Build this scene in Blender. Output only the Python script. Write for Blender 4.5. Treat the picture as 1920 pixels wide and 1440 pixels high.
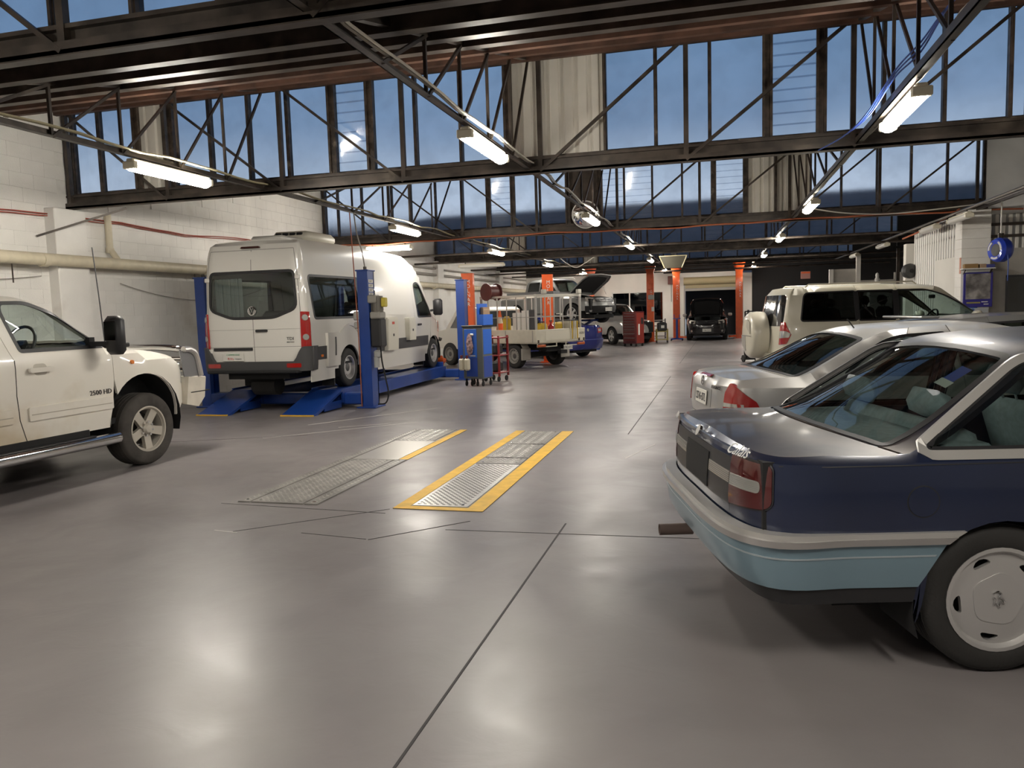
import bpy, bmesh, math, random
import numpy as np
from mathutils import Vector, Matrix
from mathutils.geometry import delaunay_2d_cdt
random.seed(7)
SC = bpy.context.scene
for _o in list(bpy.data.objects): bpy.data.objects.remove(_o)
COL = SC.collection
PI = math.pi

# ------------------------------------------------------------------ camera
CAM_H, FPX = 1.6, 1440.0
def _cam_axes(vx=1343.0, vy=572.0, roll=-0.030):
    d = Vector((vx-960, vy-720, FPX)).normalized()
    n = Vector((vx-960+1000, vy-720+1000*roll, FPX)).cross(d).normalized()
    if n.y > 0: n = -n
    return d.cross(n), d, n          # world X, Y, Z seen in camera space (right, down, forward)
_X, _Y, _Z = _cam_axes()
cam = bpy.data.objects.new('camera', bpy.data.cameras.new('camera')); COL.objects.link(cam)
cam.data.sensor_width = 36.0; cam.data.lens = FPX/1920*36.0
cam.data.clip_start = .05; cam.data.clip_end = 300
_r = Vector((_X.x, _Y.x, _Z.x)); _d = Vector((_X.y, _Y.y, _Z.y)); _f = Vector((_X.z, _Y.z, _Z.z))
cam.matrix_world = Matrix(((_r.x, -_d.x, -_f.x, 0), (_r.y, -_d.y, -_f.y, 0), (_r.z, -_d.z, -_f.z, CAM_H), (0, 0, 0, 1)))
SC.camera = cam

# ------------------------------------------------------------------ dusk sky
W = bpy.data.worlds.new('dusk'); SC.world = W; W.use_nodes = True
_n = W.node_tree.nodes; _l = W.node_tree.links
_tc = _n.new('ShaderNodeTexCoord'); _sx = _n.new('ShaderNodeSeparateXYZ'); _cr = _n.new('ShaderNodeValToRGB')
_l.new(_tc.outputs['Generated'], _sx.inputs[0]); _l.new(_sx.outputs['Z'], _cr.inputs[0])
_e = _cr.color_ramp.elements
_e[0].position = 0.0; _e[0].color = (.40, .46, .56, 1)
_e[1].position = 1.0; _e[1].color = (.05, .10, .24, 1)
_k = _e.new(.13); _k.color = (.64, .72, .83, 1)
_k = _e.new(.18); _k.color = (.46, .56, .69, 1)
_k = _e.new(.225); _k.color = (.25, .36, .52, 1)
_k = _e.new(.30); _k.color = (.21, .33, .50, 1)
_l.new(_cr.outputs[0], _n['Background'].inputs['Color']); _n['Background'].inputs['Strength'].default_value = 1.12

# ------------------------------------------------------------------ exposure
SC.view_settings.view_transform = 'Standard'; SC.view_settings.look = 'None'
SC.view_settings.exposure = 0.0; SC.view_settings.gamma = 1.0
SC.view_settings.use_curve_mapping = False
LAMP = 135.0                     # emission of the fluorescent diffusers
LAMP_COL = (1.0, .935, .83)
try:
    SC.cycles.use_denoising = True
    SC.cycles.max_bounces = 8; SC.cycles.transparent_max_bounces = 16
    SC.cycles.sample_clamp_indirect = 6.0
    SC.cycles.caustics_reflective = False; SC.cycles.caustics_refractive = False
except Exception: pass

# ------------------------------------------------------------------ materials
_M = {}
def mat(name, col=(.5,.5,.5), rough=.5, metal=0., coat=0., spec=.5, emit=0., var=0., vscale=6., bump=0., bscale=40., dirt=None, alpha=None, sheen=0.):
    if name in _M: return _M[name]
    m = bpy.data.materials.new(name); m.use_nodes = True; _M[name] = m
    nt = m.node_tree; b = nt.nodes['Principled BSDF']
    c4 = (*col, 1)
    b.inputs['Base Color'].default_value = c4
    b.inputs['Roughness'].default_value = rough; b.inputs['Metallic'].default_value = metal
    b.inputs['Coat Weight'].default_value = coat; b.inputs['Coat Roughness'].default_value = .06
    b.inputs['Specular IOR Level'].default_value = spec
    if emit:
        b.inputs['Emission Color'].default_value = c4; b.inputs['Emission Strength'].default_value = emit
    tc = None
    if var or bump or dirt:
        tc = nt.nodes.new('ShaderNodeTexCoord')
    if var:
        nz = nt.nodes.new('ShaderNodeTexNoise'); nz.inputs['Scale'].default_value = vscale; nz.inputs['Detail'].default_value = 5
        nt.links.new(tc.outputs['Object'], nz.inputs['Vector'])
        mx = nt.nodes.new('ShaderNodeMix'); mx.data_type = 'RGBA'
        mx.inputs[6].default_value = tuple(c*(1-var) for c in col)+(1,); mx.inputs[7].default_value = tuple(min(1, c*(1+var)) for c in col)+(1,)
        rm = nt.nodes.new('ShaderNodeMapRange'); rm.inputs[1].default_value = .35; rm.inputs[2].default_value = .65
        nt.links.new(nz.outputs[0], rm.inputs[0]); nt.links.new(rm.outputs[0], mx.inputs[0])
        out = mx.outputs[2]
        if dirt:
            n2 = nt.nodes.new('ShaderNodeTexNoise'); n2.inputs['Scale'].default_value = dirt[1]; n2.inputs['Detail'].default_value = 7
            nt.links.new(tc.outputs['Object'], n2.inputs['Vector'])
            r2 = nt.nodes.new('ShaderNodeMapRange'); r2.inputs[1].default_value = dirt[2]; r2.inputs[2].default_value = dirt[2]+.14
            nt.links.new(n2.outputs[0], r2.inputs[0])
            m2 = nt.nodes.new('ShaderNodeMix'); m2.data_type = 'RGBA'; m2.inputs[7].default_value = (*dirt[0], 1)
            nt.links.new(out, m2.inputs[6]); nt.links.new(r2.outputs[0], m2.inputs[0]); out = m2.outputs[2]
        nt.links.new(out, b.inputs['Base Color'])
    if bump:
        nb = nt.nodes.new('ShaderNodeTexNoise'); nb.inputs['Scale'].default_value = bscale; nb.inputs['Detail'].default_value = 4
        nt.links.new(tc.outputs['Object'], nb.inputs['Vector'])
        bp = nt.nodes.new('ShaderNodeBump'); bp.inputs['Strength'].default_value = bump; bp.inputs['Distance'].default_value = .02
        nt.links.new(nb.outputs[0], bp.inputs['Height']); nt.links.new(bp.outputs[0], b.inputs['Normal'])
    return m
def glass(name, tint=(.6,.66,.66), ior=1.5, rough=0.):
    if name in _M: return _M[name]
    m = bpy.data.materials.new(name); m.use_nodes = True; _M[name] = m
    nt = m.node_tree; nt.nodes.remove(nt.nodes['Principled BSDF'])
    t = nt.nodes.new('ShaderNodeBsdfTransparent'); t.inputs[0].default_value = (*tint, 1)
    g = nt.nodes.new('ShaderNodeBsdfGlossy'); g.inputs['Roughness'].default_value = rough + .02
    lw = nt.nodes.new('ShaderNodeLayerWeight'); lw.inputs[0].default_value = .5
    pw = nt.nodes.new('ShaderNodeMath'); pw.operation = 'POWER'; pw.inputs[1].default_value = 5
    fr = nt.nodes.new('ShaderNodeMath'); fr.operation = 'MULTIPLY_ADD'; fr.inputs[1].default_value = .93; fr.inputs[2].default_value = .07
    nt.links.new(lw.outputs['Facing'], pw.inputs[0]); nt.links.new(pw.outputs[0], fr.inputs[0])
    mx = nt.nodes.new('ShaderNodeMixShader')
    nt.links.new(fr.outputs[0], mx.inputs[0]); nt.links.new(t.outputs[0], mx.inputs[1]); nt.links.new(g.outputs[0], mx.inputs[2])
    nt.links.new(mx.outputs[0], nt.nodes['Material Output'].inputs[0])
    return m

# ------------------------------------------------------------------ mesh builder
class MB:
    def __init__(s): s.v = []; s.f = []
    def add(s, vs, fs, M=None):
        o = len(s.v)
        s.v += [tuple(M @ Vector(p)) if M else tuple(p) for p in vs]
        s.f += [tuple(i+o for i in f) for f in fs]; return s
    def box(s, x0, x1, y0, y1, z0, z1, M=None):
        vs = [(x,y,z) for x in (x0,x1) for y in (y0,y1) for z in (z0,z1)]
        return s.add(vs, [(0,1,3,2),(4,6,7,5),(0,4,5,1),(2,3,7,6),(0,2,6,4),(1,5,7,3)], M)
    def rbox(s, c, sz, r=.01, M=None):
        vs = []; idx = {}
        h = [a/2 for a in sz]; r = min(r, *[a*.99 for a in h])
        for sx in (-1,1):
            for sy in (-1,1):
                for sz_ in (-1,1):
                    for ax in range(3):
                        p = [sx*(h[0]-r), sy*(h[1]-r), sz_*(h[2]-r)]
                        p[ax] = (sx,sy,sz_)[ax]*h[ax]
                        idx[sx,sy,sz_,ax] = len(vs); vs.append([p[i]+c[i] for i in range(3)])
        fs = []
        for ax in range(3):
            a, b = (ax+1)%3, (ax+2)%3
            for sg in (-1,1):
                q = []
                for (u,v) in ((-1,-1),(1,-1),(1,1),(-1,1)):
                    k = [0,0,0]; k[ax]=sg; k[a]=u; k[b]=v; q.append(idx[k[0],k[1],k[2],ax])
                fs.append(q if sg > 0 else q[::-1])
            for u in (-1,1):
                for v in (-1,1):
                    k0=[0,0,0]; k1=[0,0,0]; k0[ax]=-1; k1[ax]=1
                    for k in (k0,k1): k[a]=u; k[b]=v
                    q = [idx[(*k0,a)], idx[(*k1,a)], idx[(*k1,b)], idx[(*k0,b)]]
                    fs.append(q if u*v < 0 else q[::-1])
        for sx in (-1,1):
            for sy in (-1,1):
                for z in (-1,1):
                    q = [idx[sx,sy,z,i] for i in range(3)]; fs.append(q if sx*sy*z > 0 else q[::-1])
        return s.add(vs, fs, M)
    def cyl(s, p0, p1, r0, r1=None, n=12, cap=True, M=None):
        r1 = r0 if r1 is None else r1
        p0, p1 = Vector(p0), Vector(p1); ax = (p1-p0).normalized()
        u = ax.orthogonal().normalized(); w = ax.cross(u)
        vs = []
        for p, r in ((p0,r0),(p1,r1)):
            for i in range(n):
                a = 2*PI*i/n; vs.append(p + u*(r*math.cos(a)) + w*(r*math.sin(a)))
        fs = [(i,(i+1)%n,n+(i+1)%n,n+i) for i in range(n)]
        if cap: fs += [tuple(range(n))[::-1], tuple(range(n,2*n))]
        return s.add(vs, fs, M)
    def tube(s, pts, r, n=6, M=None, closed=False):
        pts = [Vector(p) for p in pts]; vs = []; m = len(pts)
        u = None
        for i, p in enumerate(pts):
            if closed: t = pts[(i+1)%m]-pts[i-1]
            else: t = pts[min(i+1,m-1)]-pts[max(i-1,0)]
            t.normalize()
            u = t.orthogonal().normalized() if u is None else (u - t*u.dot(t)).normalized()
            w = t.cross(u)
            for k in range(n):
                a = 2*PI*k/n; vs.append(p + u*(r*math.cos(a)) + w*(r*math.sin(a)))
        fs = []
        for i in range(m if closed else m-1):
            j = (i+1)%m
            for k in range(n): fs.append((i*n+k, i*n+(k+1)%n, j*n+(k+1)%n, j*n+k))
        if not closed: fs += [tuple(range(n))[::-1], tuple(range((m-1)*n, m*n))]
        return s.add(vs, fs, M)
    def bar(s, p0, p1, w, h=None, M=None):          # rectangular bar between two points
        h = w if h is None else h
        p0, p1 = Vector(p0), Vector(p1); t = (p1-p0).normalized()
        up = Vector((0,0,1)) if abs(t.z) < .95 else Vector((0,1,0))
        a = t.cross(up).normalized(); b = a.cross(t)
        vs = [p + a*(i*w/2) + b*(j*h/2) for p in (p0,p1) for i,j in ((-1,-1),(1,-1),(1,1),(-1,1))]
        return s.add(vs, [(0,1,2,3)[::-1],(4,5,6,7),(0,1,5,4),(1,2,6,5),(2,3,7,6),(3,0,4,7)], M)
    def lathe(s, prof, n=24, M=None, closed=False): # (r,h) about local z
        vs = [(r*math.cos(2*PI*i/n), r*math.sin(2*PI*i/n), h) for r,h in prof for i in range(n)]
        m = len(prof); fs = []
        for j in range(m if closed else m-1):
            k = (j+1)%m
            for i in range(n): fs.append((j*n+i, j*n+(i+1)%n, k*n+(i+1)%n, k*n+i))
        return s.add(vs, fs, M)
    def prism(s, poly, h0, h1, M=None):
        n = len(poly)
        vs = [(x,y,h0) for x,y in poly]+[(x,y,h1) for x,y in poly]
        fs = [tuple(range(n))[::-1], tuple(range(n,2*n))]+[(i,(i+1)%n,n+(i+1)%n,n+i) for i in range(n)]
        return s.add(vs, fs, M)
    def build(s, name, m, parent=None, label=None, smooth=30, kind=None, fixn=True):
        me = bpy.data.meshes.new(name); me.from_pydata(s.v, [], s.f)
        if fixn:
            bm = bmesh.new(); bm.from_mesh(me); bmesh.ops.recalc_face_normals(bm, faces=bm.faces); bm.to_mesh(me); bm.free()
        if smooth:
            me.polygons.foreach_set('use_smooth', [True]*len(me.polygons)); me.set_sharp_from_angle(angle=math.radians(smooth))
        me.materials.append(m)
        o = bpy.data.objects.new(name, me); COL.objects.link(o)
        if parent: o.parent = parent
        if label: o['label'] = label
        if kind: o['kind'] = kind
        return o
def tag(o, label, cat, group=None):
    o['label'] = label; o['category'] = cat
    if group: o['group'] = group
    return o
def thing(name, label, cat, loc=(0,0,0), rz=0, group=None):
    o = bpy.data.objects.new(name, None); COL.objects.link(o); o.empty_display_size = .1
    o.location = loc; o.rotation_euler = (0,0,rz); return tag(o, label, cat, group)
def struct(o): o['kind'] = 'structure'; return o
def kids(o): return [c for c in bpy.data.objects if c.parent == o]
def dup(root, loc=None, rz=None, label=None):
    def cp(o, par):
        c = o.copy(); COL.objects.link(c)
        if par: c.parent = par
        for k in kids(o): cp(k, c)
        return c
    r = cp(root, None)
    if loc is not None: r.location = loc
    if rz is not None: r.rotation_euler = (0,0,rz)
    if label: r['label'] = label
    return r
def text(body, size, P, right, up, m, parent=None, name='lettering', ext=.0015, align='CENTER', shear=0., sx=1., space=1.):
    cu = bpy.data.curves.new(name, 'FONT'); cu.body = body; cu.size = size; cu.extrude = ext; cu.align_x = align; cu.align_y = 'CENTER'
    cu.shear = shear; cu.space_line = space; cu.resolution_u = 2; cu.materials.append(m)
    tmp = bpy.data.objects.new(name, cu); me = bpy.data.meshes.new_from_object(tmp); bpy.data.objects.remove(tmp); bpy.data.curves.remove(cu)
    o = bpy.data.objects.new(name, me); COL.objects.link(o)
    r = Vector(right).normalized(); u = Vector(up); u = (u - r*u.dot(r)).normalized(); n = r.cross(u)
    o.matrix_local = Matrix(((r.x*sx,u.x,n.x,P[0]),(r.y*sx,u.y,n.y,P[1]),(r.z*sx,u.z,n.z,P[2]),(0,0,0,1)))
    if parent: o.parent = parent
    return o
def ROT(axis, a): return Matrix.Rotation(a, 4, axis)
def T(*p): return Matrix.Translation(p)
def catm(pts, n=8):
    pts = [np.array(p, float) for p in pts]; out = []
    for i in range(len(pts)-1):
        p0 = pts[i-1] if i else 2*pts[0]-pts[1]
        p1, p2 = pts[i], pts[i+1]
        p3 = pts[i+2] if i+2 < len(pts) else 2*p2-p1
        for k in range(n):
            t = k/n
            out.append(.5*((2*p1)+(-p0+p2)*t+(2*p0-5*p1+4*p2-p3)*t*t+(-p0+3*p1-3*p2+p3)*t**3))
    out.append(pts[-1]); return [tuple(p) for p in out]
def rpoly(pts, r, n=4):
    """round the corners of a polygon; r: one radius or one per corner"""
    m = len(pts); rs = r if isinstance(r, (list,tuple)) else [r]*m; out = []
    for i in range(m):
        p = np.array(pts[i], float); a = np.array(pts[i-1], float)-p; b = np.array(pts[(i+1)%m], float)-p
        la, lb = np.linalg.norm(a), np.linalg.norm(b); k = min(rs[i], la*.48, lb*.48)
        if k < 1e-4: out.append(tuple(p)); continue
        A, B = p+a/la*k, p+b/lb*k
        for j in range(n+1):
            t = j/n; out.append(tuple((1-t)**2*A+2*t*(1-t)*p+t*t*B))
    return out
def offs(poly, w):
    """offset a closed polygon outwards by w (inwards when negative)"""
    a = np.array(poly, float); area = np.sum(a[:,0]*np.roll(a[:,1],-1)-np.roll(a[:,0],-1)*a[:,1])
    e = np.roll(a,-1,0)-a; e /= np.maximum(np.linalg.norm(e,axis=1,keepdims=True),1e-9)
    n = np.c_[e[:,1],-e[:,0]]*(1 if area > 0 else -1)
    v = n+np.roll(n,1,0); v /= np.maximum(np.linalg.norm(v,axis=1,keepdims=True),1e-9)
    c = np.clip(np.sum(v*n,1), .5, 1)
    return [tuple(p) for p in a+v*(w/c)[:,None]]
def inpoly(P, poly):
    x, y = P[:,0], P[:,1]; q = np.array(poly); ins = np.zeros(len(P), bool)
    x1, y1 = q[:,0], q[:,1]; x0, y0 = np.roll(x1,1), np.roll(y1,1)
    for i in range(len(q)):
        c = (y1[i] > y) != (y0[i] > y)
        if c.any():
            xi = (x0[i]-x1[i])*(y-y1[i])/((y0[i]-y1[i]) or 1e-12)+x1[i]; ins ^= c & (x < xi)
    return ins
def resamp(poly, res):
    out = []
    for i in range(len(poly)):
        a, b = np.array(poly[i], float), np.array(poly[(i+1)%len(poly)], float)
        n = max(1, int(math.ceil(np.linalg.norm(b-a)/res)))
        out += [tuple(a+(b-a)*k/n) for k in range(n)]
    return out
def sheet(outline, holes, res):
    loops = [resamp(outline, res)]+[resamp(h, res) for h in holes]
    V = []; E = []
    for lp in loops:
        o = len(V); V += lp; E += [(o+i, o+(i+1)%len(lp)) for i in range(len(lp))]
    B = np.array(V)
    x0, y0 = B.min(0); x1, y1 = B.max(0)
    gx, gy = np.meshgrid(np.arange(x0+res/2, x1, res), np.arange(y0+res/2, y1, res)); G = np.c_[gx.ravel(), gy.ravel()]
    if len(G):
        k = inpoly(G, loops[0])
        for h in loops[1:]: k &= ~inpoly(G, h)
        G = G[k]
        if len(G):
            dm = np.min(np.linalg.norm(G[:,None,:]-B[None,:,:], axis=2), 1); G = G[dm > res*.4]
    V = V+[tuple(g) for g in G]
    r = delaunay_2d_cdt([Vector(p) for p in V], E, [], 0, 1e-6)
    P = np.array([(p.x,p.y) for p in r[0]]); F = [f for f in r[2] if len(f) == 3]
    C = np.array([P[list(f)].mean(0) for f in F])
    k = inpoly(C, loops[0])
    for h in loops[1:]: k &= ~inpoly(C, h)
    F = [f for f, q in zip(F, k) if q]
    return P, F
def panel(name, outline, fn, m, parent, holes=(), d=0., t=.014, res=.08, label=None, smooth=35):
    """a 2D sheet laid on a curved surface fn(u,v,depth), with a rim of thickness t going in"""
    P, F = sheet(outline, holes, res)
    cnt = {}
    for f in F:
        for i in range(3):
            a, b = f[i], f[(i+1)%3]; cnt[(a,b)] = cnt.get((a,b),0)+1
    edges = [(a,b) for (a,b) in cnt if (b,a) not in cnt]
    vs = [fn(p[0], p[1], d) for p in P]; fs = [tuple(f) for f in F]
    if t:
        mp = {}
        for a, b in edges:
            for i in (a,b):
                if i not in mp: mp[i] = len(vs); vs.append(fn(P[i][0], P[i][1], d-t))
            fs.append((b, a, mp[a], mp[b]))
    mb = MB(); mb.add(vs, fs)
    return mb.build(name, m, parent, label, smooth)
def itp(tab, x):
    if x <= tab[0][0]: return tab[0][1]
    for i in range(len(tab)-1):
        if x <= tab[i+1][0]:
            a, b = tab[i], tab[i+1]; return a[1]+(b[1]-a[1])*(x-a[0])/((b[0]-a[0]) or 1e-9)
    return tab[-1][1]

# ================================================================== ROOM
WHITE = mat('painted_block', (.80,.785,.75), .75, var=.06, vscale=1.3, dirt=((.64,.61,.56), .9, .60), bump=.15, bscale=60)
WHITE2 = mat('painted_wall', (.70,.68,.63), .7, var=.05, vscale=1.1)
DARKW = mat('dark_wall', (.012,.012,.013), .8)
STEEL = mat('dark_steel', (.055,.044,.036), .42, metal=.25, var=.5, vscale=3.5, dirt=((.13,.11,.085), 2.3, .60))
TIMB = mat('dark_timber', (.072,.036,.024), .6, var=.45, vscale=3)
ROOFM = mat('roof_underside', (.085,.046,.034), .62, var=.5, vscale=1.6)
MULM = mat('mullion_paint', (.055,.040,.030), .5, var=.6, vscale=9, dirt=((.30,.26,.20), 5, .66))
CORR = mat('corrugated_sheet', (.72,.69,.62), .5, var=.07, vscale=2)
BOARDM = mat('brown_board', (.06,.045,.035), .7, var=.3)
PIPEM = mat('cream_pipe', (.62,.56,.42), .5, var=.08)
XL, XR, XT2 = -10.0, 9.0, 5.55
TP = [-2.2, 4.66, 10.42, 18.73, 27.0, 35.3, 43.6]        # saw-tooth glazing planes
ZB, ZS, ZH = 3.43, 3.68, 4.95                            # chord, sill, window head

# floor: polished grey-violet painted concrete
fm = mat('painted_concrete', (.25,.232,.240), .30, spec=.5)
nt = fm.node_tree; b = nt.nodes['Principled BSDF']; tc = nt.nodes.new('ShaderNodeTexCoord')
def noise(sc, det=5, dist=0.):
    n = nt.nodes.new('ShaderNodeTexNoise'); n.inputs['Scale'].default_value = sc; n.inputs['Detail'].default_value = det
    n.inputs['Distortion'].default_value = dist; nt.links.new(tc.outputs['Object'], n.inputs['Vector']); return n.outputs[0]
def ramp(src, a, bb, lo, hi):
    r = nt.nodes.new('ShaderNodeMapRange'); r.inputs[1].default_value = a; r.inputs[2].default_value = bb
    r.inputs[3].default_value = lo; r.inputs[4].default_value = hi; nt.links.new(src, r.inputs[0]); return r.outputs[0]
def mixc(fac, a, c):
    m = nt.nodes.new('ShaderNodeMix'); m.data_type = 'RGBA'; nt.links.new(fac, m.inputs[0])
    if isinstance(a, tuple): m.inputs[6].default_value = (*a,1)
    else: nt.links.new(a, m.inputs[6])
    m.inputs[7].default_value = (*c,1); return m.outputs[2]
c1 = mixc(ramp(noise(.8, 6, .6), .35, .65, 0, 1), (.186,.170,.172), (.222,.205,.205))
nt.links.new(c1, b.inputs['Base Color'])
nt.links.new(ramp(noise(1.7, 6, 1.0), .3, .7, .29, .42), b.inputs['Roughness'])
bp = nt.nodes.new('ShaderNodeBump'); bp.inputs['Strength'].default_value = .5; bp.inputs['Distance'].default_value = .006
nt.links.new(noise(3.5, 5, .8), bp.inputs['Height']); nt.links.new(bp.outputs[0], b.inputs['Normal'])
floor = struct(MB().box(XL-.3, XR+.3, -6, 43.8, -.12, 0).build('floor', fm, smooth=0))
JM = mat('joint_filler', (.035,.032,.034), .7)
def joint(p, q, w=.012):
    MB().bar((*p, .0005), (*q, .0005), w, .003).build('floor_joint', JM, floor, smooth=0)
joint((-1.13,-3), (-1.10,5.55)); joint((-1.09,9.7), (-1.02,17.9)); joint((-1.0,22), (-.85,38), .01)
joint((-3.55,4.95), (-2.62,5.75), .008); joint((-2.42,4.92), (-1.84,5.5), .008); joint((-2.44,4.93), (-3.0,5.0), .007)
joint((-4.2,5.72), (-2.6,5.62), .007); joint((-1.95,5.25), (3.5,5.45), .006)
joint((-9.9,7.4), (-5.4,9.3), .006)
SCR = mat('floor_scratch', (.50,.48,.46), .5)
for p, q, w in (((-5.9,10.2),(-4.6,12.2),.03), ((-5.9,9.0),(-4.3,10.6),.022), ((-3.72,4.96),(-3.5,4.93),.012), ((-.95,8.1),(-.7,9.0),.012), ((-5.3,10.0),(-4.7,10.4),.02)):
    MB().bar((*p,.0006), (*q,.0006), w, .002).build('paint_line', SCR, floor, smooth=0)

# left wall: saw-tooth gable of painted blockwork
def gable(x0, x1, name, m, y0=-6.0, y1=43.6):
    prof = [(y0,0.)]
    pts = [(y0, 4.4)]
    for a, b_ in zip(TP[:-1], TP[1:]): pts += [(a, ZH+.14), (a+.02, ZS-.10)]
    pts += [(y1, ZH+.14)]
    poly = [(y0,0.), (y1,0.)]+pts[::-1]
    mb = MB(); n = len(poly)
    mb.add([(x0,y,z) for y,z in poly]+[(x1,y,z) for y,z in poly], [tuple(range(n)), tuple(range(n,2*n))]+[(i,(i+1)%n,n+(i+1)%n,n+i) for i in range(n)])
    return struct(mb.build(name, m, smooth=0))
wl = gable(XL-.3, XL-.012, 'wall_left', mat('mortar_paint', (.76,.745,.71), .8, var=.05))
gable(XR, XR+.3, 'wall_right', WHITE2)
# blocks, each a piece of the wall where the photograph shows the courses
BL, BH = .42, .215
bmesh_blk = None; far = MB(); nblk = 0
def ztop_wall(y):
    for a, b_ in zip(TP[:-1], TP[1:]):
        if a <= y <= b_: return ZS-.10+(ZH+.14-ZS+.10)*(y-a)/(b_-a)
    return 3.4
for j in range(22):
    for i in range(-2, 86):
        y = 4.4 + i*BL + (BL/2 if j % 2 else 0); z = j*BH
        if z+BH > ztop_wall(y)-.02 or y > 40 or z+BH > ztop_wall(y+BL)-.02: continue
        vis = 6.4 <= y <= 12.2 and z > .55
        if vis and nblk < 298:
            if bmesh_blk is None:
                o = MB().rbox((0,BL/2,BH/2), (.024, BL-.0014, BH-.0014), .0012).build('brick', WHITE, wl, smooth=0); bmesh_blk = o.data
            else:
                o = bpy.data.objects.new('brick', bmesh_blk); COL.objects.link(o); o.parent = wl
            o.location = (XL-.012+random.uniform(-.0008,.0008), y, z); nblk += 1
        else:
            far.box(XL-.02, XL+random.uniform(-.0006,.0006), y+.0015, y+BL-.0015, z+.0015, z+BH-.0015)
far.build('block_courses', WHITE, wl, smooth=0, kind='stuff')
# pilasters on the left wall
for y in (3.2, 10.1, 18.73, 27.0, 35.3):
    struct(MB().rbox((XL+.09, y, 1.75), (.2, .62, 3.5 if y > 12 else 3.3), .012).build('pillar', WHITE))
# back wall with a window, a roller door opening and a dark upper part
bw = MB()
bw.box(XL, -5.35, 41, 41.2, 0, 3.36); bw.box(-5.35, -2.65, 41, 41.2, 2.42, 3.36); bw.box(-5.35,-2.65,41,41.2,0,.75)
bw.box(-2.65, -1.55, 41, 41.2, 0, 3.3); bw.box(-1.55, 1.25, 41, 41.2, 3.0, 3.3); bw.box(1.25, 1.75, 41, 41.2, 0, 3.2)
struct(bw.build('wall_back', WHITE2, smooth=0))
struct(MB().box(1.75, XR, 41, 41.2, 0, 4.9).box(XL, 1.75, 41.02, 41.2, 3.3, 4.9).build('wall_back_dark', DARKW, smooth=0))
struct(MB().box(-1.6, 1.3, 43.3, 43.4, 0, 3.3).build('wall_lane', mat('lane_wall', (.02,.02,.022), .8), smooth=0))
wn = struct(MB().box(-5.35,-2.65,41.0,41.1,2.36,2.42).box(-5.35,-2.65,41,41.1,.75,.81).box(-5.35,-5.29,41,41.1,.75,2.42).box(-2.71,-2.65,41,41.1,.75,2.42).build('window_9', mat('white_trim',(.62,.61,.58),.5), smooth=0))
for x in (-4.42,-3.5): MB().box(x-.03,x+.03,41,41.1,.8,2.4).build('mullion', mat('white_trim'), wn, smooth=0)
for a in (-5.29,-4.39,-3.47): MB().box(a, a+.84, 41.04, 41.05, .81, 2.36).build('pane', glass('office_glass', (.10,.11,.12)), wn, smooth=0)
# roller door, half up
rd = struct(MB().cyl((-1.62,40.85,2.86),(1.32,40.85,2.86),.2,n=20).build('door_1', mat('roller_cream', (.40,.34,.20), .5)))
for k in range(7):
    MB().box(-1.55,1.25,40.86-.02*(k%2),40.93,2.50+k*.03,2.525+k*.03).build('slat', mat('roller_cream'), rd, smooth=0)
MB().box(-1.55,1.25,40.85,40.95,2.36,2.49).build('bottom_rail', mat('grey_trim',(.32,.31,.29),.5), rd, smooth=0)
for x in (-1.62,1.25): MB().box(x,x+.07,40.84,40.99,0,2.8).build('guide', mat('grey_trim'), rd, smooth=0)

# roof bays: sloping underside, purlins, gutter boards
for i in range(len(TP)-1):
    y0, y1 = TP[i]+.12, TP[i+1]+.05
    xr = XR if i < 2 else (XT2+.1 if i < 9 else XR)
    if i >= 2: xr = XR
    z0, z1 = ZS-.02, ZH+.13
    n = 6
    mb = MB(); mb.add([(XL-.2,y0,z0),(xr+.2,y0,z0),(xr+.2,y1,z1),(XL-.2,y1,z1),(XL-.2,y0,z0+.06),(xr+.2,y0,z0+.06),(xr+.2,y1,z1+.06),(XL-.2,y1,z1+.06)],
                      [(0,1,2,3),(7,6,5,4),(0,4,5,1),(1,5,6,2),(2,6,7,3),(3,7,4,0)])
    ce = struct(mb.build('ceiling', ROOFM, smooth=0))
    sl = (z1-z0)/(y1-y0)
    npur = max(6, int((y1-y0)/.95))
    for k in range(1, npur+1):
        y = y0+(y1-y0)*k/(npur+.35); z = z0+sl*(y-y0)
        pm = MB().box(XL, xr, y-.035, y+.035, z-.145, z-.005)
        if k <= 3: pm.box(XL, xr, y-.05, y+.05, z-.15, z-.135)
        pm.build('purlin', STEEL if k <= 3 else TIMB, ce, smooth=0)

# glazing planes: sill, head, mullions, panes, louvres, corrugated infill
def zbot(x): return ZS
FG = bpy.data.materials.new('dusty_glass'); FG.use_nodes = True
nt = FG.node_tree; nt.nodes.remove(nt.nodes['Principled BSDF']); tc = nt.nodes.new('ShaderNodeTexCoord')
tr = nt.nodes.new('ShaderNodeBsdfRefraction'); tr.inputs['IOR'].default_value = 1.12; tr.inputs['Roughness'].default_value = .24
df = nt.nodes.new('ShaderNodeBsdfDiffuse'); df.inputs[0].default_value = (.16,.16,.17,1)
gl = nt.nodes.new('ShaderNodeBsdfGlossy'); gl.inputs['Roughness'].default_value = .12
m1 = nt.nodes.new('ShaderNodeMixShader'); m2 = nt.nodes.new('ShaderNodeMixShader')
nt.links.new(mixc(ramp(noise(.55, 4), .35, .68, 0, 1), (.90,.93,.97), (.80,.84,.89)), tr.inputs[0])
nt.links.new(ramp(noise(3, 6), .4, .75, .05, .12), m1.inputs[0])
nt.links.new(tr.outputs[0], m1.inputs[1]); nt.links.new(df.outputs[0], m1.inputs[2])
m2.inputs[0].default_value = .05; nt.links.new(m1.outputs[0], m2.inputs[1]); nt.links.new(gl.outputs[0], m2.inputs[2])
nt.links.new(m2.outputs[0], nt.nodes['Material Output'].inputs[0])
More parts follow.
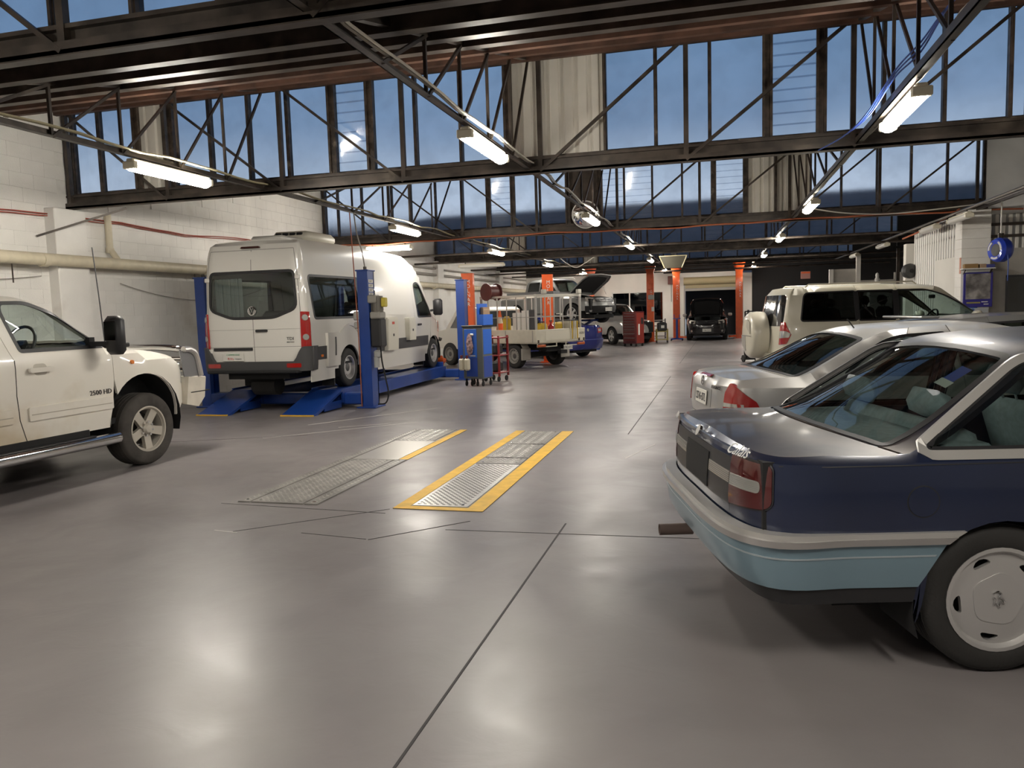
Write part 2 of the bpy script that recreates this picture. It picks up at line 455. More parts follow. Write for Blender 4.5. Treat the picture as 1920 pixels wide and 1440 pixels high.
def corrugated(x0, x1, z0, z1, y, pitch=.19, name='corrugated_panel', parent=None, m=CORR, dep=.03, axis='x', flat=.55):
    pts = []; x = x0
    while x < x1-1e-6:
        e = min(x+pitch, x1); w = e-x
        pts += [(x, 0), (x+w*flat, 0), (x+w*(flat+.1), dep), (x+w*.9, dep)]; x = e
    pts.append((x1, 0)); vs = []
    for px, d in pts:
        for z in (z0, z1): vs.append((px, y+d, z) if axis == 'x' else (y+d, px, z))
    n = len(pts); mb = MB(); mb.add(vs, [(2*i,2*i+2,2*i+3,2*i+1) for i in range(n-1)])
    return mb.build(name, m, parent, smooth=0)
mul = {1: [-9.95,-9.44,-8.73,-8.11,-7.42,-6.75,-6.1,-5.37,-4.77,-4.09,-3.42,-2.73,-1.41,-.75,-.07,.63,1.26,1.97,2.63,3.32],
       2: [-9.98,-9.62,-8.93,-8.09,-7.56,-6.89,-6.16,-5.48,-4.85,-4.17,-3.47,-2.71,-2.11,-1.45,-.76,-.05,.66,1.32,2.06,2.7,3.43,4.11,4.82,5.52]}
kind_of = {1: {2:'c',7:'l',11:'c',15:'l'}, 2: {7:'l',10:'b',11:'l',12:'l',15:'l',16:'c',17:'c'}, 3: {4:'c',14:'l'}, 4: {6:'c',15:'l'}, 0: {}}
DBL = {1: (2,3,7,8,11,15,16), 2: (7,8,10,11,15,16)}
for wi, y in enumerate(TP[1:6]):
    ms = mul.get(wi) or [-9.95+.678*k for k in range(28)]
    xr = XR if wi < 2 else XT2
    while ms[-1] < xr-.75: ms = ms+[ms[-1]+.67]
    ms = [x for x in ms if x <= xr]
    fr = MB(); fr.box(XL, xr, y-.03, y+.09, ZS-.06, ZS).box(XL, xr, y-.05, y+.1, ZH, ZH+.16)
    w = struct(fr.build('window_%d' % (wi+1), MULM, smooth=0))
    for k, x in enumerate(ms):
        dd = .045 if k not in DBL.get(wi, ()) else .10
        mb = MB().box(x-dd/2, x+dd/2, y-.02, y+.07, ZS-.02, ZH+.02)
        if dd > .05: mb.box(x-dd/2-.012, x-dd/2+.02, y-.045, y, ZS, ZH).box(x+dd/2-.02, x+dd/2+.012, y-.045, y, ZS, ZH)
        else: mb.box(x-.012, x+.012, y-.045, y, ZS, ZH)
        mb.build('mullion', MULM, w, smooth=0)
    for k in range(len(ms)-1):
        a, b_ = ms[k]+.02, ms[k+1]-.02; q = kind_of.get(wi, {}).get(k, 'g')
        if q == 'g': MB().box(a, b_, y+.02, y+.024, ZS, ZH).build('pane', FG, w, smooth=0)
        elif q == 'c': corrugated(a, b_, ZS, ZH, y+.02, parent=w)
        elif q == 'b': MB().box(a, b_, y+.015, y+.03, ZS, ZH).build('board', BOARDM, w, smooth=0)
        else:
            nb = 9; h = (ZH-ZS)/nb
            for j in range(nb):
                z = ZS+h*j
                mb = MB(); mb.add([(a,y+.05,z),(b_,y+.05,z),(b_,y+.01,z+h*1.06),(a,y+.01,z+h*1.06),(a,y+.055,z),(b_,y+.055,z),(b_,y+.015,z+h*1.06),(a,y+.015,z+h*1.06)],
                                  [(0,1,2,3),(7,6,5,4),(0,4,5,1),(1,5,6,2),(2,6,7,3),(3,7,4,0)])
                mb.build('louvre_blade', FG, w, smooth=0)
    # gutter beam and truss in front of the glazing
    yb = y-.16
    tr_ = struct(MB().box(XL, xr, yb+.03, yb+.12, ZS-.21, ZS-.045).box(XL, xr, yb-.02, yb+.14, ZS-.075, ZS-.045).build('beam', STEEL, smooth=0))
    MB().box(XL, xr, yb-.045, yb+.045, ZB-.01, ZB+.03).box(XL, xr, yb-.045, yb-.035, ZB, ZB+.085).build('bottom_chord', STEEL, tr_, smooth=0)
    MB().box(XL, xr, yb-.05, yb+.05, ZH+.02, ZH+.09).build('top_chord', STEEL, tr_, smooth=0)
    nodes = [-9.93,-8.1,-6.13,-4.22,-2.26,-.36,1.6,3.45,5.35,7.3] if wi != 0 else [-9.9,-8.05,-6.2,-4.3,-2.4,-.5,1.4,3.3,5.2,7.1]
    nodes = [x for x in nodes if x < xr]
    for k, x in enumerate(nodes):
        MB().box(x-.03, x+.03, yb-.03, yb+.03, ZB, ZH+.05).build('web_post', STEEL, tr_, smooth=0)
        j = nodes.index(x)
        if x < -5 and k+1 < len(nodes): MB().bar((x,yb-.03,ZH), (nodes[k+1],yb-.03,ZB+.02), .035).build('web_rod', STEEL, tr_, smooth=0)
        if x > -1 : MB().bar((x,yb-.03,ZH), (nodes[k-1],yb-.03,ZB+.02), .04).build('web_rod', STEEL, tr_, smooth=0)
SLAT = mat('white_slat', (.74,.72,.67), .55)
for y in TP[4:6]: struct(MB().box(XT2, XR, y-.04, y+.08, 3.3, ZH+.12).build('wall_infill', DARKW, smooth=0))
# white infill walls right of the shorter glazing, and the annex front
struct(MB().box(XT2, XR, 18.68, 18.85, 3.35, ZH+.1).build('wall_annex_top', mat('pale_panel', (.74,.75,.75), .6, var=.08, vscale=1.2), smooth=0))
af = MB(); af.box(5.6, 5.98, 18.7, 18.9, 0, 2.62).box(5.98, XR, 18.7, 18.9, 2.05, 2.62).box(5.98, XR, 18.7, 18.9, 0, .9).box(7.4, XR, 18.7, 18.9, .9, 2.05)
wa = struct(af.build('wall_annex', mat('annex_grey', (.42,.40,.37), .75, var=.06), smooth=0))
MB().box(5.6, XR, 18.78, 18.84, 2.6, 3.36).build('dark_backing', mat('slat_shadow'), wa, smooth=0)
for k in range(26):
    MB().rbox((5.66+.13*k, 18.74, 2.98), (.07, .04, .78), .01).build('slat', SLAT, wa, smooth=0)
for z in (2.85, 3.1): MB().box(5.58, XR, 18.66, 18.70, z, z+.06).build('girt', STEEL, wa, smooth=0)
w8 = struct(MB().box(5.98,6.02,18.68,18.8,.9,2.05).box(5.98,7.4,18.68,18.8,2.0,2.05).box(5.98,7.4,18.68,18.8,.9,.94).build('window_8', mat('dark_frame',(.05,.05,.055),.5), smooth=0))
MB().box(6.02,7.38,18.74,18.75,.94,2.0).build('pane', glass('office_glass'), w8, smooth=0)
MB().box(6.1,6.28,18.9,18.92,1.45,1.95).box(6.05,6.35,18.9,18.92,1.9,1.98).build('notice', mat('paper',(.55,.55,.52),.7), w8, smooth=0)
# block pier
pr = struct(MB().box(5.05, 5.6, 18.45, 18.9, 0, .01).build('pillar', WHITE, smooth=0))
for k in range(17):
    MB().rbox((5.325, 18.675, .1+k*.203), (.55, .45, .2005), .004).build('block', WHITE, pr, smooth=0)
# side wall behind the pier: blockwork below, corrugated sheet above
sw = struct(MB().box(5.1, 5.25, 18.9, 20.7, 0, 2.5).build('wall_side', WHITE2, smooth=0))
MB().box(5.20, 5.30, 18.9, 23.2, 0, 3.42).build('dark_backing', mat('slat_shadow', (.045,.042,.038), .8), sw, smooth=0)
for k in range(21):
    y = 18.95+k*.205; z0 = 2.5 if y < 20.6 else .0
    MB().rbox((5.194, y+.05, (z0+3.4)/2), (.014, .105, 3.4-z0), .004).build('slat', SLAT, sw, smooth=0)
for z in (2.95, 3.2): MB().box(5.2, 5.26, 18.9, 23.2, z, z+.05).build('girt', STEEL, sw, smooth=0)
struct(MB().box(5.0, 5.2, 23.2, 23.5, 0, 3.1).build('column', WHITE2, smooth=0))
# office partitions deep in the hall
of = MB(); of.box(4.05, 4.95, 30, 30.1, 0, 2.75).box(5.0, 6.3, 31, 31.1, 0, 2.35).box(6.3, XR, 31.0, 31.1, 0, 2.6)
struct(of.build('partition', mat('office_wall', (.46,.44,.40), .75, var=.05), smooth=0))
for x in (4.0, 4.9): struct(MB().box(x-.07, x+.07, 29.85, 29.98, 0, 2.75 if x < 4.5 else 3.25).build('column', WHITE2, smooth=0))
struct(MB().box(6.15,6.25,29.9,30,0,3.4).build('column', STEEL, smooth=0))
# longitudinal lattice girders over the three light rows
ROWS = (-6.42, -2.42, 1.66)
for xr_ in ROWS:
    for i in range(0, 5):
        y0, y1 = TP[i]-.1, TP[i+1]-.16
        g = struct(MB().box(xr_-.035, xr_+.035, y0, y1, ZB+.045, ZB+.055).box(xr_-.035, xr_-.025, y0, y1, ZB+.045, ZB+.12).build('lattice_girder', STEEL, smooth=0))
        za = lambda y: ZS+.0+(ZH-ZS)*(y-y0)/(y1-y0)-.12
        MB().bar((xr_,y0+.6,za(y0+.6)), (xr_,y1,ZH-.02), .07, .06).build('top_chord', STEEL, g, smooth=0)
        n = 5; ys = [y0+(y1-y0)*(k+1)/(n+1) for k in range(n)]
        for k in range(1, n):
            MB().bar((xr_,ys[k],ZB+.05), (xr_,ys[k],za(ys[k])), .03).build('web_post', STEEL, g, smooth=0)
            MB().bar((xr_+.02,ys[k-1],ZB+.05), (xr_+.02,ys[k],za(ys[k])), .028).build('web_rod', STEEL, g, smooth=0)
        if i in (1, 2): MB().bar((xr_+.02, ys[-1], ZB+.05), (xr_+.02, y1, ZH-.05), .03).build('web_rod', STEEL, g, smooth=0)
# transverse ties deep in the hall
for y, z in ((14.6,3.43),(22.8,3.40),(24.9,3.3),(31.2,3.36),(33.4,3.25),(38.0,3.3)):
    if y > 16: struct(MB().tube([(XL,y,z),(XT2+2,y,z)], .035, 6).build('beam', STEEL))
struct(MB().tube([(4.85,10.4,3.365),(4.85,36,3.365)], .03, 6).build('beam', STEEL))
# outside: a neighbouring roof line at dusk
nb_ = MB().box(-60, 60, 95, 110, 0, 13.6); nb_.build('outside_building', mat('far_building', (.05,.055,.075), .9), smooth=0)
tag(bpy.data.objects['outside_building'], 'dim flat-roofed building outside the high windows', 'building')
# rear end of the hall, behind the photographer
struct(MB().box(XL, XR, -6.2, -6.0, 0, 4.6).build('wall_front', WHITE2, smooth=0))
struct(MB().box(XL-.3, XR+.3, -6.2, TP[0]+.2, 4.6, 4.7).build('ceiling', ROOFM, smooth=0))

# ================================================================== LIGHTS
DIFF = mat('lit_diffuser', LAMP_COL, .5, emit=LAMP)
FIX = mat('fitting_enamel', (.62,.58,.46), .4)
CABM = mat('pale_cable', (.42,.38,.24), .5); CABW = mat('white_cable', (.60,.57,.50), .5)
def batten(label, loc, rz, lit=True, L=1.32):
    t = thing('batten_light', label, 'light', loc, rz, 'lit fluorescent battens' if lit else 'unlit fluorescent battens')
    MB().rbox((0,0,.066), (.10,L+.06,.06), .012).build('housing', FIX, t)
    for s in (-1,1): MB().rbox((0,s*(L/2+.02),.02), (.17,.06,.085), .01).build('end_cap', FIX, t)
    pr = [(.08*math.cos(a), -.062*math.sin(a)+.016) for a in [-.62+(PI+1.24)*k/12 for k in range(13)]]
    mb = MB(); n = len(pr)
    mb.add([(x,-L/2,z) for x,z in pr]+[(x,L/2,z) for x,z in pr], [(i,i+1,n+i+1,n+i) for i in range(n-1)]+[tuple(range(n)), tuple(range(n,2*n))])
    mb.build('diffuser', (DIFF if L > 1.25 else mat('dim_diffuser', LAMP_COL, .5, emit=LAMP*.55)) if lit else mat('unlit_diffuser', (.66,.65,.60), .35), t)
    for s in (-1,1): MB().bar((0,s*L*.38,.085), (0,s*L*.38,.13), .03).build('bracket', STEEL, t, smooth=0)
    return t
YS = (.9, 8.2, 15.55, 22.6, 30.0, 38.3)
ORD = ('over the camera end', 'nearest in view', 'second in view', 'third in view', 'fourth in view', 'farthest')
RN = ('left-hand row by the van', 'middle row', 'right-hand row')
for xr_, rn in zip(ROWS, RN):
    for y, od in zip(YS, ORD):
        batten('lit fluorescent batten, %s of the %s' % (od, rn), (xr_+(.06 if xr_ > 0 else 0), y, 3.36), 0)
    # cable run clipped along the girder, sagging between clips
    pts = []
    rr = random.Random(int(xr_*100))
    for k in range(90):
        y = -2+k*.46; pts.append((xr_+.02+rr.uniform(-.012,.012), y, ZB+.135+rr.uniform(-.012,.012)-.02*math.sin(k*1.3)))
    mb = MB(); kk = 1.7 if xr_ > 0 else 1.15; mb.tube(pts, .014*kk, 5); mb.tube([(x+.034*kk,y,z-.006) for x,y,z in pts], .010*kk, 5)
    tag(mb.build('power_cable', CABM if xr_ < -5 else CABW), 'pale power cable clipped along the %s of lights' % rn, 'cable')
batten('lit fluorescent batten set crosswise above the van, near the left wall', (-8.15, 18.57, 3.285), PI/2, L=1.2)
for (y, k) in ((17.9,'nearest'),(20.2,'second'),(25.5,'third'),(30.4,'fourth')):
    batten('unlit fluorescent batten along the right side wall, %s of four' % k, (4.85, y, 3.205), 0, lit=False, L=1.2)
batten('unlit fluorescent batten crosswise above the first red hoist post', (-7.6, 24.9, 3.135), PI/2, lit=False, L=1.5)

# ================================================================== VEHICLES
RUB = mat('tyre_rubber', (.022,.021,.020), .75, bump=.1, bscale=80); RUBD = mat('dusty_tyre', (.05,.045,.04), .85, var=.3, vscale=5)
BLK = mat('black_plastic', (.018,.018,.02), .45); BLKM = mat('matt_black', (.010,.010,.011), .8)
CHR = mat('chrome', (.72,.72,.72), .12, metal=1.); ALU = mat('brushed_alloy', (.62,.61,.60), .32, metal=.9)
SILVR = mat('wheel_silver', (.58,.57,.56), .35, metal=.55, coat=.3)
GLS = glass('car_glass', (.52,.60,.58)); GLSD = glass('tinted_glass', (.16,.18,.18)); GLSC = glass('clear_glass', (.80,.86,.84))
RED = mat('lamp_red', (.35,.012,.01), .12, coat=1.); REDD = mat('lamp_dark_red', (.075,.004,.005), .15, coat=1.); AMB = mat('lamp_amber', (.75,.20,.02), .25, coat=.6)
LAMPC = mat('lamp_clear', (.55,.55,.52), .12, metal=.5, coat=1.); PLATE = mat('plate_white', (.66,.65,.60), .45); INK = mat('ink', (.02,.02,.03), .6)
class Car:
    """a body shell unrolled along the plan outline: c = signed arc length from the rear centre, z = height, d = depth outwards"""
    def __init__(s, root, plan, prof, ins, insr, insf, crown, r, bow=((0,0),(9,0)), prof_n=1):
        s.root = root; s.r = r; s.crown = crown; s.bow = bow
        s.prof = catm(prof, prof_n) if prof_n > 1 else prof
        s.ins, s.insr, s.insf = ins, insr, insf
        P = np.array(catm(plan, 14)); d = np.r_[0, np.cumsum(np.linalg.norm(np.diff(P, axis=0), axis=1))]
        N = 360; s.S = d[-1]; cs = np.linspace(0, s.S, N); s.cs = cs
        s.X = np.interp(cs, d, P[:,0]); s.Y = np.interp(cs, d, P[:,1])
        tx, ty = np.gradient(s.X, cs), np.gradient(s.Y, cs)
        for _ in range(2):
            tx = np.convolve(np.pad(tx,4,'edge'), np.ones(9)/9,'valid'); ty = np.convolve(np.pad(ty,4,'edge'), np.ones(9)/9,'valid')
        ln = np.hypot(tx, ty); s.NX, s.NY = -ty/ln, tx/ln       # outward normal for the half with y >= 0 (plan goes rear -> front)
        i0, i1 = np.argmax(s.Y > s.Y.max()*.97), N-1-np.argmax(s.Y[::-1] > s.Y.max()*.97)
        s.hx, s.hy = s.X[i0:i1], s.Y[i0:i1]
        im = (i0+i1)//2; s.c0 = cs[im]-s.X[im]                   # c = x + c0 along the side
        s.ztab = np.zeros(N); s.ex = np.zeros(N); s.ey = np.zeros(N)
        for i in range(N):
            x, y = s.X[i], s.Y[i]
            for _ in range(5):
                z = s.zdeck(x, y); q = s.inset(z, s.NX[i])+s.rr(s.X[i]); x, y = s.X[i]-s.NX[i]*q, max(0, s.Y[i]-s.NY[i]*q)
            s.ztab[i], s.ex[i], s.ey[i] = z, x, y
    def rr(s, x): return s.r if not isinstance(s.r, (list,tuple)) else itp(s.r, x)
    def hw(s, x): return float(np.interp(x, s.hx, s.hy))
    def zdeck(s, x, y):
        t = min(1.2, abs(y)/s.hw(x)); return itp(s.prof, x+itp(s.bow, x)*t*t)-itp(s.crown, x)*t*t
    def inset(s, z, nx):
        w = min(1, nx*nx); return itp(s.ins, z)*(1-w)+itp(s.insr if nx < 0 else s.insf, z)*w
    def ztop(s, c): return float(np.interp(abs(c), s.cs, s.ztab))
    def wrap(s, c, z, d):
        a = abs(c); sg = -1 if c >= 0 else 1                     # c > 0 is the right-hand side (y < 0)
        X, Y, nx, ny = (float(np.interp(a, s.cs, q)) for q in (s.X, s.Y, s.NX, s.NY))
        q = s.inset(z, nx); r = s.rr(X); t = s.ztop(c)-z
        if t < r: t = max(t, 0); q += r-math.sqrt(max(0, r*r-(r-t)**2))
        return (X-nx*(q-d), sg*max(0., Y-ny*(q-d)) if a > 1e-6 else 0., z)
    def side(s, sg):                                            # (x, z, d) on the right (+1) or left (-1) side
        return lambda x, z, d: s.wrap(sg*max(1e-5, x+s.c0), z, d)
    def deck(s, x, y, d):
        z = s.zdeck(x, y); e = .01
        gx = (s.zdeck(x+e, y)-s.zdeck(x-e, y))/(2*e); gy = (s.zdeck(x, y+e)-s.zdeck(x, y-e))/(2*e)
        n = Vector((-gx, -gy, 1)).normalized(); return (x+n.x*d, y+n.y*d, z+n.z*d)
    def yedge(s, x): 
        i0 = int(np.argmin(s.ex)); i1 = int(np.argmax(s.ex)); return float(np.interp(x, s.ex[i0:i1+1], s.ey[i0:i1+1]))
    def deckpoly(s, xa, xb, ka=0., kb=0., m=0., n=10):
        """outline in (x,y) between two cross lines; k bows the line: x = xa + k*(y/ye)^2"""
        right = []
        i0, i1 = int(np.argmin(s.ex)), int(np.argmax(s.ex))
        lo = xa+ka if xa > s.ex.min() else -9; hi = xb+kb if xb < s.ex.max() else 9e9
        pts = [(float(s.ex[i]), float(s.ey[i])-m) for i in range(i0, i1+1, 3) if lo < s.ex[i] < hi]
        if lo > -9:
            ye = s.yedge(lo)-m; pts = [(xa+ka*(k/n)**2, ye*k/n) for k in range(0, n+1)]+pts
        else: pts = [(float(s.ex[i0]), 0.)]+pts
        if hi < 9e9:
            ye = s.yedge(hi)-m; pts = pts+[(xb+kb*(k/n)**2, ye*k/n) for k in range(n, -1, -1)]
        else: pts = pts+[(float(s.ex[i1]), 0.)]
        L = [(x, -y) for x, y in pts if y > 1e-3][::-1]
        out = []
        for p in pts+L:
            if not out or math.hypot(p[0]-out[-1][0], p[1]-out[-1][1]) > 1e-3: out.append(p)
        return out
    def glasspoly(s, xa, ka, ya, xb, kb, yb, n=6, r=.05):
        q = [(xa+ka*(t*t), ya*t) for t in np.linspace(-1,1,n)]+[(xb+kb*(t*t), yb*t) for t in np.linspace(1,-1,n)]
        rs = [r if i in (0,n-1,n,2*n-1) else 0 for i in range(2*n)]
        return rpoly(q, rs)
    def bottom(s, xa, xb, sill, arches):
        xs = list(np.arange(xa, xb, .12))+[xb]; pts = []
        for xc, zc, ra in arches:
            z0 = sill(xc); k = math.sqrt(max(0, ra*ra-(z0-zc)**2)); xs = [x for x in xs if not xc-k < x < xc+k]
            a0 = math.asin(max(-1,min(1,(z0-zc)/ra)))
            for i in range(19):
                a = PI-a0-(PI-2*a0)*i/18; x = xc+ra*math.cos(a)
                if xa-1e-6 <= x <= xb+1e-6: pts.append((x, zc+ra*math.sin(a)))
        pts += [(x, sill(x)) for x in xs]
        return sorted(pts)
    def segment(s, ca, cb, sill, arches, gap=.003):
        """side outline between two door cuts (lists of (x,z) from bottom to top); None = centre line of the rear / front"""
        xa = ca[0][0]+gap if ca else 1e-5-s.c0; xb = cb[0][0]-gap if cb else s.S-s.c0
        bot = s.bottom(xa, xb, sill, arches)
        xta = ca[-1][0]+gap if ca else xa; xtb = cb[-1][0]-gap if cb else xb
        xs = [x for x in list((s.cs-s.c0)[::4]) if xta+.01 < x < xtb-.01]
        top = [(x, s.ztop(x+s.c0)) for x in [xta]+xs+[xtb]][::-1]
        l = [(x+gap, z) for x, z in ca[1:-1]][::-1] if ca else []
        r = [(x-gap, z) for x, z in cb[1:-1]] if cb else []
        return bot+r+top+l
    def sym(s, half): return half+[(-c, z) for c, z in half[::-1]]
def both(f): return [f(1), f(-1)]
def disc_holes(name, R, holes, m, parent, dish, t=.012, M=None, res=.05, label=None):
    """wheel face: disc with cut-outs; dish(r) gives depth; lies in local xz, facing -y"""
    out = [(R*math.cos(2*PI*k/40), R*math.sin(2*PI*k/40)) for k in range(40)]
    fn = lambda u, v, d: tuple(M @ Vector((u, -dish(math.hypot(u,v))-d, v)))
    return panel(name, out, fn, m, parent, holes, t=t, res=res, label=label)
def wheel(root, x, y, R, wd, rr, style, tyre=RUB, rimm=SILVR, sg=1, zc=None, turn=0., spin=.3):
    """tyre + rim; sg=1: outer face towards -y (right-hand side)"""
    zc = R if zc is None else zc
    M = T(x, y, zc) @ ROT('Z', (0 if sg > 0 else PI)+turn) @ ROT('Y', spin)
    Ml = M @ ROT('X', PI/2)          # lathe axis z -> local -y ... +y
    h = wd/2; tp = [(rr-.012,-h*.80),(rr+.012,-h*.94),(rr+.3*(R-rr),-h),(R-.035,-h*.97),(R-.012,-h*.86),(R-.002,-h*.70)]
    tread = []
    for k in range(4):
        a, b = -h*.70+k*h*.35, -h*.70+(k+1)*h*.35
        tread += [(R, a+.006),(R, b-.006),(R-.008, b-.003),(R-.008, b+.003)] if k < 3 else [(R, a+.006),(R, b)]
    prof = tp+tread+[(r,-hh) for r, hh in tp[::-1]]
    ty = MB().lathe(prof, 40, Ml).build('tyre', tyre, root, smooth=40)
    def rim_part(nm, mb, m, **k): return mb.build(nm, m, ty, **k)
    rim_part('rim', MB().lathe([(rr+.010,h*.90),(rr+.012,h*.98),(rr-.004,h*.99),(rr-.012,h*.86),(rr-.028,h*.55),(rr-.03,-h*.7),(rr+.0,-h*.9)], 40, Ml), rimm)
    rim_part('brake_disc', MB().lathe([(.0,h*.05),(rr*.72,h*.05),(rr*.72,-.02),(0,-.02)], 24, Ml), mat('brake_dark',(.06,.055,.05),.6,metal=.4))
    dish = lambda r: h*(.80 if r < rr*.35 else .80-.28*((r-rr*.35)/(rr*.65))**2)*1.0
    if style == 'slots5':            # flat disc with five slots by the edge
        dish = lambda r: h*(.86-.10*max(0,(r/rr-.55))/.45)
        hs = []
        for k in range(5):
            a = 2*PI*k/5; hs.append([(rr*(.80*math.cos(a)-q*math.sin(a)*.9+p*math.cos(a)), rr*(.80*math.sin(a)+q*math.cos(a)*.9+p*math.sin(a))) for p, q in
                                     [(.075*math.sin(t)-.12*(math.cos(t)**2)*.4, .20*math.cos(t)) for t in [2*PI*i/12 for i in range(12)]]])
        disc_holes('wheel_disc', rr-.006, hs, rimm, ty, dish, M=M, t=.02)
        pent = [(rr*.60*math.cos(2*PI*k/5+PI/5), rr*.60*math.sin(2*PI*k/5+PI/5)) for k in range(5)]
        disc_holes('hub_plate', rr, [], rimm, ty, dish, M=M) if False else panel('hub_plate', rpoly(pent, rr*.22), lambda u,v,d: tuple(M @ Vector((u,-h*.885-d,v))), rimm, ty, t=.02, res=.06)
    elif style == 'spoke5':          # five broad spokes, eight lug nuts
        hs = []
        for k in range(5):
            a = 2*PI*(k+.5)/5
            w = [(.36,.03),(.60,.20),(.85,.36),(.90,.18),(.915,.0),(.90,-.18),(.85,-.36),(.60,-.20),(.36,-.03)]
            hs.append([(rr*(p*math.cos(a)-q*math.sin(a)), rr*(p*math.sin(a)+q*math.cos(a))) for p, q in w])
        disc_holes('wheel_disc', rr-.006, hs, rimm, ty, lambda r: h*(.62+.18*min(1,r/rr)), M=M, t=.045)
        for k in range(8):
            hub = MB(); a = 2*PI*k/8; hub.cyl((rr*.32*math.cos(a),rr*.32*math.sin(a),h*.60),(rr*.32*math.cos(a),rr*.32*math.sin(a),h*.60+.035),.013,n=6,M=Ml); rim_part('lug_nut', hub, CHR)
        rim_part('hub_cap', MB().lathe([(rr*.25,h*.6),(rr*.25,h*.60+.03),(rr*.17,h*.60+.055),(0,h*.60+.06)],20,Ml), rimm)
    elif style == 'steel':           # pressed steel with ring of slots
        hs = []
        for k in range(14):
            a = 2*PI*k/14; hs.append([(rr*(p*math.cos(a)-q*math.sin(a)), rr*(p*math.sin(a)+q*math.cos(a))) for p, q in [(.66,-.06),(.82,-.07),(.82,.07),(.66,.06)]])
        disc_holes('wheel_disc', rr-.006, hs, rimm, ty, lambda r: h*(.30+.45*max(0,1-abs(r/rr-.55)/.45)), M=M, t=.012)
        rim_part('hub_cap', MB().lathe([(rr*.38,h*.42),(rr*.36,h*.62),(rr*.26,h*.70),(0,h*.72)],20,Ml), mat('hub_dark',(.10,.10,.10),.5,metal=.5))
    else:                            # plain five spokes
        hs = []
        for k in range(5):
            a = 2*PI*(k+.5)/5; w = [(.32,.05),(.86,.34),(.9,.0),(.86,-.34),(.32,-.05)]
            hs.append([(rr*(p*math.cos(a)-q*math.sin(a)), rr*(p*math.sin(a)+q*math.cos(a))) for p, q in w])
        disc_holes('wheel_disc', rr-.006, hs, rimm, ty, lambda r: h*.72, M=M, t=.03)
    return ty
def liners(root, arches, yo, yi, dx=0.):
    for xc, zc, ra in arches:
        for sg in (1,-1):
            mb = MB(); n = 14; vs = []
            for y in (yo, yi):
                for k in range(n+1):
                    a = PI*(-.12)+PI*1.24*k/n; vs.append((xc+(ra+.012)*math.cos(a), -sg*y, zc+(ra+.012)*math.sin(a)))
            mb.add(vs, [(k,k+1,n+2+k,n+1+k) for k in range(n)])
            c = len(mb.v); mb.add([(xc, -sg*yi, zc)]+[vs[n+1+k] for k in range(n+1)], [(0,k+1,k+2) for k in range(n)])
            mb.build('arch_liner', BLKM, root)
def seats(root, xs, w, z0, m, hr=True, bench_x=None, zs=.28, bh=.58, lean=.18):
    def one(x, y, ww, nm='seat'):
        o = MB().rbox((x+.26, y, z0+zs*.5), (.52, ww, zs), .06).build(nm, m, root, smooth=50)
        M = T(x, y, z0+zs-.04) @ ROT('Y', -lean)
        MB().rbox((0,0,bh/2), (.14, ww, bh), .06, M).build('backrest', m, o, smooth=50)
        return o, M
    for x in xs:
        for sg in (1,-1):
            o, M = one(x, sg*w, .50)
            if hr: MB().rbox((0,0,bh+.12), (.10,.27,.17), .045, M).cyl((0,.06,bh-.02),(0,.06,bh+.05),.007,n=6,M=M).cyl((0,-.06,bh-.02),(0,-.06,bh+.05),.007,n=6,M=M).build('headrest', m, o, smooth=50)
    if bench_x is not None:
        o, M = one(bench_x, 0, 2*w+.5, 'rear_bench')
        if hr:
            for sg in (1,-1): MB().rbox((0,sg*w,bh+.09), (.11,.30,.15), .05, M).build('headrest', m, o, smooth=50)
def steering(root, x, y, z, R=.19, tilt=.45):
    M = T(x,y,z) @ ROT('Y', tilt)
    o = MB().tube([tuple(M @ Vector((0,R*math.cos(a),R*math.sin(a)))) for a in [2*PI*k/24 for k in range(24)]], .016, 8, closed=True).build('steering_wheel', BLK, root)
    mb = MB().rbox((.02,0,0), (.05,.16,.12), .03, M)
    for a in (0, PI, -PI/2): mb.bar(tuple(M @ Vector((.01,0,0))), tuple(M @ Vector((0,R*math.cos(a),R*math.sin(a)))), .03, .015)
    mb.bar(tuple(M @ Vector((.03,0,0))), tuple(M @ Vector((.35,0,-.02))), .05)
    mb.build('wheel_hub', BLK, o)
def number_plate(root, P, right, up, w, h, txt, m=PLATE):
    r = Vector(right).normalized(); u = Vector(up); u = (u-r*u.dot(r)).normalized(); n = r.cross(u)
    M = Matrix(((r.x,u.x,n.x,P[0]),(r.y,u.y,n.y,P[1]),(r.z,u.z,n.z,P[2]),(0,0,0,1)))
    o = MB().rbox((0,0,0),(w,h,.008),.004,M).build('number_plate', m, root)
    if txt: text(txt, h*.8, tuple(M @ Vector((0,-.005,.005))), r, u, INK, o, sx=.82)
    return o
def frame_at(fn, u, v, e=.01):
    """position, right, up vectors of a surface (looking at it from outside)"""
    p = Vector(fn(u,v,.004)); a = Vector(fn(u+e,v,.004))-Vector(fn(u-e,v,.004)); b = Vector(fn(u,v+e,.004))-Vector(fn(u,v-e,.004))
    return p, a.normalized(), b.normalized()

def scaled(tab, kx, kz=1, dz=0): return [(x*kx, z*kz+dz) for x, z in tab]
def smooth01(x): x = max(0., min(1., x)); return x*x*(3-2*x)

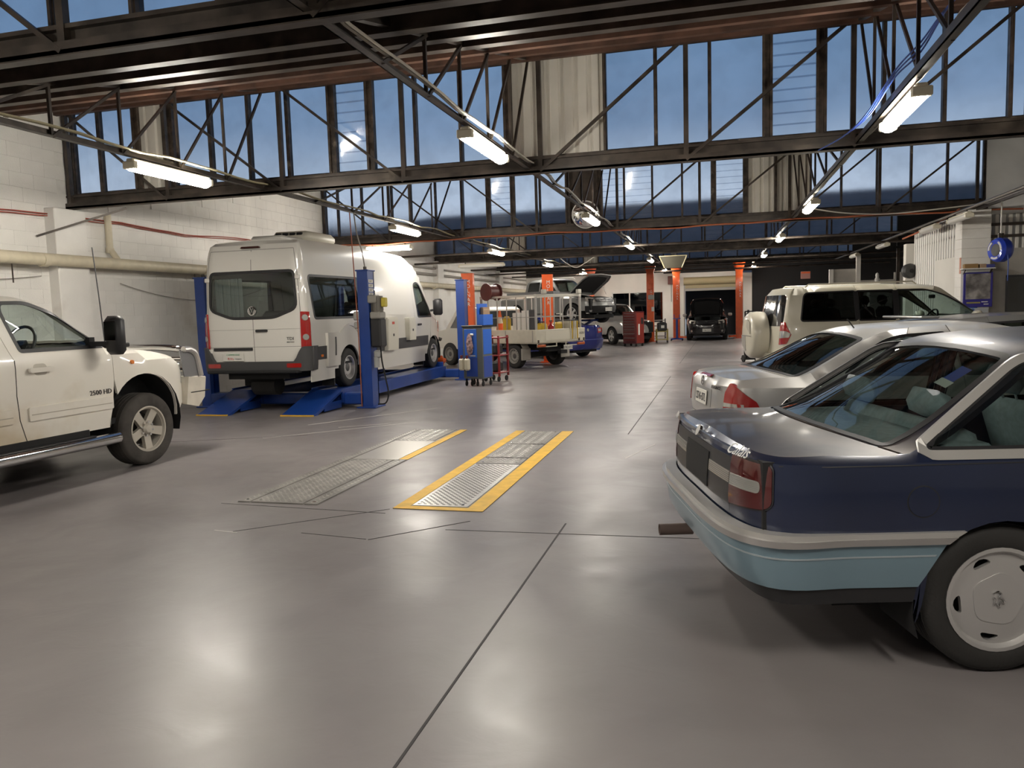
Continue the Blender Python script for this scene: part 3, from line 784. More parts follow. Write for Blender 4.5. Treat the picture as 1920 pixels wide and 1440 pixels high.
# ------------------------------------------------------------------ dark blue saloon, front right
NAVY = mat('navy_paint', (.018,.026,.062), .28, metal=.35, coat=.8, var=.10, vscale=2)
NAVYT = mat('weathered_navy', (.035,.035,.055), .42, metal=.3, coat=.25, var=.35, vscale=2.2, dirt=((.105,.088,.078), 1.1, .42))
SKYB = mat('pale_blue_paint', (.20,.30,.36), .35, metal=.4, coat=.5)
SEATB = mat('grey_blue_cloth', (.36,.40,.43), .9, var=.1, vscale=30)
def navy_saloon():
    root = thing('saloon_car', 'dark blue saloon with pale blue lower bumper, parked at the right edge', 'car', (-.116,4.111,0), math.radians(15))
    plan = [(0,0),(.002,.35),(.025,.62),(.085,.78),(.20,.865),(.45,.889),(1.0,.897),(2.4,.897),(3.9,.885),(4.45,.84),(4.70,.70),(4.81,.45),(4.85,0)]
    prof = [(0,.935),(.03,.962),(.12,.972),(.35,.985),(.56,.992),(.76,1.065),(1.0,1.200),(1.25,1.345),(1.45,1.41),(1.9,1.44),(2.4,1.43),(2.75,1.395),(2.98,1.31),(3.3,1.13),(3.62,.985),(3.75,.955),(4.2,.90),(4.6,.82),(4.82,.74)]
    ins = [(.15,.10),(.25,.045),(.33,.02),(.45,.006),(.62,0),(.80,.005),(.905,.016),(.925,.022),(.955,.052),(.98,.080),(1.05,.110),(1.30,.205),(1.345,.228),(1.41,.30)]
    insr = [(.15,.2),(.33,.10),(.45,.03),(.60,.02),(.74,.015),(.90,.03),(.96,.05),(1.4,.25)]
    insf = [(.15,.15),(.3,.05),(.5,0),(.7,.02),(.9,.1)]
    C = Car(root, plan, prof, ins, insr, insf, crown=[(0,.03),(.6,.045),(1.2,.06),(1.8,.075),(2.6,.07),(3.6,.06),(4.85,.08)],
            r=[(0,.028),(.5,.03),(.8,.035),(1.6,.06),(2.6,.05),(3.5,.03)], bow=[(0,0),(.42,0),(.62,-.18),(1.25,-.2),(1.7,0),(2.4,0),(2.9,.22),(3.6,.25),(4.1,0)], prof_n=6)
    sill = lambda x: .34 if x < .72 else (.34-.15*smooth01((x-.72)/.2) if x < 4 else .22)
    AR = [(1.08,.31,.365),(3.81,.31,.365)]
    qg = [(.775,.968),(1.235,1.285),(1.30,1.315),(1.66,1.33),(1.66,.962)]
    door1 = [(1.74,.2),(1.74,.9),(1.78,1.0),(1.70,1.33),(1.70,1.38)]; door1 = [(1.42,.64),(1.50,.66),(1.55,.95),(1.72,.962),(1.72,1.42)]
    door1 = [(1.60,.20),(1.66,.62),(1.71,.96),(1.71,1.45)]; door2 = [(2.52,.20),(2.54,.9),(2.58,.97),(2.50,1.45)]; door3 = [(3.42,.2),(3.42,.93),(3.43,1.2)]
    w2 = rpoly([(1.77,.962),(1.78,1.335),(2.44,1.34),(2.50,.968)], [.05,.07,.05,.03])
    w3 = rpoly([(2.60,.968),(2.545,1.34),(2.72,1.325),(2.98,1.22),(3.36,.985)], [.03,.04,.06,.1,.03])
    q = rpoly(qg, [.03,.09,.05,.03,.03])
    for sg in (1,-1):
        S = C.side(sg)
        for nm, ca, cb, hs in (('rear_quarter', None, door1, [q]), ('rear_door', door1, door2, [w2]), ('front_door', door2, door3, [w3]), ('front_wing', door3, None, [])):
            panel(nm, C.segment(ca, cb, sill, AR), S, NAVY, root, hs, res=.07, t=.02)
        for nm, h in (('quarter_glass', q), ('rear_window', w2), ('front_window', w3)):
            g = panel(nm, h, S, GLS, root, d=-.006, t=0, res=.12)
            panel('window_trim', offs(h, .034), S, mat('satin_trim', (.52,.51,.49), .38, metal=.5), g, [h], d=.006, t=.014, res=.1)
            panel('window_seal', offs(h, .004), S, BLK, g, [offs(h, -.012)], d=.001, t=0, res=.1)
        # crease line, side strips
        strip = lambda z0, z1, x1: [(x, z0) for x in np.arange(.32, x1, .12)]+[(x1,z0),(x1+.02,z1)]+[(x, z1) for x in np.arange(.32, x1, .12)][::-1]
        panel('fuel_cap' if sg > 0 else 'side_cap', [(.735+.063*math.cos(a), .765+.063*math.sin(a)) for a in [2*PI*k/20 for k in range(20)]], S, NAVY, root, d=.003, t=.006, res=.05) if sg > 0 else None
        if sg > 0: panel('fuel_cap_gap', [(.735+.068*math.cos(a), .765+.068*math.sin(a)) for a in [2*PI*k/24 for k in range(24)]], S, BLK, root, [[(.735+.063*math.cos(a), .765+.063*math.sin(a)) for a in [2*PI*k/24 for k in range(24)]]], d=.001, t=.003, res=.05)
        panel('crease_line', [(x,.9145) for x in np.arange(.14,3.4,.2)]+[(x,.9185) for x in np.arange(.14,3.4,.2)][::-1], S, BLK, root, d=.0012, t=0, res=.2)
        panel('side_moulding', [(x,.59) for x in (1.48,2.0,2.6,3.4)]+[(x,.625) for x in (3.4,2.6,2.0,1.48)], S, ALU, root, d=.014, t=.016, res=.2)
        panel('sill_panel', [(x,.20) for x in np.arange(1.52,3.41,.2)]+[(x,.33) for x in np.arange(1.52,3.41,.2)][::-1], S, SKYB, root, d=.01, t=.012, res=.15)
        mb = MB(); mb.rbox((3.12, -sg*.98, 1.02), (.12,.2,.12), .03); mb.build('door_mirror', NAVY, root)
        panel('door_handle', rpoly([(1.84,.80),(2.02,.80),(2.02,.83),(1.84,.83)], .01), S, BLK, root, d=.02, t=.02)
    # boot lid, rear glass, roof, windscreen, bonnet
    rg = C.glasspoly(.56, .10, .69, 1.285, .03, .52, r=.04); ws = C.glasspoly(3.58, -.24, .68, 2.80, -.13, .53, r=.05)
    panel('body_top', C.deckpoly(.545, 3.66, .15, -.24), C.deck, NAVYT, root, [rg, ws], res=.07, t=.03)
    panel('boot_lid', C.deckpoly(-1, .530, 0, .15), C.deck, NAVYT, root, res=.06, t=.012)
    panel('bonnet', C.deckpoly(3.68, 9, -.24, 0), C.deck, NAVY, root, res=.08, t=.012)
    for nm, h in (('rear_screen', rg), ('windscreen', ws)):
        g = panel(nm, h, C.deck, GLS, root, d=-.004, t=0, res=.12)
        panel('screen_seal', offs(h, .012), C.deck, BLK, g, [offs(h, -.022)], d=.003, t=.006, res=.1)
    st = panel('sticker', [(1.10,-.44),(1.19,-.44),(1.19,-.36),(1.10,-.36)], C.deck, mat('sticker_blue',(.05,.10,.42),.5), root, d=-.010, t=0, res=.1)
    panel('sticker_band', [(1.06,-.45),(1.10,-.45),(1.10,-.35),(1.06,-.35)], C.deck, PLATE, st, d=-.010, t=0, res=.1)
    # bumper
    wr = C.wrap; cr = C.c0
    bump = lambda k: (lambda c, z, d: wr(c, z, d+k*(1-smooth01((abs(c)-cr-.02)/.45))))
    XE = lambda z: .31 and (1.08-math.sqrt(max(.001,.372**2-(z-.31)**2)))
    def band(z0, z1):
        xs = np.arange(0, .55, .06)+cr; cs = [0.0001+k*.1 for k in range(int(cr/.1))]
        return C.sym([(c, z0) for c in cs]+[(c, z0) for c in xs]+[(cr+XE(z0), z0),(cr+XE((z0+z1)/2), (z0+z1)/2),(cr+XE(z1), z1)][0:0] or
                     [(c, z0) for c in [*cs, *xs]]+[(cr+XE(z0)-.004, z0),(cr+XE(z1)-.004, z1)]+[(c, z1) for c in [*cs, *xs]][::-1])
    def ribbon(nm, z0, z1, m, k, d, t, par):
        cs = [x for x in np.linspace(-(cr+.62), cr+.62, 60)]
        l = [(-(cr+XE(z0))+.004, z0)]+[(c, z0) for c in cs if abs(c) < cr+XE(z0)-.03]+[(cr+XE(z0)-.004, z0)]
        u = [(-(cr+XE(z1))+.004, z1)]+[(c, z1) for c in cs if abs(c) < cr+XE(z1)-.03]+[(cr+XE(z1)-.004, z1)]
        return panel(nm, l+u[::-1], bump(k), m, par, d=d, t=t, res=.07)
    bb = ribbon('rear_bumper', .405, .588, SKYB, .055, .012, .05, root)
    ribbon('bumper_strip', .590, .618, ALU, .065, .026, .06, bb); ribbon('bumper_strip_top', .618, .640, mat('satin_trim'), .045, .022, .06, bb)
    ribbon('bumper_line', .536, .543, mat('pale_line', (.45,.52,.56), .3, metal=.5), .056, .014, .01, bb)
    ribbon('bumper_gap', .578, .592, BLK, .05, .006, .01, bb)
    ribbon('rear_valance', .335, .405, BLK, .045, .004, .05, root)
    # tail lamps and reflector band across the rear
    def crect(c0_, c1_, z0, z1, n=6): return [(c, z0) for c in np.linspace(c0_, c1_, n)]+[(c, z1) for c in np.linspace(c1_, c0_, n)]
    g = panel('garnish_panel', C.sym([(c, .69) for c in (.001,.2,.4,.545)]+[(c, .905) for c in (.545,.4,.2,.001)]), wr, mat('garnish_dark',(.022,.023,.028),.45), root, d=.004, t=.006)
    for sg in (1,-1):
        lamp = [(sg*c, z) for c, z in rpoly([(.552,.70),(cr+.08,.725),(cr+.115,.75),(cr+.112,.90),(cr+.095,.915),(.552,.925)], [.012,.03,.04,.03,.02,.012])]
        tl = panel('tail_lamp', lamp, wr, REDD, root, d=.008, t=.03, res=.05)
        panel('lamp_surround', offs(lamp, .008), wr, BLK, tl, [offs(lamp,-.002)], d=.004, t=.006, res=.06)
        rb = [(sg*c, z) for c, z in rpoly([(.556,.787),(cr+.055,.790),(cr+.055,.842),(.556,.842)], [.004,.025,.025,.004])]
        panel('reversing_lens', rb, wr, LAMPC, tl, d=.0095, t=.004, res=.06)
        for k in range(6):
            z = .795+k*.0078; panel('lens_rib', [(sg*c, zz) for c, zz in crect(.56, cr+.048, z, z+.0022, 8)], wr, mat('rib_grey',(.22,.22,.21),.4), tl, d=.0108, t=.002, res=.1)
        panel('reflector_strip', [(sg*c, z) for c, z in crect(.24, .545, .79, .842)], wr, mat('reflector_grey',(.42,.40,.38),.3,metal=.6), g, d=.008, t=.004)
        for k in range(5):
            z = .797+k*.009; panel('reflector_rib', [(sg*c, zz) for c, zz in crect(.245, .54, z, z+.003, 5)], wr, mat('rib_grey'), g, d=.010, t=.002, res=.1)
    panel('plate_recess', C.sym([(.001,.70),(.225,.70),(.225,.875),(.001,.875)]), wr, BLKM, root, d=.0085, t=.006)
    panel('lid_lip', C.sym([(c,.929) for c in (.001,.2,.4,.6,.66)]+[(c,.945) for c in (.66,.6,.4,.2,.001)]), wr, NAVY, root, d=.012, t=.02)
    bd = MB(); p, a, u = frame_at(wr, 0.001, .942)
    bd.cyl(p+a.cross(u)*.008, p+a.cross(u)*.022, .03, n=20); bd.build('emblem', CHR, root)
    p, a, u = frame_at(wr, .62, .938); text('Calais', .080, p+a.cross(u)*.020, a, u+Vector((.0,0,.15)), mat('badge_bright',(.75,.75,.74),.4), root, shear=.35, ext=.001, name='script_badge')
    p, a, u = frame_at(wr, -.62, .935); text('Holden', .045, p+a.cross(u)*.020, a, u, mat('badge_bright'), root, ext=.002, name='maker_badge')
    for sg in (1,-1):     # seam between lid and quarter panels
        panel('lid_seam', [(sg*c, z) for c, z in ((.547,.66),(.552,.66),(.552,.93),(.547,.93))], wr, BLKM, root, d=.0025, t=0, res=.1)
    MB().lathe([(.034,.0),(.034,.2),(.029,.2),(.029,.0),(.034,0)], 18, T(-.09,.52,.265)@ROT('Y',PI/2)).build('exhaust_pipe', mat('pipe_steel',(.20,.15,.13),.5,metal=.3), root)
    # aerial, wheels, underside, cabin
    for x, y in ((1.08,1),(3.81,1)):
        wheel(root, x, -.765, .325, .205, .215, 'slots5', sg=1, spin=.5); wheel(root, x, .765, .325, .205, .215, 'slots5', sg=-1)
    sq = [(-.03,.035),(-.005,.045),(.012,.03),(-.004,.012),(.02,.004),(.028,-.02),(.008,-.012),(.004,-.04),(-.016,-.018),(-.028,-.03),(-.02,.004),(-.034,.012)]
    MB().tube([(1.08+x*.8,-.765-.0925-.004,.325+z*.8) for x,z in catm(sq,3)], .0035, 5).build('wheel_emblem', CHR, root)
    liners(root, AR, .88, .55)
    MB().box(.5,4.6,-.56,.56,.2,.34).box(1.5,3.4,-.80,.80,.19,.30).build('underbody', BLKM, root, smooth=0)
    MB().box(.1,1.0,-.80,.80,.62,.93).box(.12,1.5,-.6,.6,.34,.62).box(3.3,4.5,-.6,.6,.34,.8).build('bulkhead', BLKM, root, smooth=0)
    MB().rbox((.84,0,.945), (.62,1.36,.03), .012).build('parcel_shelf', SEATB, root)
    MB().rbox((3.25,0,.83),(.45,1.4,.24),.06).build('dashboard', mat('dash_blue',(.10,.12,.15),.7), root)
    seats(root, [2.05], .36, .32, SEATB, bench_x=1.22, zs=.24, bh=.52, lean=.3)
    steering(root, 2.72, -.36, .92)
    return root
navy = navy_saloon()

# ------------------------------------------------------------------ white pickup, left
PWHITE = mat('dusty_white_paint', (.78,.75,.68), .32, coat=.6, var=.03, vscale=1.2, dirt=((.56,.47,.33), .8, .56))
SEATD = mat('dark_cloth', (.05,.05,.055), .9)
def pickup():
    root = thing('pickup_truck', 'white crew cab pickup with dusty doors and chrome side step, nose to the blue lift', 'truck', (-7.44,2.42,0), math.radians(87))
    # x: 0 tailgate ... 5.85 nose ; front axle at 4.87
    plan = [(0,0),(0,.6),(.03,.9),(.12,.985),(.4,1.0),(2.5,1.0),(4.6,1.0),(5.3,.975),(5.55,.90),(5.68,.7),(5.74,.4),(5.76,0)]
    prof = [(0,1.33),(.3,1.33),(2.30,1.33),(2.38,1.40),(2.46,1.80),(2.6,1.88),(2.9,1.915),(3.45,1.925),(3.75,1.895),(3.98,1.81),(4.28,1.61),(4.60,1.41),(4.72,1.375),(5.0,1.355),(5.35,1.29),(5.6,1.19),(5.76,1.03)]
    ins = [(.3,.05),(.5,.02),(.75,.0),(1.0,.005),(1.20,.02),(1.29,.035),(1.33,.055),(1.40,.085),(1.7,.17),(1.85,.225),(1.92,.28)]
    insr = [(.3,.05),(.6,0),(1.35,.01),(1.9,.1)]; insf = [(.3,.05),(.6,.0),(.9,.01),(1.1,.05),(1.3,.15)]
    C = Car(root, plan, prof, ins, insr, insf, crown=[(0,.0),(2.3,.0),(2.6,.07),(3.6,.07),(4.3,.05),(4.75,.09),(5.4,.10),(5.76,.06)],
            r=[(0,.03),(2.3,.03),(2.7,.06),(3.7,.05),(4.4,.05),(4.8,.09),(5.76,.09)], bow=[(0,0),(3.3,0),(3.7,.2),(4.6,.26),(4.9,0)], prof_n=5)
    sill = lambda x: .50 if x < 5.45 else .62
    AR = [(1.10,.50,.50),(4.87,.52,.51)]
    dA = [(2.44,.5),(2.46,1.3),(2.50,1.95)]
    dB = [(3.38,.5),(3.31,.72),(3.30,.95),(3.33,1.28),(3.18,1.96)]
    dC = [(4.42,.50),(4.44,1.0),(4.46,1.30),(4.46,1.52)]
    wf = rpoly([(3.42,1.35),(3.33,1.74),(3.36,1.83),(3.64,1.835),(3.95,1.71),(4.38,1.38),(4.38,1.35)], [.03,.07,.05,.08,.10,.02,.02])
    wr_ = rpoly([(2.54,1.35),(2.58,1.80),(3.12,1.82),(3.22,1.35)], [.03,.06,.06,.03])
    for sg in (1,-1):
        S = C.side(sg)
        for nm, ca, cb, hs in (('bed_side', None, dA, []), ('rear_door', dA, dB, [wr_]), ('front_door', dB, dC, [wf]), ('front_wing', dC, None, [])):
            p = panel(nm, C.segment(ca, cb, sill, AR), S, PWHITE, root, hs, res=.09, t=.03)
            if nm == 'front_door': fd = p
            if nm == 'rear_door': rdr = p
        for nm, h, m in (('front_window', wf, GLSC), ('rear_window', wr_, GLS)):
            g = panel(nm, h, S, m, root, d=-.012, t=0, res=.15)
            panel('window_seal', offs(h, .006), S, BLK, g, [offs(h, -.03)], d=.002, t=.02, res=.1)
        panel('door_seam', [(x-.004,z) for x,z in dB[:4]]+[(x+.004,z) for x,z in dB[:4]][::-1], S, BLKM, fd, d=.0015, t=0, res=.1)
        for nm, xa, xb, par in (('side_moulding', 3.40, 4.39, fd), ('side_moulding', 2.5, 3.25, rdr)):
            z0, z1 = .70, .83
            ml = panel(nm, rpoly([(xa,z0),(xb,z0),(xb,z1),(xa,z1)], .015), S, PWHITE, par, d=.018, t=.018, res=.12)
            panel('moulding_step', [(xa+.02,.755),(xb-.02,.755),(xb-.02,.763),(xa+.02,.763)], S, mat('moulding_line', (.40,.37,.31), .5), root, d=.0195, t=.002, res=.2)
        for xa, par in ((3.44, fd), (2.52, rdr)):
            h = panel('door_handle', rpoly([(xa,1.155),(xa+.26,1.155),(xa+.26,1.20),(xa,1.20)], .02), S, PWHITE, par, d=.045, t=.03, res=.06)
            panel('handle_cup', rpoly([(xa+.08,1.125),(xa+.2,1.125),(xa+.22,1.18),(xa+.2,1.235),(xa+.08,1.235),(xa+.06,1.18)], .04), S, mat('cup_shade', (.50,.47,.41), .4), par, d=.002, t=.002, res=.05)
        p, a, u = frame_at(S, 4.25, .885)
        if sg > 0: text('2500 HD', .072, p, a, u, mat('badge_grey',(.08,.08,.08),.3,metal=.6), root, ext=.003, sx=1.05)
        # chrome side step
        stp = MB().tube([(1.45,-sg*.99,.40),(1.6,-sg*1.03,.385),(4.40,-sg*1.03,.385)], .062, 14).build('side_step', CHR, root)
        MB().rbox((2.9,-sg*1.03,.447),(2.4,.075,.012),.005).build('step_pad', BLK, stp)
        MB().rbox((2.75,-sg*.93,.47),(2.7,.12,.12),.02).build('rocker_panel', BLKM, root)
        # tow mirror
        m = MB().rbox((4.30,-sg*1.20,1.475),(.14,.21,.40),.045).build('door_mirror', BLK, root, smooth=50)
        MB().bar((4.26,-sg*.90,1.39),(4.28,-sg*1.16,1.39),.07,.05).bar((4.26,-sg*.90,1.34),(4.26,-sg*.90,1.46),.07,.05).build('mirror_arm', BLK, m)
        MB().rbox((4.23,-sg*1.20,1.52),(.01,.15,.2),.004).build('mirror_glass', mat('mirror_dimmed',(.10,.10,.11),.08,metal=1.), m)  # glass colour darkened so its bright reflection stays dim
        panel('indicator', [(4.71+.022*math.cos(a), 1.17+.022*math.sin(a)) for a in [2*PI*k/14 for k in range(14)]], S, AMB, root, d=.02, t=.02, res=.05)
        p0 = [(5.46,.98),(5.60,.98),(5.60,1.12),(5.46,1.15)]
        panel('headlamp', rpoly([(5.50,.86),(5.9,.86),(5.9,1.06),(5.58,1.10)], .03), S, LAMPC, root, d=.006, t=.03, res=.08)
    ws = C.glasspoly(4.58, -.26, .80, 3.92, -.20, .66, r=.05)
    rg = C.glasspoly(2.385, 0, .70, 2.462, 0, .62, r=.02)
    panel('cab_roof', C.deckpoly(2.36, 4.68, 0, -.26), C.deck, PWHITE, root, [ws, rg], res=.09, t=.03)
    panel('windscreen', ws, C.deck, GLSC, root, d=-.004, t=0, res=.15); panel('rear_screen', rg, C.deck, GLS, root, d=-.004, t=0, res=.15)
    panel('bonnet', C.deckpoly(4.70, 9, -.26, 0), C.deck, PWHITE, root, res=.09, t=.02)
    panel('cowl', C.deckpoly(4.60, 4.76, -.26, -.26), C.deck, BLKM, root, res=.09, t=.0)
    # bonnet scoop insert
    MB().rbox((4.78,-.60,1.352),(.34,.30,.05),.012,).build('bonnet_vent', BLKM, root)
    MB().box(0.06,2.32,-.86,.86,.78,.80).box(.03,.08,-.9,.9,.8,1.30).build('bed_floor', BLKM, root, smooth=0)
    # front: grille, bull bar, bumper
    MB().rbox((5.70,0,.98),(.06,1.3,.34),.03).build('grille', BLK, root)
    bar = [(5.80,-.80,.92),(5.84,-.80,1.08),(5.80,-.78,1.21),(5.70,-.72,1.265),(5.70,-.40,1.285)]
    br = MB().tube(catm(bar,4)+[(x,-y,z) for x,y,z in catm(bar,4)[::-1]], .042, 12).build('bull_bar', CHR, root, smooth=50)
    for z in (1.0,1.13): MB().tube([(5.82,-.8,z),(5.86,0,z),(5.82,.8,z)], .028, 10).build('cross_tube', CHR, br)
    pl = MB()
    pl.prism([(5.50,1.255),(5.72,1.25),(5.84,1.15),(5.86,.90),(5.55,.90)], 0, .012, Matrix(((1,0,0,0),(0,0,1,-.93),(0,1,0,0),(0,0,0,1))))
    pl2 = MB().prism([(5.56,1.20),(5.72,1.19),(5.76,1.12),(5.78,.92),(5.60,.92)], 0, .012, Matrix(((1,0,0,0),(0,0,1,-.94),(0,1,0,0),(0,0,0,1))))
    for sg in (1,-1):
        MB().tube(catm([(5.58,-sg*.93,1.26),(5.70,-sg*.93,1.25),(5.80,-sg*.92,1.17),(5.86,-sg*.92,.92)],5), .038, 10).build('bar_hoop', ALU, br)
        MB().prism([(5.52,1.245),(5.70,1.235),(5.78,1.15),(5.84,.92),(5.58,.92)], 0, .01, Matrix(((1,0,0,0),(0,0,1,-sg*.92),(0,1,0,0),(0,0,0,1)))).build('bar_mesh', mat('mesh_grey',(.22,.22,.23),.5,metal=.5), br)
    PB = mat('bumper_white', (.62,.58,.50), .4, var=.08)
    mb = MB()
    sec = [(5.52,.60),(5.86,.55),(5.98,.66),(6.02,.90),(5.58,.93)]
    ys = (-.98,-.85,.85,.98); shr = (.88,1,1,.88); vs = []
    for y, k in zip(ys, (.5,0,0,.5)):
        for x, z in sec: vs.append((x-(.14 if k else 0)*(x > 5.6), y, z))
    n = len(sec); fs = [tuple(range(n)), tuple(range(3*n,4*n))]
    for j in range(3): fs += [(j*n+i, j*n+(i+1)%n, (j+1)*n+(i+1)%n, (j+1)*n+i) for i in range(n)]
    mb.add(vs, fs); fb = mb.build('front_bumper', PB, root, smooth=20)
    MB().box(5.6,5.93,-.985,.985,.73,.74).build('bumper_groove', BLKM, fb, smooth=0)
    MB().rbox((-.08,0,.62),(.16,1.9,.2),.04).build('rear_bumper', CHR, root)
    MB().tube([(5.72,.40,1.24),(5.71,.43,1.9),(5.70,.47,2.56)], .008, 6).build('aerial', BLK, root)
    for sg in (1,-1):
        wheel(root, 4.87, -sg*.87, .405, .27, .245, 'spoke5', mat('dusty_tyre'), mat('dusty_alloy',(.50,.47,.41),.45,metal=.3), sg=sg, spin=.25)
        wheel(root, 1.10, -sg*.87, .405, .27, .245, 'spoke5', mat('dusty_tyre'), mat('dusty_alloy'), sg=sg)
    liners(root, AR, .99, .6)
    MB().box(.1,5.4,-.6,.6,.45,.62).build('underbody', BLKM, root, smooth=0)
    MB().box(2.4,4.5,-.92,.92,.52,.58).build('cab_floor', BLKM, root, smooth=0)
    MB().box(4.66,5.5,-.62,.62,.62,1.15).build('engine_block', BLKM, root, smooth=0)
    MB().rbox((4.25,0,1.23),(.45,1.65,.26),.08).build('dashboard', SEATD, root)
    seats(root, [3.15], .42, .62, SEATD, bench_x=2.5, zs=.3, bh=.62)
    steering(root, 3.80, -.47, 1.41, R=.20)
    return root
pickup_ = pickup()

# ------------------------------------------------------------------ white high-roof van on the four-post lift
VWHITE = mat('van_white_paint', (.66,.645,.60), .30, coat=.6)
VBLK = mat('van_grey_plastic', (.05,.05,.052), .55)
def van():
    z0 = .33
    root = thing('van', 'white high roof van with grey side moulding, raised on the blue ramp lift', 'van', (-7.42,11.22,z0), PI/2)
    plan = [(0,0),(.0,.55),(.012,.82),(.06,.93),(.16,.975),(.4,.99),(3,.995),(5.4,.99),(6.1,.955),(6.5,.85),(6.72,.62),(6.82,.3),(6.84,0)]
    prof = [(0,2.46),(.05,2.53),(.2,2.575),(.8,2.605),(2.5,2.615),(4.6,2.58),(5.0,2.50),(5.25,2.38),(5.5,2.15),(5.8,1.78),(6.0,1.47),(6.1,1.36),(6.3,1.27),(6.6,1.12),(6.84,.85)]
    ins = [(.3,.04),(.5,.015),(.8,.0),(1.15,.0),(1.3,.012),(1.9,.075),(2.3,.14),(2.5,.20)]
    insr = [(.3,.03),(.6,.02),(1.2,.02),(1.9,.035),(2.3,.07),(2.5,.12)]; insf = [(.3,.05),(.5,0),(.8,0),(1.2,.05),(2.5,.2)]
    C = Car(root, plan, prof, ins, insr, insf, crown=[(0,.05),(4.8,.05),(5.4,.06),(6.84,.10)], r=[(0,.10),(.5,.12),(4.8,.12),(5.4,.05),(6.2,.05),(6.84,.08)], bow=[(0,0),(4.6,0),(5.2,.25),(6.1,.35),(6.5,0)], prof_n=4)
    sill = lambda x: .42 if x < .25 else (.34 if x > 6.2 else .36)
    AR = [(1.50,.36,.40),(5.83,.36,.40)]
    cR = [(.085,.40),(.085,1.3),(.11,2.3),(.14,2.42)]
    cS = [(4.62,.36),(4.66,1.2),(4.70,2.0),(4.78,2.56)]; cD = [(5.62,.36),(5.62,.9),(5.70,1.3),(5.66,1.85)]
    win = rpoly([(.30,1.24),(.26,1.97),(2.05,1.98),(2.28,1.24)], [.07,.10,.03,.03])
    dark = rpoly([(2.06,1.25),(1.95,1.99),(2.42,1.98),(2.66,1.25)], [.02,.02,.02,.02])
    dw = rpoly([(4.86,1.20),(4.80,1.93),(4.98,1.98),(5.14,1.96),(5.60,1.42),(5.72,1.20)], [.06,.08,.06,.12,.06,.03])
    # door cut in c-space at the rear
    for sg in (1,-1):
        S = C.side(sg)
        for nm, ca, cb, hs in (('side_body', cR, cS, [win]), ('cab_door', cS, cD, [dw]), ('front_wing', cD, None, [])):
            p = panel(nm, C.segment(ca, cb, sill, AR), S, VWHITE, root, hs, res=.12, t=.03)
            if nm == 'side_body': sb = p
            if nm == 'cab_door': cdp = p
        g = panel('side_window', win, S, glass('van_side_glass',(.36,.41,.40)), root, d=-.004, t=0, res=.15)
        panel('window_seal', offs(win, .012), S, BLK, g, [offs(win,-.03)], d=.004, t=.01, res=.12)
        panel('dark_panel', dark, S, BLK, root, d=.004, t=.006, res=.15)
        g = panel('cab_window', dw, S, GLS, root, d=-.004, t=0, res=.15)
        panel('window_seal', offs(dw, .010), S, BLK, g, [offs(dw,-.03)], d=.004, t=.01, res=.12)
        # recessed load panel outline, mouldings, swage
        lp = rpoly([(2.85,1.27),(2.72,1.98),(4.34,1.96),(4.50,1.27)], .09)
        panel('load_panel', lp, S, VWHITE, root, d=.010, t=.012, res=.15)
        for xa, xb in ((.10,1.0),(1.98,5.42),):
            z1 = .80 if xa > 1 else .80
            panel('side_moulding', rpoly([(xa,.56),(xb,.56),(xb,.78),(xa,.78)], .015), S, VBLK, root, d=.018, t=.02, res=.15)
        panel('amber_marker', rpoly([(.42,.60),(.50,.60),(.50,.64),(.42,.64)], .015), S, AMB, root, d=.024, t=.01, res=.1)
        ay = []
        for k in range(15):
            a = PI*.10+PI*.80*k/14; ay.append((1.50+.60*math.cos(a), .42+.72*math.sin(a)))
        panel('arch_swage', ay+[(1.50+.56*math.cos(PI*.10+PI*.80*k/14), .42+.685*math.sin(PI*.10+PI*.80*k/14)) for k in range(15)][::-1], S, VWHITE, root, d=.014, t=.014, res=.1)
        panel('door_handle', rpoly([(4.80,1.02),(5.0,1.02),(5.0,1.06),(4.80,1.06)], .015), S, BLK, root, d=.03, t=.02, res=.1)
        m = MB().rbox((5.75,-sg*1.14,1.42),(.13,.22,.38),.04).build('door_mirror', BLK, root, smooth=50)
        MB().bar((5.72,-sg*.95,1.34),(5.75,-sg*1.08,1.36),.07,.05).build('mirror_arm', BLK, m)
        panel('headlamp', rpoly([(6.15,.85),(6.62,.80),(6.62,.98),(6.20,1.12)], .05), S, LAMPC, root, d=.006, t=.02, res=.1)
        MB().box(1.02,1.05,-sg*.78-.12,-sg*.78+.12,.06,.55).build('mud_flap', BLKM, root, smooth=0); MB().box(5.30,5.33,-sg*.78-.12,-sg*.78+.12,.1,.5).build('mud_flap', BLKM, root, smooth=0)
        # tail lamp on the rear corner
        wr = C.wrap; cc = C.c0
        lamp = [(sg*c, z) for c, z in rpoly([(cc-.115,.77),(cc+.13,.77),(cc+.11,1.36),(cc-.105,1.37)], .02)]
        tl = panel('tail_lamp', lamp, wr, RED, root, d=.016, t=.03, res=.06)
        for zz in (.95,1.27):
            p, a, u = frame_at(wr, sg*(cc-.03), zz); n = a.cross(u); n = n if n.x < 0 else -n
            MB().cyl(p+n*.004, p+n*.022, .055, .047, n=16).build('lamp_lens', LAMPC, tl)
        p, a, u = frame_at(wr, sg*(cc+.035), 1.14); 
        for zz in (.74,1.93):
            p, a, u = frame_at(wr, sg*(cc-.12), zz); MB().rbox(p,(.05,.09,.07),.012).build('door_hinge', VWHITE, root)
    wr = C.wrap; cc = C.c0
    cl = cc+.082
    body = [(c,.44) for c in np.linspace(-cl,cl,14)]+[(c, C.ztop(c)) for c in np.linspace(cl,-cl,30)]
    rwin = rpoly([(-.80,1.66),(-.74,1.93),(.74,1.93),(.80,1.66),(.80,1.45),(.45,1.34),(-.45,1.34),(-.80,1.45)], [.05,.09,.09,.05,.08,.10,.10,.08])
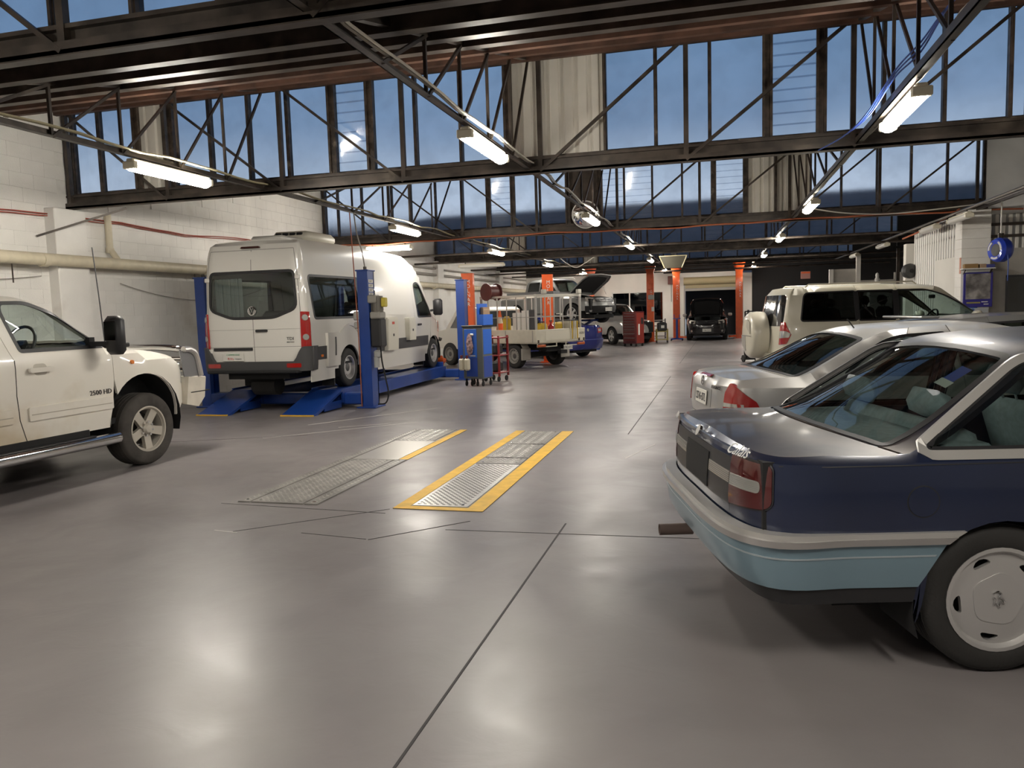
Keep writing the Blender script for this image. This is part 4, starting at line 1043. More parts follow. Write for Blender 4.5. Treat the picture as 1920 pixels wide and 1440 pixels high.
    rwin = rpoly([(-.83,1.42),(-.80,2.05),(.80,2.05),(.83,1.42),(.40,1.27),(-.40,1.27)], [.12,.10,.10,.12,.10,.10])
    rb = panel('rear_body', body, wr, VWHITE, root, [rwin], res=.1, t=.03)
    g = panel('rear_window', rwin, wr, glass('van_rear_glass',(.56,.62,.60)), root, d=-.003, t=0, res=.14)
    panel('window_seal', offs(rwin, .012), wr, BLK, g, [offs(rwin,-.035)], d=.004, t=.008, res=.1)
    SH = mat('panel_gap', (.16,.155,.145), .6)
    dg = lambda pts, w=.005: [(a-w, b) for a, b in pts]+[(a+w, b) for a, b in pts[::-1]]
    panel('door_gap', dg([(0.001,.45),(0.001,1.27)]), wr, SH, rb, d=.0015, t=0, res=.2); panel('door_gap', dg([(0.001,2.06),(0.001,2.40)]), wr, SH, rb, d=.0015, t=0, res=.2)
    for sg in (1,-1):
        panel('door_gap', dg([(sg*.875,.46),(sg*.885,1.3),(sg*.86,2.0),(sg*.80,2.40)]), wr, SH, rb, d=.0015, t=0, res=.1)
    panel('door_gap', [(-.8,2.40),(.8,2.40),(.8,2.408),(-.8,2.408)], wr, SH, rb, d=.0015, t=0, res=.1)
    panel('door_crease', [(-.87,1.09),(.87,1.09),(.87,1.094),(-.87,1.094)], wr, SH, rb, d=.0012, t=0, res=.1)
    panel('door_crease', [(-.87,.80),(.87,.80),(.87,.806),(-.87,.806)], wr, SH, rb, d=.0012, t=0, res=.1)
    panel('grab_bar', rpoly([(-.78,.745),(-.03,.745),(-.03,.795),(-.78,.795)], .01), wr, BLK, root, d=.012, t=.02)
    h = panel('door_handle', rpoly([(.05,1.05),(.27,1.05),(.27,1.09),(.05,1.09)], .018), wr, BLK, root, d=.025, t=.02)
    p, a, u = frame_at(wr, -.40, .64); n = a.cross(u)
    number_plate(root, p+n*.014, a, u, .40, .135, None)
    text('AUTOHAUS', .04, p+n*.02+u*.035, a, u, mat('plate_green',(.05,.25,.12),.5), root, sx=1.1) if False else text('CAMPERVANS', .040, p+n*.019+u*.038, a, u, mat('plate_green',(.05,.25,.12),.5), root)
    text('RVs', .060, p+n*.019-u*.028-a*.05, a, u, mat('plate_red',(.5,.03,.03),.5), root, sx=1.2); text('Campers', .035, p+n*.019-u*.028+a*.09, a, u, INK, root, shear=.3)
    p, a, u = frame_at(wr, .68, .93); n = a.cross(u); text('TDI', .07, p+n*.003, a, u, mat('badge_grey',(.08,.08,.08),.3,metal=.6), root, sx=1.2); text('4MOTION', .03, p+n*.003-u*.055, a, u, mat('badge_grey'), root)
    p, a, u = frame_at(wr, .001, 1.40); n = a.cross(u)
    em = MB().tube([p+n*.012+a*(.068*math.cos(t))+u*(.068*math.sin(t)) for t in [2*PI*k/28 for k in range(28)]], .012, 6, closed=True)
    for pts in (((-.030,.055),(0,.005),(.030,.055)), ((-.056,.030),(-.024,-.055),(0,-.004),(.024,-.055),(.056,.030))):
        em.tube([p+n*.012+a*x+u*z for x,z in pts], .010, 5)
    em.build('emblem', CHR, root)
    # bumper, step, brake light
    bump = [(c,.40) for c in np.linspace(-(cc+.34), cc+.34, 40)]; up = [(c,.56 if abs(c) < cc-.25 else (.56+.24*smooth01((abs(c)-cc+.25)/.16))) for c in np.linspace(cc+.34, -(cc+.34), 60)]
    rbp = panel('rear_bumper', bump+up, lambda c,z,d: C.wrap(c,z,d+.05*(1-smooth01((abs(c)-cc-.1)/.25))), VBLK, root, d=.012, t=.06, res=.08)
    for sg in (1,-1): panel('reflector', [(sg*c,z) for c,z in rpoly([(.62,.46),(.86,.46),(.86,.53),(.62,.53)], .02)], lambda c,z,d: C.wrap(c,z,d+.05), RED, rbp, d=.018, t=.01)
    MB().rbox((-.03,0,.395),(.16,1.7,.05),.015).build('rear_step', BLKM, root)
    panel('brake_light', rpoly([(-.18,2.43),(.18,2.43),(.16,2.46),(-.16,2.46)], .01), lambda c,z,d: C.wrap(c,z,d+.02), mat('brake_dark_red',(.05,.015,.012),.3), root, d=.03, t=.04)
    ws = C.glasspoly(6.05, -.35, .80, 5.32, -.26, .70, r=.06)
    panel('roof', C.deckpoly(-1, 9), C.deck, VWHITE, root, [ws], res=.12, t=.02)
    panel('windscreen', ws, C.deck, GLS, root, d=-.004, t=0, res=.2)
    # roof air conditioner, tank boxes and service cabinets on the side
    ac = MB().rbox((1.75,-.05,2.70),(1.1,.75,.22),.08).build('roof_air_conditioner', mat('ac_cream',(.60,.57,.48),.5), root, smooth=50)
    for k in range(4): MB().rbox((1.22,-.26+k*.14,2.755),(.05,.11,.05),.01).build('vent_slot', BLKM, ac)
    MB().rbox((.85,-.05,2.62),(.75,.62,.10),.04).build('roof_hatch', VWHITE, root, smooth=50)
    S = C.side(1)
    CAB = mat('cabinet_cream', (.62,.60,.52), .45)
    for xa, xb, za, zb in ((2.98,3.50,.56,1.22),(4.10,4.46,.72,1.20)):
        b = panel('service_cabinet', rpoly([(xa,za),(xb,za),(xb,zb),(xa,zb)], .015), S, CAB, root, d=.10, t=.12, res=.1, smooth=25)
        panel('cabinet_door', rpoly([(xa+.03,za+.03),(xb-.03,za+.03),(xb-.03,zb-.03),(xa+.03,zb-.03)], .01), S, CAB, b, d=.106, t=.01, res=.15, smooth=25)
        panel('cabinet_lock', rpoly([((xa+xb)/2-.025,(za+zb)/2-.05),((xa+xb)/2+.025,(za+zb)/2-.05),((xa+xb)/2+.025,(za+zb)/2),((xa+xb)/2-.025,(za+zb)/2)], .006), S, BLK, b, d=.112, t=.01, res=.1)
        if xa < 3.5: panel('warning_label', [(xa+.20,zb-.14),(xa+.32,zb-.14),(xa+.32,zb-.09),(xa+.20,zb-.09)], S, mat('label_red',(.55,.08,.05),.5), b, d=.108, t=.002, res=.1)
    hat = panel('tank_locker', rpoly([(.62,.42),(1.06,.42),(1.06,1.0),(.62,1.0)], .02), S, VWHITE, root, d=.05, t=.06, res=.1, smooth=25)
    panel('locker_hinge', rpoly([(.86,.60),(.90,.60),(.90,.92),(.86,.92)], .01), S, mat('hinge_grey',(.12,.12,.12),.4,metal=.6), hat, d=.058, t=.01, res=.1)
    panel('lower_skirt', [(x,.20) for x in np.arange(.15,1.04,.2)]+[(x,.44) for x in np.arange(.15,1.04,.2)][::-1], S, VWHITE, root, d=.004, t=.02, res=.15)
    panel('lower_skirt', [(x,.20) for x in np.arange(1.98,5.38,.3)]+[(x,.55) for x in np.arange(1.98,5.38,.3)][::-1], S, VWHITE, root, d=.004, t=.02, res=.15)
    # curtain, seats and bulkhead seen through the rear glass
    for k in range(7): MB().rbox((.16,.74-.075*k,1.62),(.03+.02*(k%2),.07,.66),.012).build('curtain', mat('curtain_grey',(.30,.32,.32),.9), root)
    MB().rbox((.9,.0,.95),(.5,.62,.9),.1).build('rear_seat', SEATD, root, smooth=50)
    MB().box(4.6,4.63,-.9,.9,.4,1.3).build('bulkhead', BLKM, root, smooth=0)
    for sg in (1,-1):
        for x in (1.50,5.83): wheel(root, x, -sg*.86, .345, .22, .205, 'steel', sg=sg, spin=.2)
    liners(root, AR, .98, .6)
    MB().box(.1,6.3,-.58,.58,.26,.42).build('underbody', BLKM, root, smooth=0)
    MB().box(.1,6.0,-.94,.94,.42,.46).build('load_floor', BLKM, root, smooth=0)
    MB().cyl((.55,.35,.12),(.55,-.1,.12),.17,n=18).build('spare_wheel', RUB, root)
    MB().rbox((5.55,0,.95),(.5,1.7,.5),.1).build('dashboard', SEATD, root)
    seats(root, [4.75], .45, .55, SEATD, zs=.4, bh=.62)
    return root
van_ = van()

# ------------------------------------------------------------------ blue four-post lift
LBLUE = mat('lift_blue', (.010,.048,.25), .40, coat=.3, var=.12, vscale=3); YEL = mat('hazard_yellow', (.70,.42,.03), .5, var=.12, vscale=8)
def four_post():
    root = thing('car_lift', 'blue four-post ramp lift under the white van', 'lift', (-7.48,12.1,0), 0)
    posts = [(-1.62,.2),(1.62,.2),(-1.62,5.4),(1.62,5.4)]
    for k, (x, y) in enumerate(posts):
        s = 1 if x > 0 else -1
        p = MB().box(x-.10,x+.10,y-.13,y-.10,0,2.36).box(x+s*.07,x+s*.10,y-.10,y+.13,0,2.36).box(x-.10,x+.10,y+.10,y+.13,0,2.36).box(x-s*.10,x-s*.085,y-.10,y-.03,0,2.36).build('post', LBLUE, root, smooth=0)
        MB().rbox((x,y,2.372),(.24,.30,.025),.006).build('post_cap', LBLUE, p)
        MB().rbox((x,y,.012),(.36,.42,.024),.006).build('base_plate', LBLUE, p)
        MB().cyl((x,y,2.38),(x,y,2.44),.03,n=10).build('top_nut', STEEL, p)
        if k == 1:
            for j in range(5):
                MB().box(x+.103,x+.105,y-.10,y+.07,1.86+j*.075,1.915+j*.075).build('instruction_label', PLATE, p, smooth=0)
                MB().box(x+.105,x+.1055,y-.08,y+.02,1.875+j*.075,1.885+j*.075).box(x+.105,x+.1055,y-.08,y+.05,1.895+j*.075,1.903+j*.075).build('label_print', INK, p, smooth=0)
            MB().rbox((x-.14,y-.13,1.60),(.10,.07,.16),.02).build('switch_box', mat('grey_box',(.35,.35,.33),.5), p)
            MB().rbox((x-.14,y-.13,1.44),(.09,.06,.12),.02).build('switch_lower', mat('grey_box'), p)
    # cross beams and runways
    for y in (.2, 5.4):
        MB().rbox((0,y,.16),(3.1,.26,.20),.02).build('cross_beam', LBLUE, root)
    for xc in (-.72,.88):
        r = MB().box(xc-.30,xc+.30,.0,5.35,.285,.33).box(xc-.30,xc-.27,.0,5.35,.10,.285).box(xc+.27,xc+.30,.0,5.35,.10,.285).box(xc-.30,xc-.28,0,5.35,.33,.36).build('runway', LBLUE, root, smooth=0)
        prof = [(-1.02,.012),(.0,.33),(.0,.29),(-.9,.0),(-1.02,.0)]
        M = Matrix(((0,0,1,0),(1,0,0,0),(0,1,0,0),(0,0,0,1)))
        rp = MB().prism(prof, xc-.30, xc+.30, M).build('ramp', LBLUE, root, smooth=0)
        [MB().box(xc+q-.01,xc+q+.01,-.6,0,.02,.15).build('ramp_gusset', LBLUE, rp, smooth=0) for q in (-.26,.26)]
        MB().box(xc-.30,xc+.30,-1.045,-1.015,.002,.02).build('ramp_edge', YEL, rp, smooth=0)
        MB().rbox((xc,5.28,.38),(.5,.05,.12),.01).build('wheel_stop', LBLUE, r)
    # power unit on the front right post
    x, y = 1.62, .2
    u = MB().rbox((x+.21,y-.02,1.30),(.20,.26,.50),.03).build('oil_tank', BLK, root)
    MB().rbox((x+.21,y-.02,1.60),(.19,.26,.12),.02).build('tank_top', mat('tank_grey',(.30,.29,.26),.5), u)
    MB().cyl((x+.21,y-.02,1.66),(x+.21,y-.02,1.93),.10,n=18).build('motor', mat('motor_grey',(.16,.15,.13),.5,metal=.4), u)
    for k in range(10): 
        a = 2*PI*k/10; MB().box(x+.21+.10*math.cos(a)-.004,x+.21+.10*math.cos(a)+.004,y-.02+.10*math.sin(a)-.008,y-.02+.10*math.sin(a)+.008,1.68,1.90).build('cooling_fin', mat('motor_grey'), u, smooth=0)
    MB().rbox((x+.34,y-.02,1.82),(.08,.12,.16),.015).build('control_box', mat('control_yellow',(.55,.45,.05),.5), u)
    MB().rbox((x+.16,y-.05,1.88),(.16,.2,.14),.02).build('junction_box', mat('tank_grey'), u)
    MB().rbox((x+.19,y-.05,.93),(.12,.12,.14),.03).cyl((x+.17,y-.06,.70),(x+.17,y-.06,.88),.05,n=14).build('air_filter', mat('filter_grey',(.36,.37,.36),.4), u)
    MB().tube(catm([(x+.25,y-.05,1.05),(x+.27,y-.06,.8),(x+.32,y-.05,.5),(x+.36,y-.05,.25),(x+.30,y-.05,.08),(x+.16,y-.06,.06)],5), .014, 6).build('hydraulic_hose', BLKM, root)
    MB().tube([(x-.10,y-.16,.03),(x-.10,y-.16,1.2),(x-.13,y-.16,2.4),(x-.16,y-.16,3.35)], .010, 6).build('air_line', mat('red_hose',(.30,.09,.05),.6), root)
    MB().tube(catm([(x,y,2.42),(x-.04,y,2.7),(x-.12,y,3.0),(x-.16,y,3.36)],4), .012, 6).build('supply_cable', mat('grey_hose',(.25,.23,.20),.6), root)
    return root
lift4 = four_post()

# ------------------------------------------------------------------ general builder for the other cars
def fit(pts, L, n=None): return [(x*L, z) for x, z in pts]
def auto(root, paint, L, hw, plan_r, prof, belt, roofz, tumble, sill_z, axles, R, doors, wins, rscreen, wscreen, bonnet_x, boot_x=None, bow=None, tint=GLS, rimst='spokes', crown=None, rr=None, insr=None, rim_r=None, top_paint=None, seat=SEATD, hood_open=False, wheels=True, prof_n=5):
    """axles (rear, front); doors: list of cut x; wins: (name, polygon); rscreen / wscreen: (xa, ka, ya, xb, kb, yb)"""
    c = plan_r
    plan = [(0,0),(.0,hw*.45),(.02+c*.08,hw*.74),(c*.32,hw*.90),(c*.85,hw*.972),(c*1.9,hw),(L*.5,hw),(L-1.15,hw*.99),(L-.50,hw*.90),(L-.20,hw*.70),(L-.05,hw*.38),(L,0)]
    ins = [(.15,.09),(.28,.035),(.45,.01),(.65,0),(belt-.12,.006),(belt-.03,.022),(belt,.05),(belt+.05,.05+tumble*.18),(roofz-.12,.05+tumble*.78),(roofz-.03,.05+tumble),(roofz+.03,.05+tumble*1.25)]
    C = Car(root, plan, prof, ins, insr or [(.15,.15),(.4,.04),(.7,.0),(1.0,.03),(1.5,.2),(1.9,.3)], [(.15,.15),(.35,.04),(.55,0),(.75,.03),(1.,.12)],
            crown or [(0,.04),(L*.4,.07),(L*.6,.07),(L,.08)], rr or .05, bow or [(0,0),(.42,0),(.62,-.18),(1.25,-.2),(1.7,0),(L*.5,0),(L*.6,.2),(L*.76,.25),(L*.85,0)], prof_n)
    ra = R+.045; AR = [(x, R, ra) for x in axles]
    sill = lambda x: sill_z if axles[0] < x < axles[1] else sill_z+.06
    cuts = [None]+[[(x,sill_z),(x+.02,belt),(x+o,roofz+.2)] for x, o in doors]+[None]
    names = ['rear_quarter']+(['rear_door','front_door'] if len(doors) == 3 else ['front_door'])+['front_wing']
    for sg in (1,-1):
        S = C.side(sg)
        for i, nm in enumerate(names):
            lo = cuts[i][1][0] if cuts[i] else -9; hi = cuts[i+1][1][0] if cuts[i+1] else 99
            hs = [w for _, w in wins if lo < sum(p[0] for p in w)/len(w) < hi]
            panel(nm, C.segment(cuts[i], cuts[i+1], sill, AR), S, paint, root, hs, res=.10, t=.02)
        for nm, w in wins:
            g = panel(nm, w, S, GLS if nm == 'front_window' else tint, root, d=-.004, t=0, res=.15)
            panel('window_seal', offs(w, .012), S, BLK, g, [offs(w, -.014)], d=.003, t=.008, res=.12)
        for x, o in doors[:-1] if len(doors) > 1 else []:
            panel('door_handle', rpoly([(x+.08,belt-.17),(x+.28,belt-.17),(x+.28,belt-.13),(x+.08,belt-.13)], .015), S, paint, root, d=.03, t=.02, res=.1)
        mx = doors[-1][0]-.25
        m = MB().rbox((mx,-sg*(hw+.09),belt+.07), (.13,.20,.14), .04).build('door_mirror', paint, root, smooth=50)
        if wheels:
            for x in axles: wheel(root, x, -sg*(hw-.115), R, .215, rim_r or R*.62, rimst, sg=sg, spin=.4*sg)
    holes = []
    for nm, a in (('rear_screen', rscreen), ('windscreen', wscreen)):
        if a: holes.append((nm, C.glasspoly(*a, r=.05)))
    x0 = boot_x if boot_x is not None else -1
    bk = rscreen[1] if (boot_x is not None and rscreen) else 0
    fk = wscreen[1]
    panel('body_top', C.deckpoly(x0, bonnet_x, bk, fk), C.deck, top_paint or paint, root, [h for _, h in holes], res=.09, t=.03)
    if boot_x is not None: panel('boot_lid', C.deckpoly(-1, boot_x-.012, 0, bk), C.deck, paint, root, res=.08, t=.012)
    if not hood_open: panel('bonnet', C.deckpoly(bonnet_x+.012, 99, fk, 0), C.deck, paint, root, res=.09, t=.012)
    for nm, h in holes:
        g = panel(nm, h, C.deck, tint if nm == 'rear_screen' else GLS, root, d=-.004, t=0, res=.15)
        panel('screen_seal', offs(h, .012), C.deck, BLK, g, [offs(h, -.03)], d=.003, t=.005, res=.12)
    liners(root, AR, hw-.012, hw-.34)
    MB().box(.15,L-.2,-hw+.36,hw-.36,.2,.33).build('underbody', BLKM, root, smooth=0)
    MB().box(axles[0]+R+.07,axles[1]-R-.07,-hw+.08,hw-.08,.2,.30).build('floor_pan', BLKM, root, smooth=0)
    return C
def sym_rect(c0, c1, z0, z1): return [(-c1,z0),(-c0,z0),(c0,z0),(c1,z0),(c1,z1),(c0,z1),(-c0,z1),(-c1,z1)]
def wpanel(C, nm, pts, m, root, sg=1, d=.006, t=.02, res=.08, r=.015):
    return panel(nm, [(sg*c, z) for c, z in (rpoly(pts, r) if r else pts)], C.wrap, m, root, d=d, t=t, res=res)
def front_pts(C, pts): return [(C.S-f, z) for f, z in pts]       # f = distance from the front centre line

SILVER = mat('silver_paint', (.50,.495,.48), .30, metal=.45, coat=.6, var=.04, vscale=1.5)
SED_PROF = lambda L, H, bz, bx, gx, rx, wx, hx: None
def silver_saloon():
    root = thing('saloon_car', 'silver saloon with red tail lamp and dark rear glass, behind the dark blue saloon', 'car', (-.13,7.27,0), math.radians(15))
    L, hw = 4.52, .865
    prof = [(0,.93),(.03,.965),(.12,.99),(.35,1.02),(.52,1.03),(.75,1.125),(1.0,1.245),(1.18,1.318),(1.45,1.375),(1.9,1.40),(2.3,1.395),(2.65,1.34),(3.0,1.17),(3.3,1.0),(3.42,.965),(4.0,.88),(4.35,.77),(4.52,.65)]
    qd = rpoly([(.98,1.0),(1.34,1.26),(1.52,1.30),(1.88,1.315),(1.88,.98)], [.03,.08,.05,.03,.03])
    fd = rpoly([(1.96,.98),(1.96,1.315),(2.3,1.30),(2.62,1.19),(3.02,.96)], [.03,.03,.1,.08,.03])
    C = auto(root, SILVER, L, hw, .44, prof, .95, 1.36, .20, .2, (.92,3.64), .31, [(1.12,.5),(1.92,.02),(3.06,.1)], [('rear_window',qd),('front_window',fd)],
             (.47,.10,.70,1.19,.03,.57), (3.34,-.22,.62,2.66,-.12,.52), 3.42, .44, rimst='spokes', tint=glass('rear_tint',(.30,.36,.36)))
    wr = C.wrap; cc = C.c0
    for sg in (1,-1):
        l = wpanel(C, 'tail_lamp', [(cc-.11,.68),(cc+.27,.74),(cc+.24,.80),(cc+.04,.93),(cc-.03,.945),(cc-.09,.86)], RED, root, sg, d=.008, t=.03)
        wpanel(C, 'lamp_band', [(cc-.10,.74),(cc+.14,.75),(cc+.14,.775),(cc-.095,.775)], LAMPC, l, sg, d=.010, t=.004, r=.005)
        panel('headlamp', [(sg*c, z) for c, z in front_pts(C, rpoly([(.36,.60),(.80,.62),(.78,.76),(.40,.74)], .05))], wr, LAMPC, root, d=.006, t=.02)
    panel('rear_bumper', sym_rect(.3,cc+.45,.30,.55), wr, SILVER, root, d=.03, t=.05)
    panel('plate_recess', sym_rect(.1,.30,.70,.86), wr, mat('silver_shade',(.33,.33,.32),.4,metal=.4), root, d=.003, t=.003)
    p, a, u = frame_at(wr, .001, .77); number_plate(root, p+a.cross(u)*.012, a, u, .37, .13, 'SSV6·B7L')
    p, a, u = frame_at(wr, .42, .885); text('ELEGANCE', .042, p+a.cross(u)*.002, a, u, mat('badge_grey'), root)
    p, a, u = frame_at(wr, .001, .915); n = a.cross(u)
    MB().tube([p+n*.01+a*(.04*math.cos(t))+u*(.04*math.sin(t)) for t in [2*PI*k/24 for k in range(24)]], .005, 6, closed=True).bar(p+n*.01,p+n*.01+u*.04,.006).bar(p+n*.01,p+n*.01+a*.035-u*.02,.006).bar(p+n*.01,p+n*.01-a*.035-u*.02,.006).build('emblem', CHR, root)
    panel('brake_light', [(-.16,.962),(.16,.962),(.16,.978),(-.16,.978)], wr, RED, root, d=.012, t=.02)
    panel('lid_seam', [(-.62,.60),(.62,.60),(.62,.605),(-.62,.605)], wr, BLKM, root, d=.002, t=0)
    MB().tube([(1.30,-.22,1.36),(1.24,-.22,1.44)], .006, 6).build('roof_aerial', BLK, root)
    MB().box(.1,.9,-.7,.7,.62,.92).box(3.1,4.2,-.62,.62,.34,.80).build('bulkhead', BLKM, root, smooth=0)
    MB().rbox((.80,0,.97),(.5,1.2,.03),.01).build('parcel_shelf', SEATD, root)
    MB().rbox((3.0,0,.84),(.4,1.35,.22),.06).build('dashboard', SEATD, root)
    seats(root, [1.9], .36, .32, SEATD, zs=.24, bh=.56, lean=.3); MB().rbox((1.15,0,.72),(.2,1.2,.5),.08).build('rear_bench', SEATD, root, smooth=50)
    return root
silver_saloon()

CREAM = mat('cream_white_paint', (.66,.63,.52), .30, coat=.6)
def big_suv():
    root = thing('suv', 'cream white long wagon with covered spare wheel on its tail, beyond the silver saloon', 'car', (.86,14.75,0), math.radians(12))
    L, hw = 4.75, .92
    prof = [(0,1.70),(.03,1.76),(.10,1.82),(.3,1.865),(.9,1.895),(2.0,1.895),(2.6,1.865),(2.85,1.80),(3.2,1.58),(3.55,1.32),(3.66,1.26),(4.2,1.19),(4.55,1.08),(4.75,.90)]
    qw = rpoly([(.36,1.28),(.44,1.76),(1.30,1.77),(1.30,1.27)], [.06,.10,.02,.02])
    rd = rpoly([(1.35,1.27),(1.35,1.77),(1.95,1.77),(1.95,1.27)], .02)
    fd = rpoly([(2.02,1.27),(2.02,1.77),(2.50,1.765),(2.80,1.66),(3.42,1.28)], [.02,.03,.10,.10,.03])
    C = auto(root, CREAM, L, hw, .34, prof, 1.24, 1.83, .17, .42, (.98,3.76), .385, [(1.32,.02),(1.98,.04),(3.46,.1)], [('quarter_window',qw),('rear_window',rd),('front_window',fd)],
             None, (3.60,-.22,.74,2.90,-.14,.62), 3.70, None, tint=GLSD, rr=[(0,.09),(2.6,.08),(3.4,.05),(4.75,.07)], bow=[(0,0),(2.6,0),(2.95,.2),(3.6,.24),(4.0,0)],
             insr=[(.3,.06),(.6,0),(1.2,.03),(1.8,.16)], rimst='spokes')
    wr = C.wrap; cc = C.c0
    for sg in (1,-1):
        for xa, xb in ((1.285,1.365),(1.935,2.035)): panel('black_pillar', [(xa,1.275),(xb,1.275),(xb,1.765),(xa,1.765)], C.side(sg), BLK, root, d=.004, t=.006, res=.1)
    # rear: screen, spare cover, lamps, bumper
    rs = rpoly([(-.76,1.20),(-.70,1.74),(.70,1.74),(.76,1.20)], .10)
    g = panel('rear_screen', rs, wr, mat('rear_glass_black',(.015,.016,.018),.05,coat=1.), root, d=.004, t=.01, res=.12)
    for sg in (1,-1):
        l = wpanel(C, 'tail_lamp', [(cc-.08,.88),(cc+.12,.90),(cc+.20,1.06),(cc+.07,1.27),(cc-.06,1.27)], RED, root, sg, d=.012, t=.03)
        wpanel(C, 'lamp_band', [(cc-.07,.99),(cc+.16,1.01),(cc+.19,1.08),(cc+.10,1.12),(cc-.06,1.12)], LAMPC, l, sg, d=.015, t=.006)
        panel('side_moulding', [(x,.62) for x in (.45,)]+[(.45,.62),(3.3,.62),(3.3,.80),(.45,.80)][1:]+[(.45,.80)], C.side(sg), mat('moulding_silver',(.40,.39,.36),.4,metal=.3), root, d=.014, t=.016, res=.2)
        panel('headlamp', [(sg*c, z) for c, z in front_pts(C, rpoly([(.40,.82),(.86,.84),(.84,1.0),(.42,.98)], .05))], wr, LAMPC, root, d=.006, t=.02)
    panel('rear_bumper', sym_rect(.3,cc+.42,.45,.72), wr, CREAM, root, d=.05, t=.06)
    M = T(-.02,.12,1.03) @ ROT('Y',-PI/2)
    cv = MB().lathe([(.42,-.02),(.43,.10),(.42,.22),(.37,.275),(.24,.295),(0,.30)], 40, M).build('spare_wheel_cover', CREAM, root, smooth=40)
    cut = [(.375*math.cos(a), .375*math.sin(a)) for a in [PI*.62+PI*.30*k/8 for k in range(9)]]
    pan = lambda u, v, d: tuple(M @ Vector((v, u, .30-.9*max(0,math.hypot(u,v)-.24)**2*1.1+d)))
    panel('cover_window', rpoly([(-.30,.02),(-.26,.24),(-.10,.30),(-.04,.16)], .03), pan, mat('cover_inset',(.42,.40,.34),.4), cv, d=.006, t=.01, res=.06)
    panel('cover_plate', rpoly([(.02,-.30),(.30,-.18),(.33,0),(.02,0)], .03), pan, mat('moulding_silver'), cv, d=.004, t=.01, res=.06)
    panel('cover_line', [(-.33,-.012),(.33,-.012),(.33,.0),(-.33,.0)], pan, mat('panel_gap'), cv, d=.005, t=.004, res=.08)
    MB().box(-.06,-.01,-.3,.3,.5,.56).build('tow_bar', BLKM, root, smooth=0)
    for sg in (1,-1): MB().tube([(.5,-sg*.66,1.86),(.55,-sg*.66,1.905),(2.3,-sg*.66,1.905),(2.36,-sg*.66,1.86)], .014, 6).build('roof_rail', CREAM, root)
    MB().box(3.4,4.5,-.66,.66,.45,1.05).box(.1,3.4,-.8,.8,.42,.5).build('bulkhead', BLKM, root, smooth=0)
    MB().rbox((3.25,0,1.12),(.4,1.4,.24),.06).build('dashboard', SEATD, root)
    MB().rbox((2.95,.0,1.64),(.03,.22,.07),.02).build('inner_mirror', BLK, root)
    seats(root, [2.05], .38, .62, SEATD, bench_x=1.15, zs=.3, bh=.62)
    steering(root, 2.75, -.38, 1.24)
    return root
big_suv()
def dark_hatch():
    root = thing('hatchback_car', 'grey roofed hatchback with black side glass, between silver saloon and cream wagon', 'car', (2.05,10.75,-.0), math.radians(12))
    L, hw = 4.2, .87
    prof = [(0,1.0),(.05,1.10),(.25,1.24),(.42,1.335),(.7,1.37),(1.3,1.40),(2.0,1.395),(2.4,1.34),(2.9,1.13),(3.2,.98),(3.7,.92),(4.05,.80),(4.2,.66)]
    PA = mat('mid_grey_paint', (.27,.27,.265), .3, metal=.4, coat=.6)
    rd = rpoly([(.62,1.03),(.80,1.28),(1.50,1.31),(1.50,1.0)], [.03,.06,.03,.03]); fd = rpoly([(1.57,1.0),(1.57,1.31),(2.05,1.30),(2.35,1.20),(2.82,.98)], [.03,.03,.1,.08,.03])
    C = auto(root, PA, L, hw, .34, prof, .97, 1.35, .19, .2, (.78,3.38), .31, [(.9,.1),(1.535,.02),(2.86,.1)], [('rear_window',rd),('front_window',fd)],
             (.08,.04,.60,.36,.02,.52), (3.10,-.2,.62,2.45,-.12,.52), 3.2, None, tint=GLSD, bow=[(0,0),(2.2,0),(2.5,.2),(3.2,.24),(3.6,0)])
    cc = C.c0
    for sg in (1,-1):
        wpanel(C, 'tail_lamp', [(cc-.22,.72),(cc+.10,.74),(cc+.10,.92),(cc-.20,.92)], RED, root, sg)
    MB().rbox((.34,0,1.375),(.22,1.1,.03),.012).build('roof_spoiler', PA, root)
    p, a, u = frame_at(C.wrap, .001, .62); number_plate(root, p+a.cross(u)*.012, a, u, .37, .13, None)
    MB().box(.1,2.9,-.74,.74,.62,.66).box(2.85,3.9,-.6,.6,.34,.8).build('bulkhead', BLKM, root, smooth=0)
    seats(root, [1.75], .36, .34, SEATD, bench_x=.9, zs=.26, bh=.56)
    return root
dark_hatch()

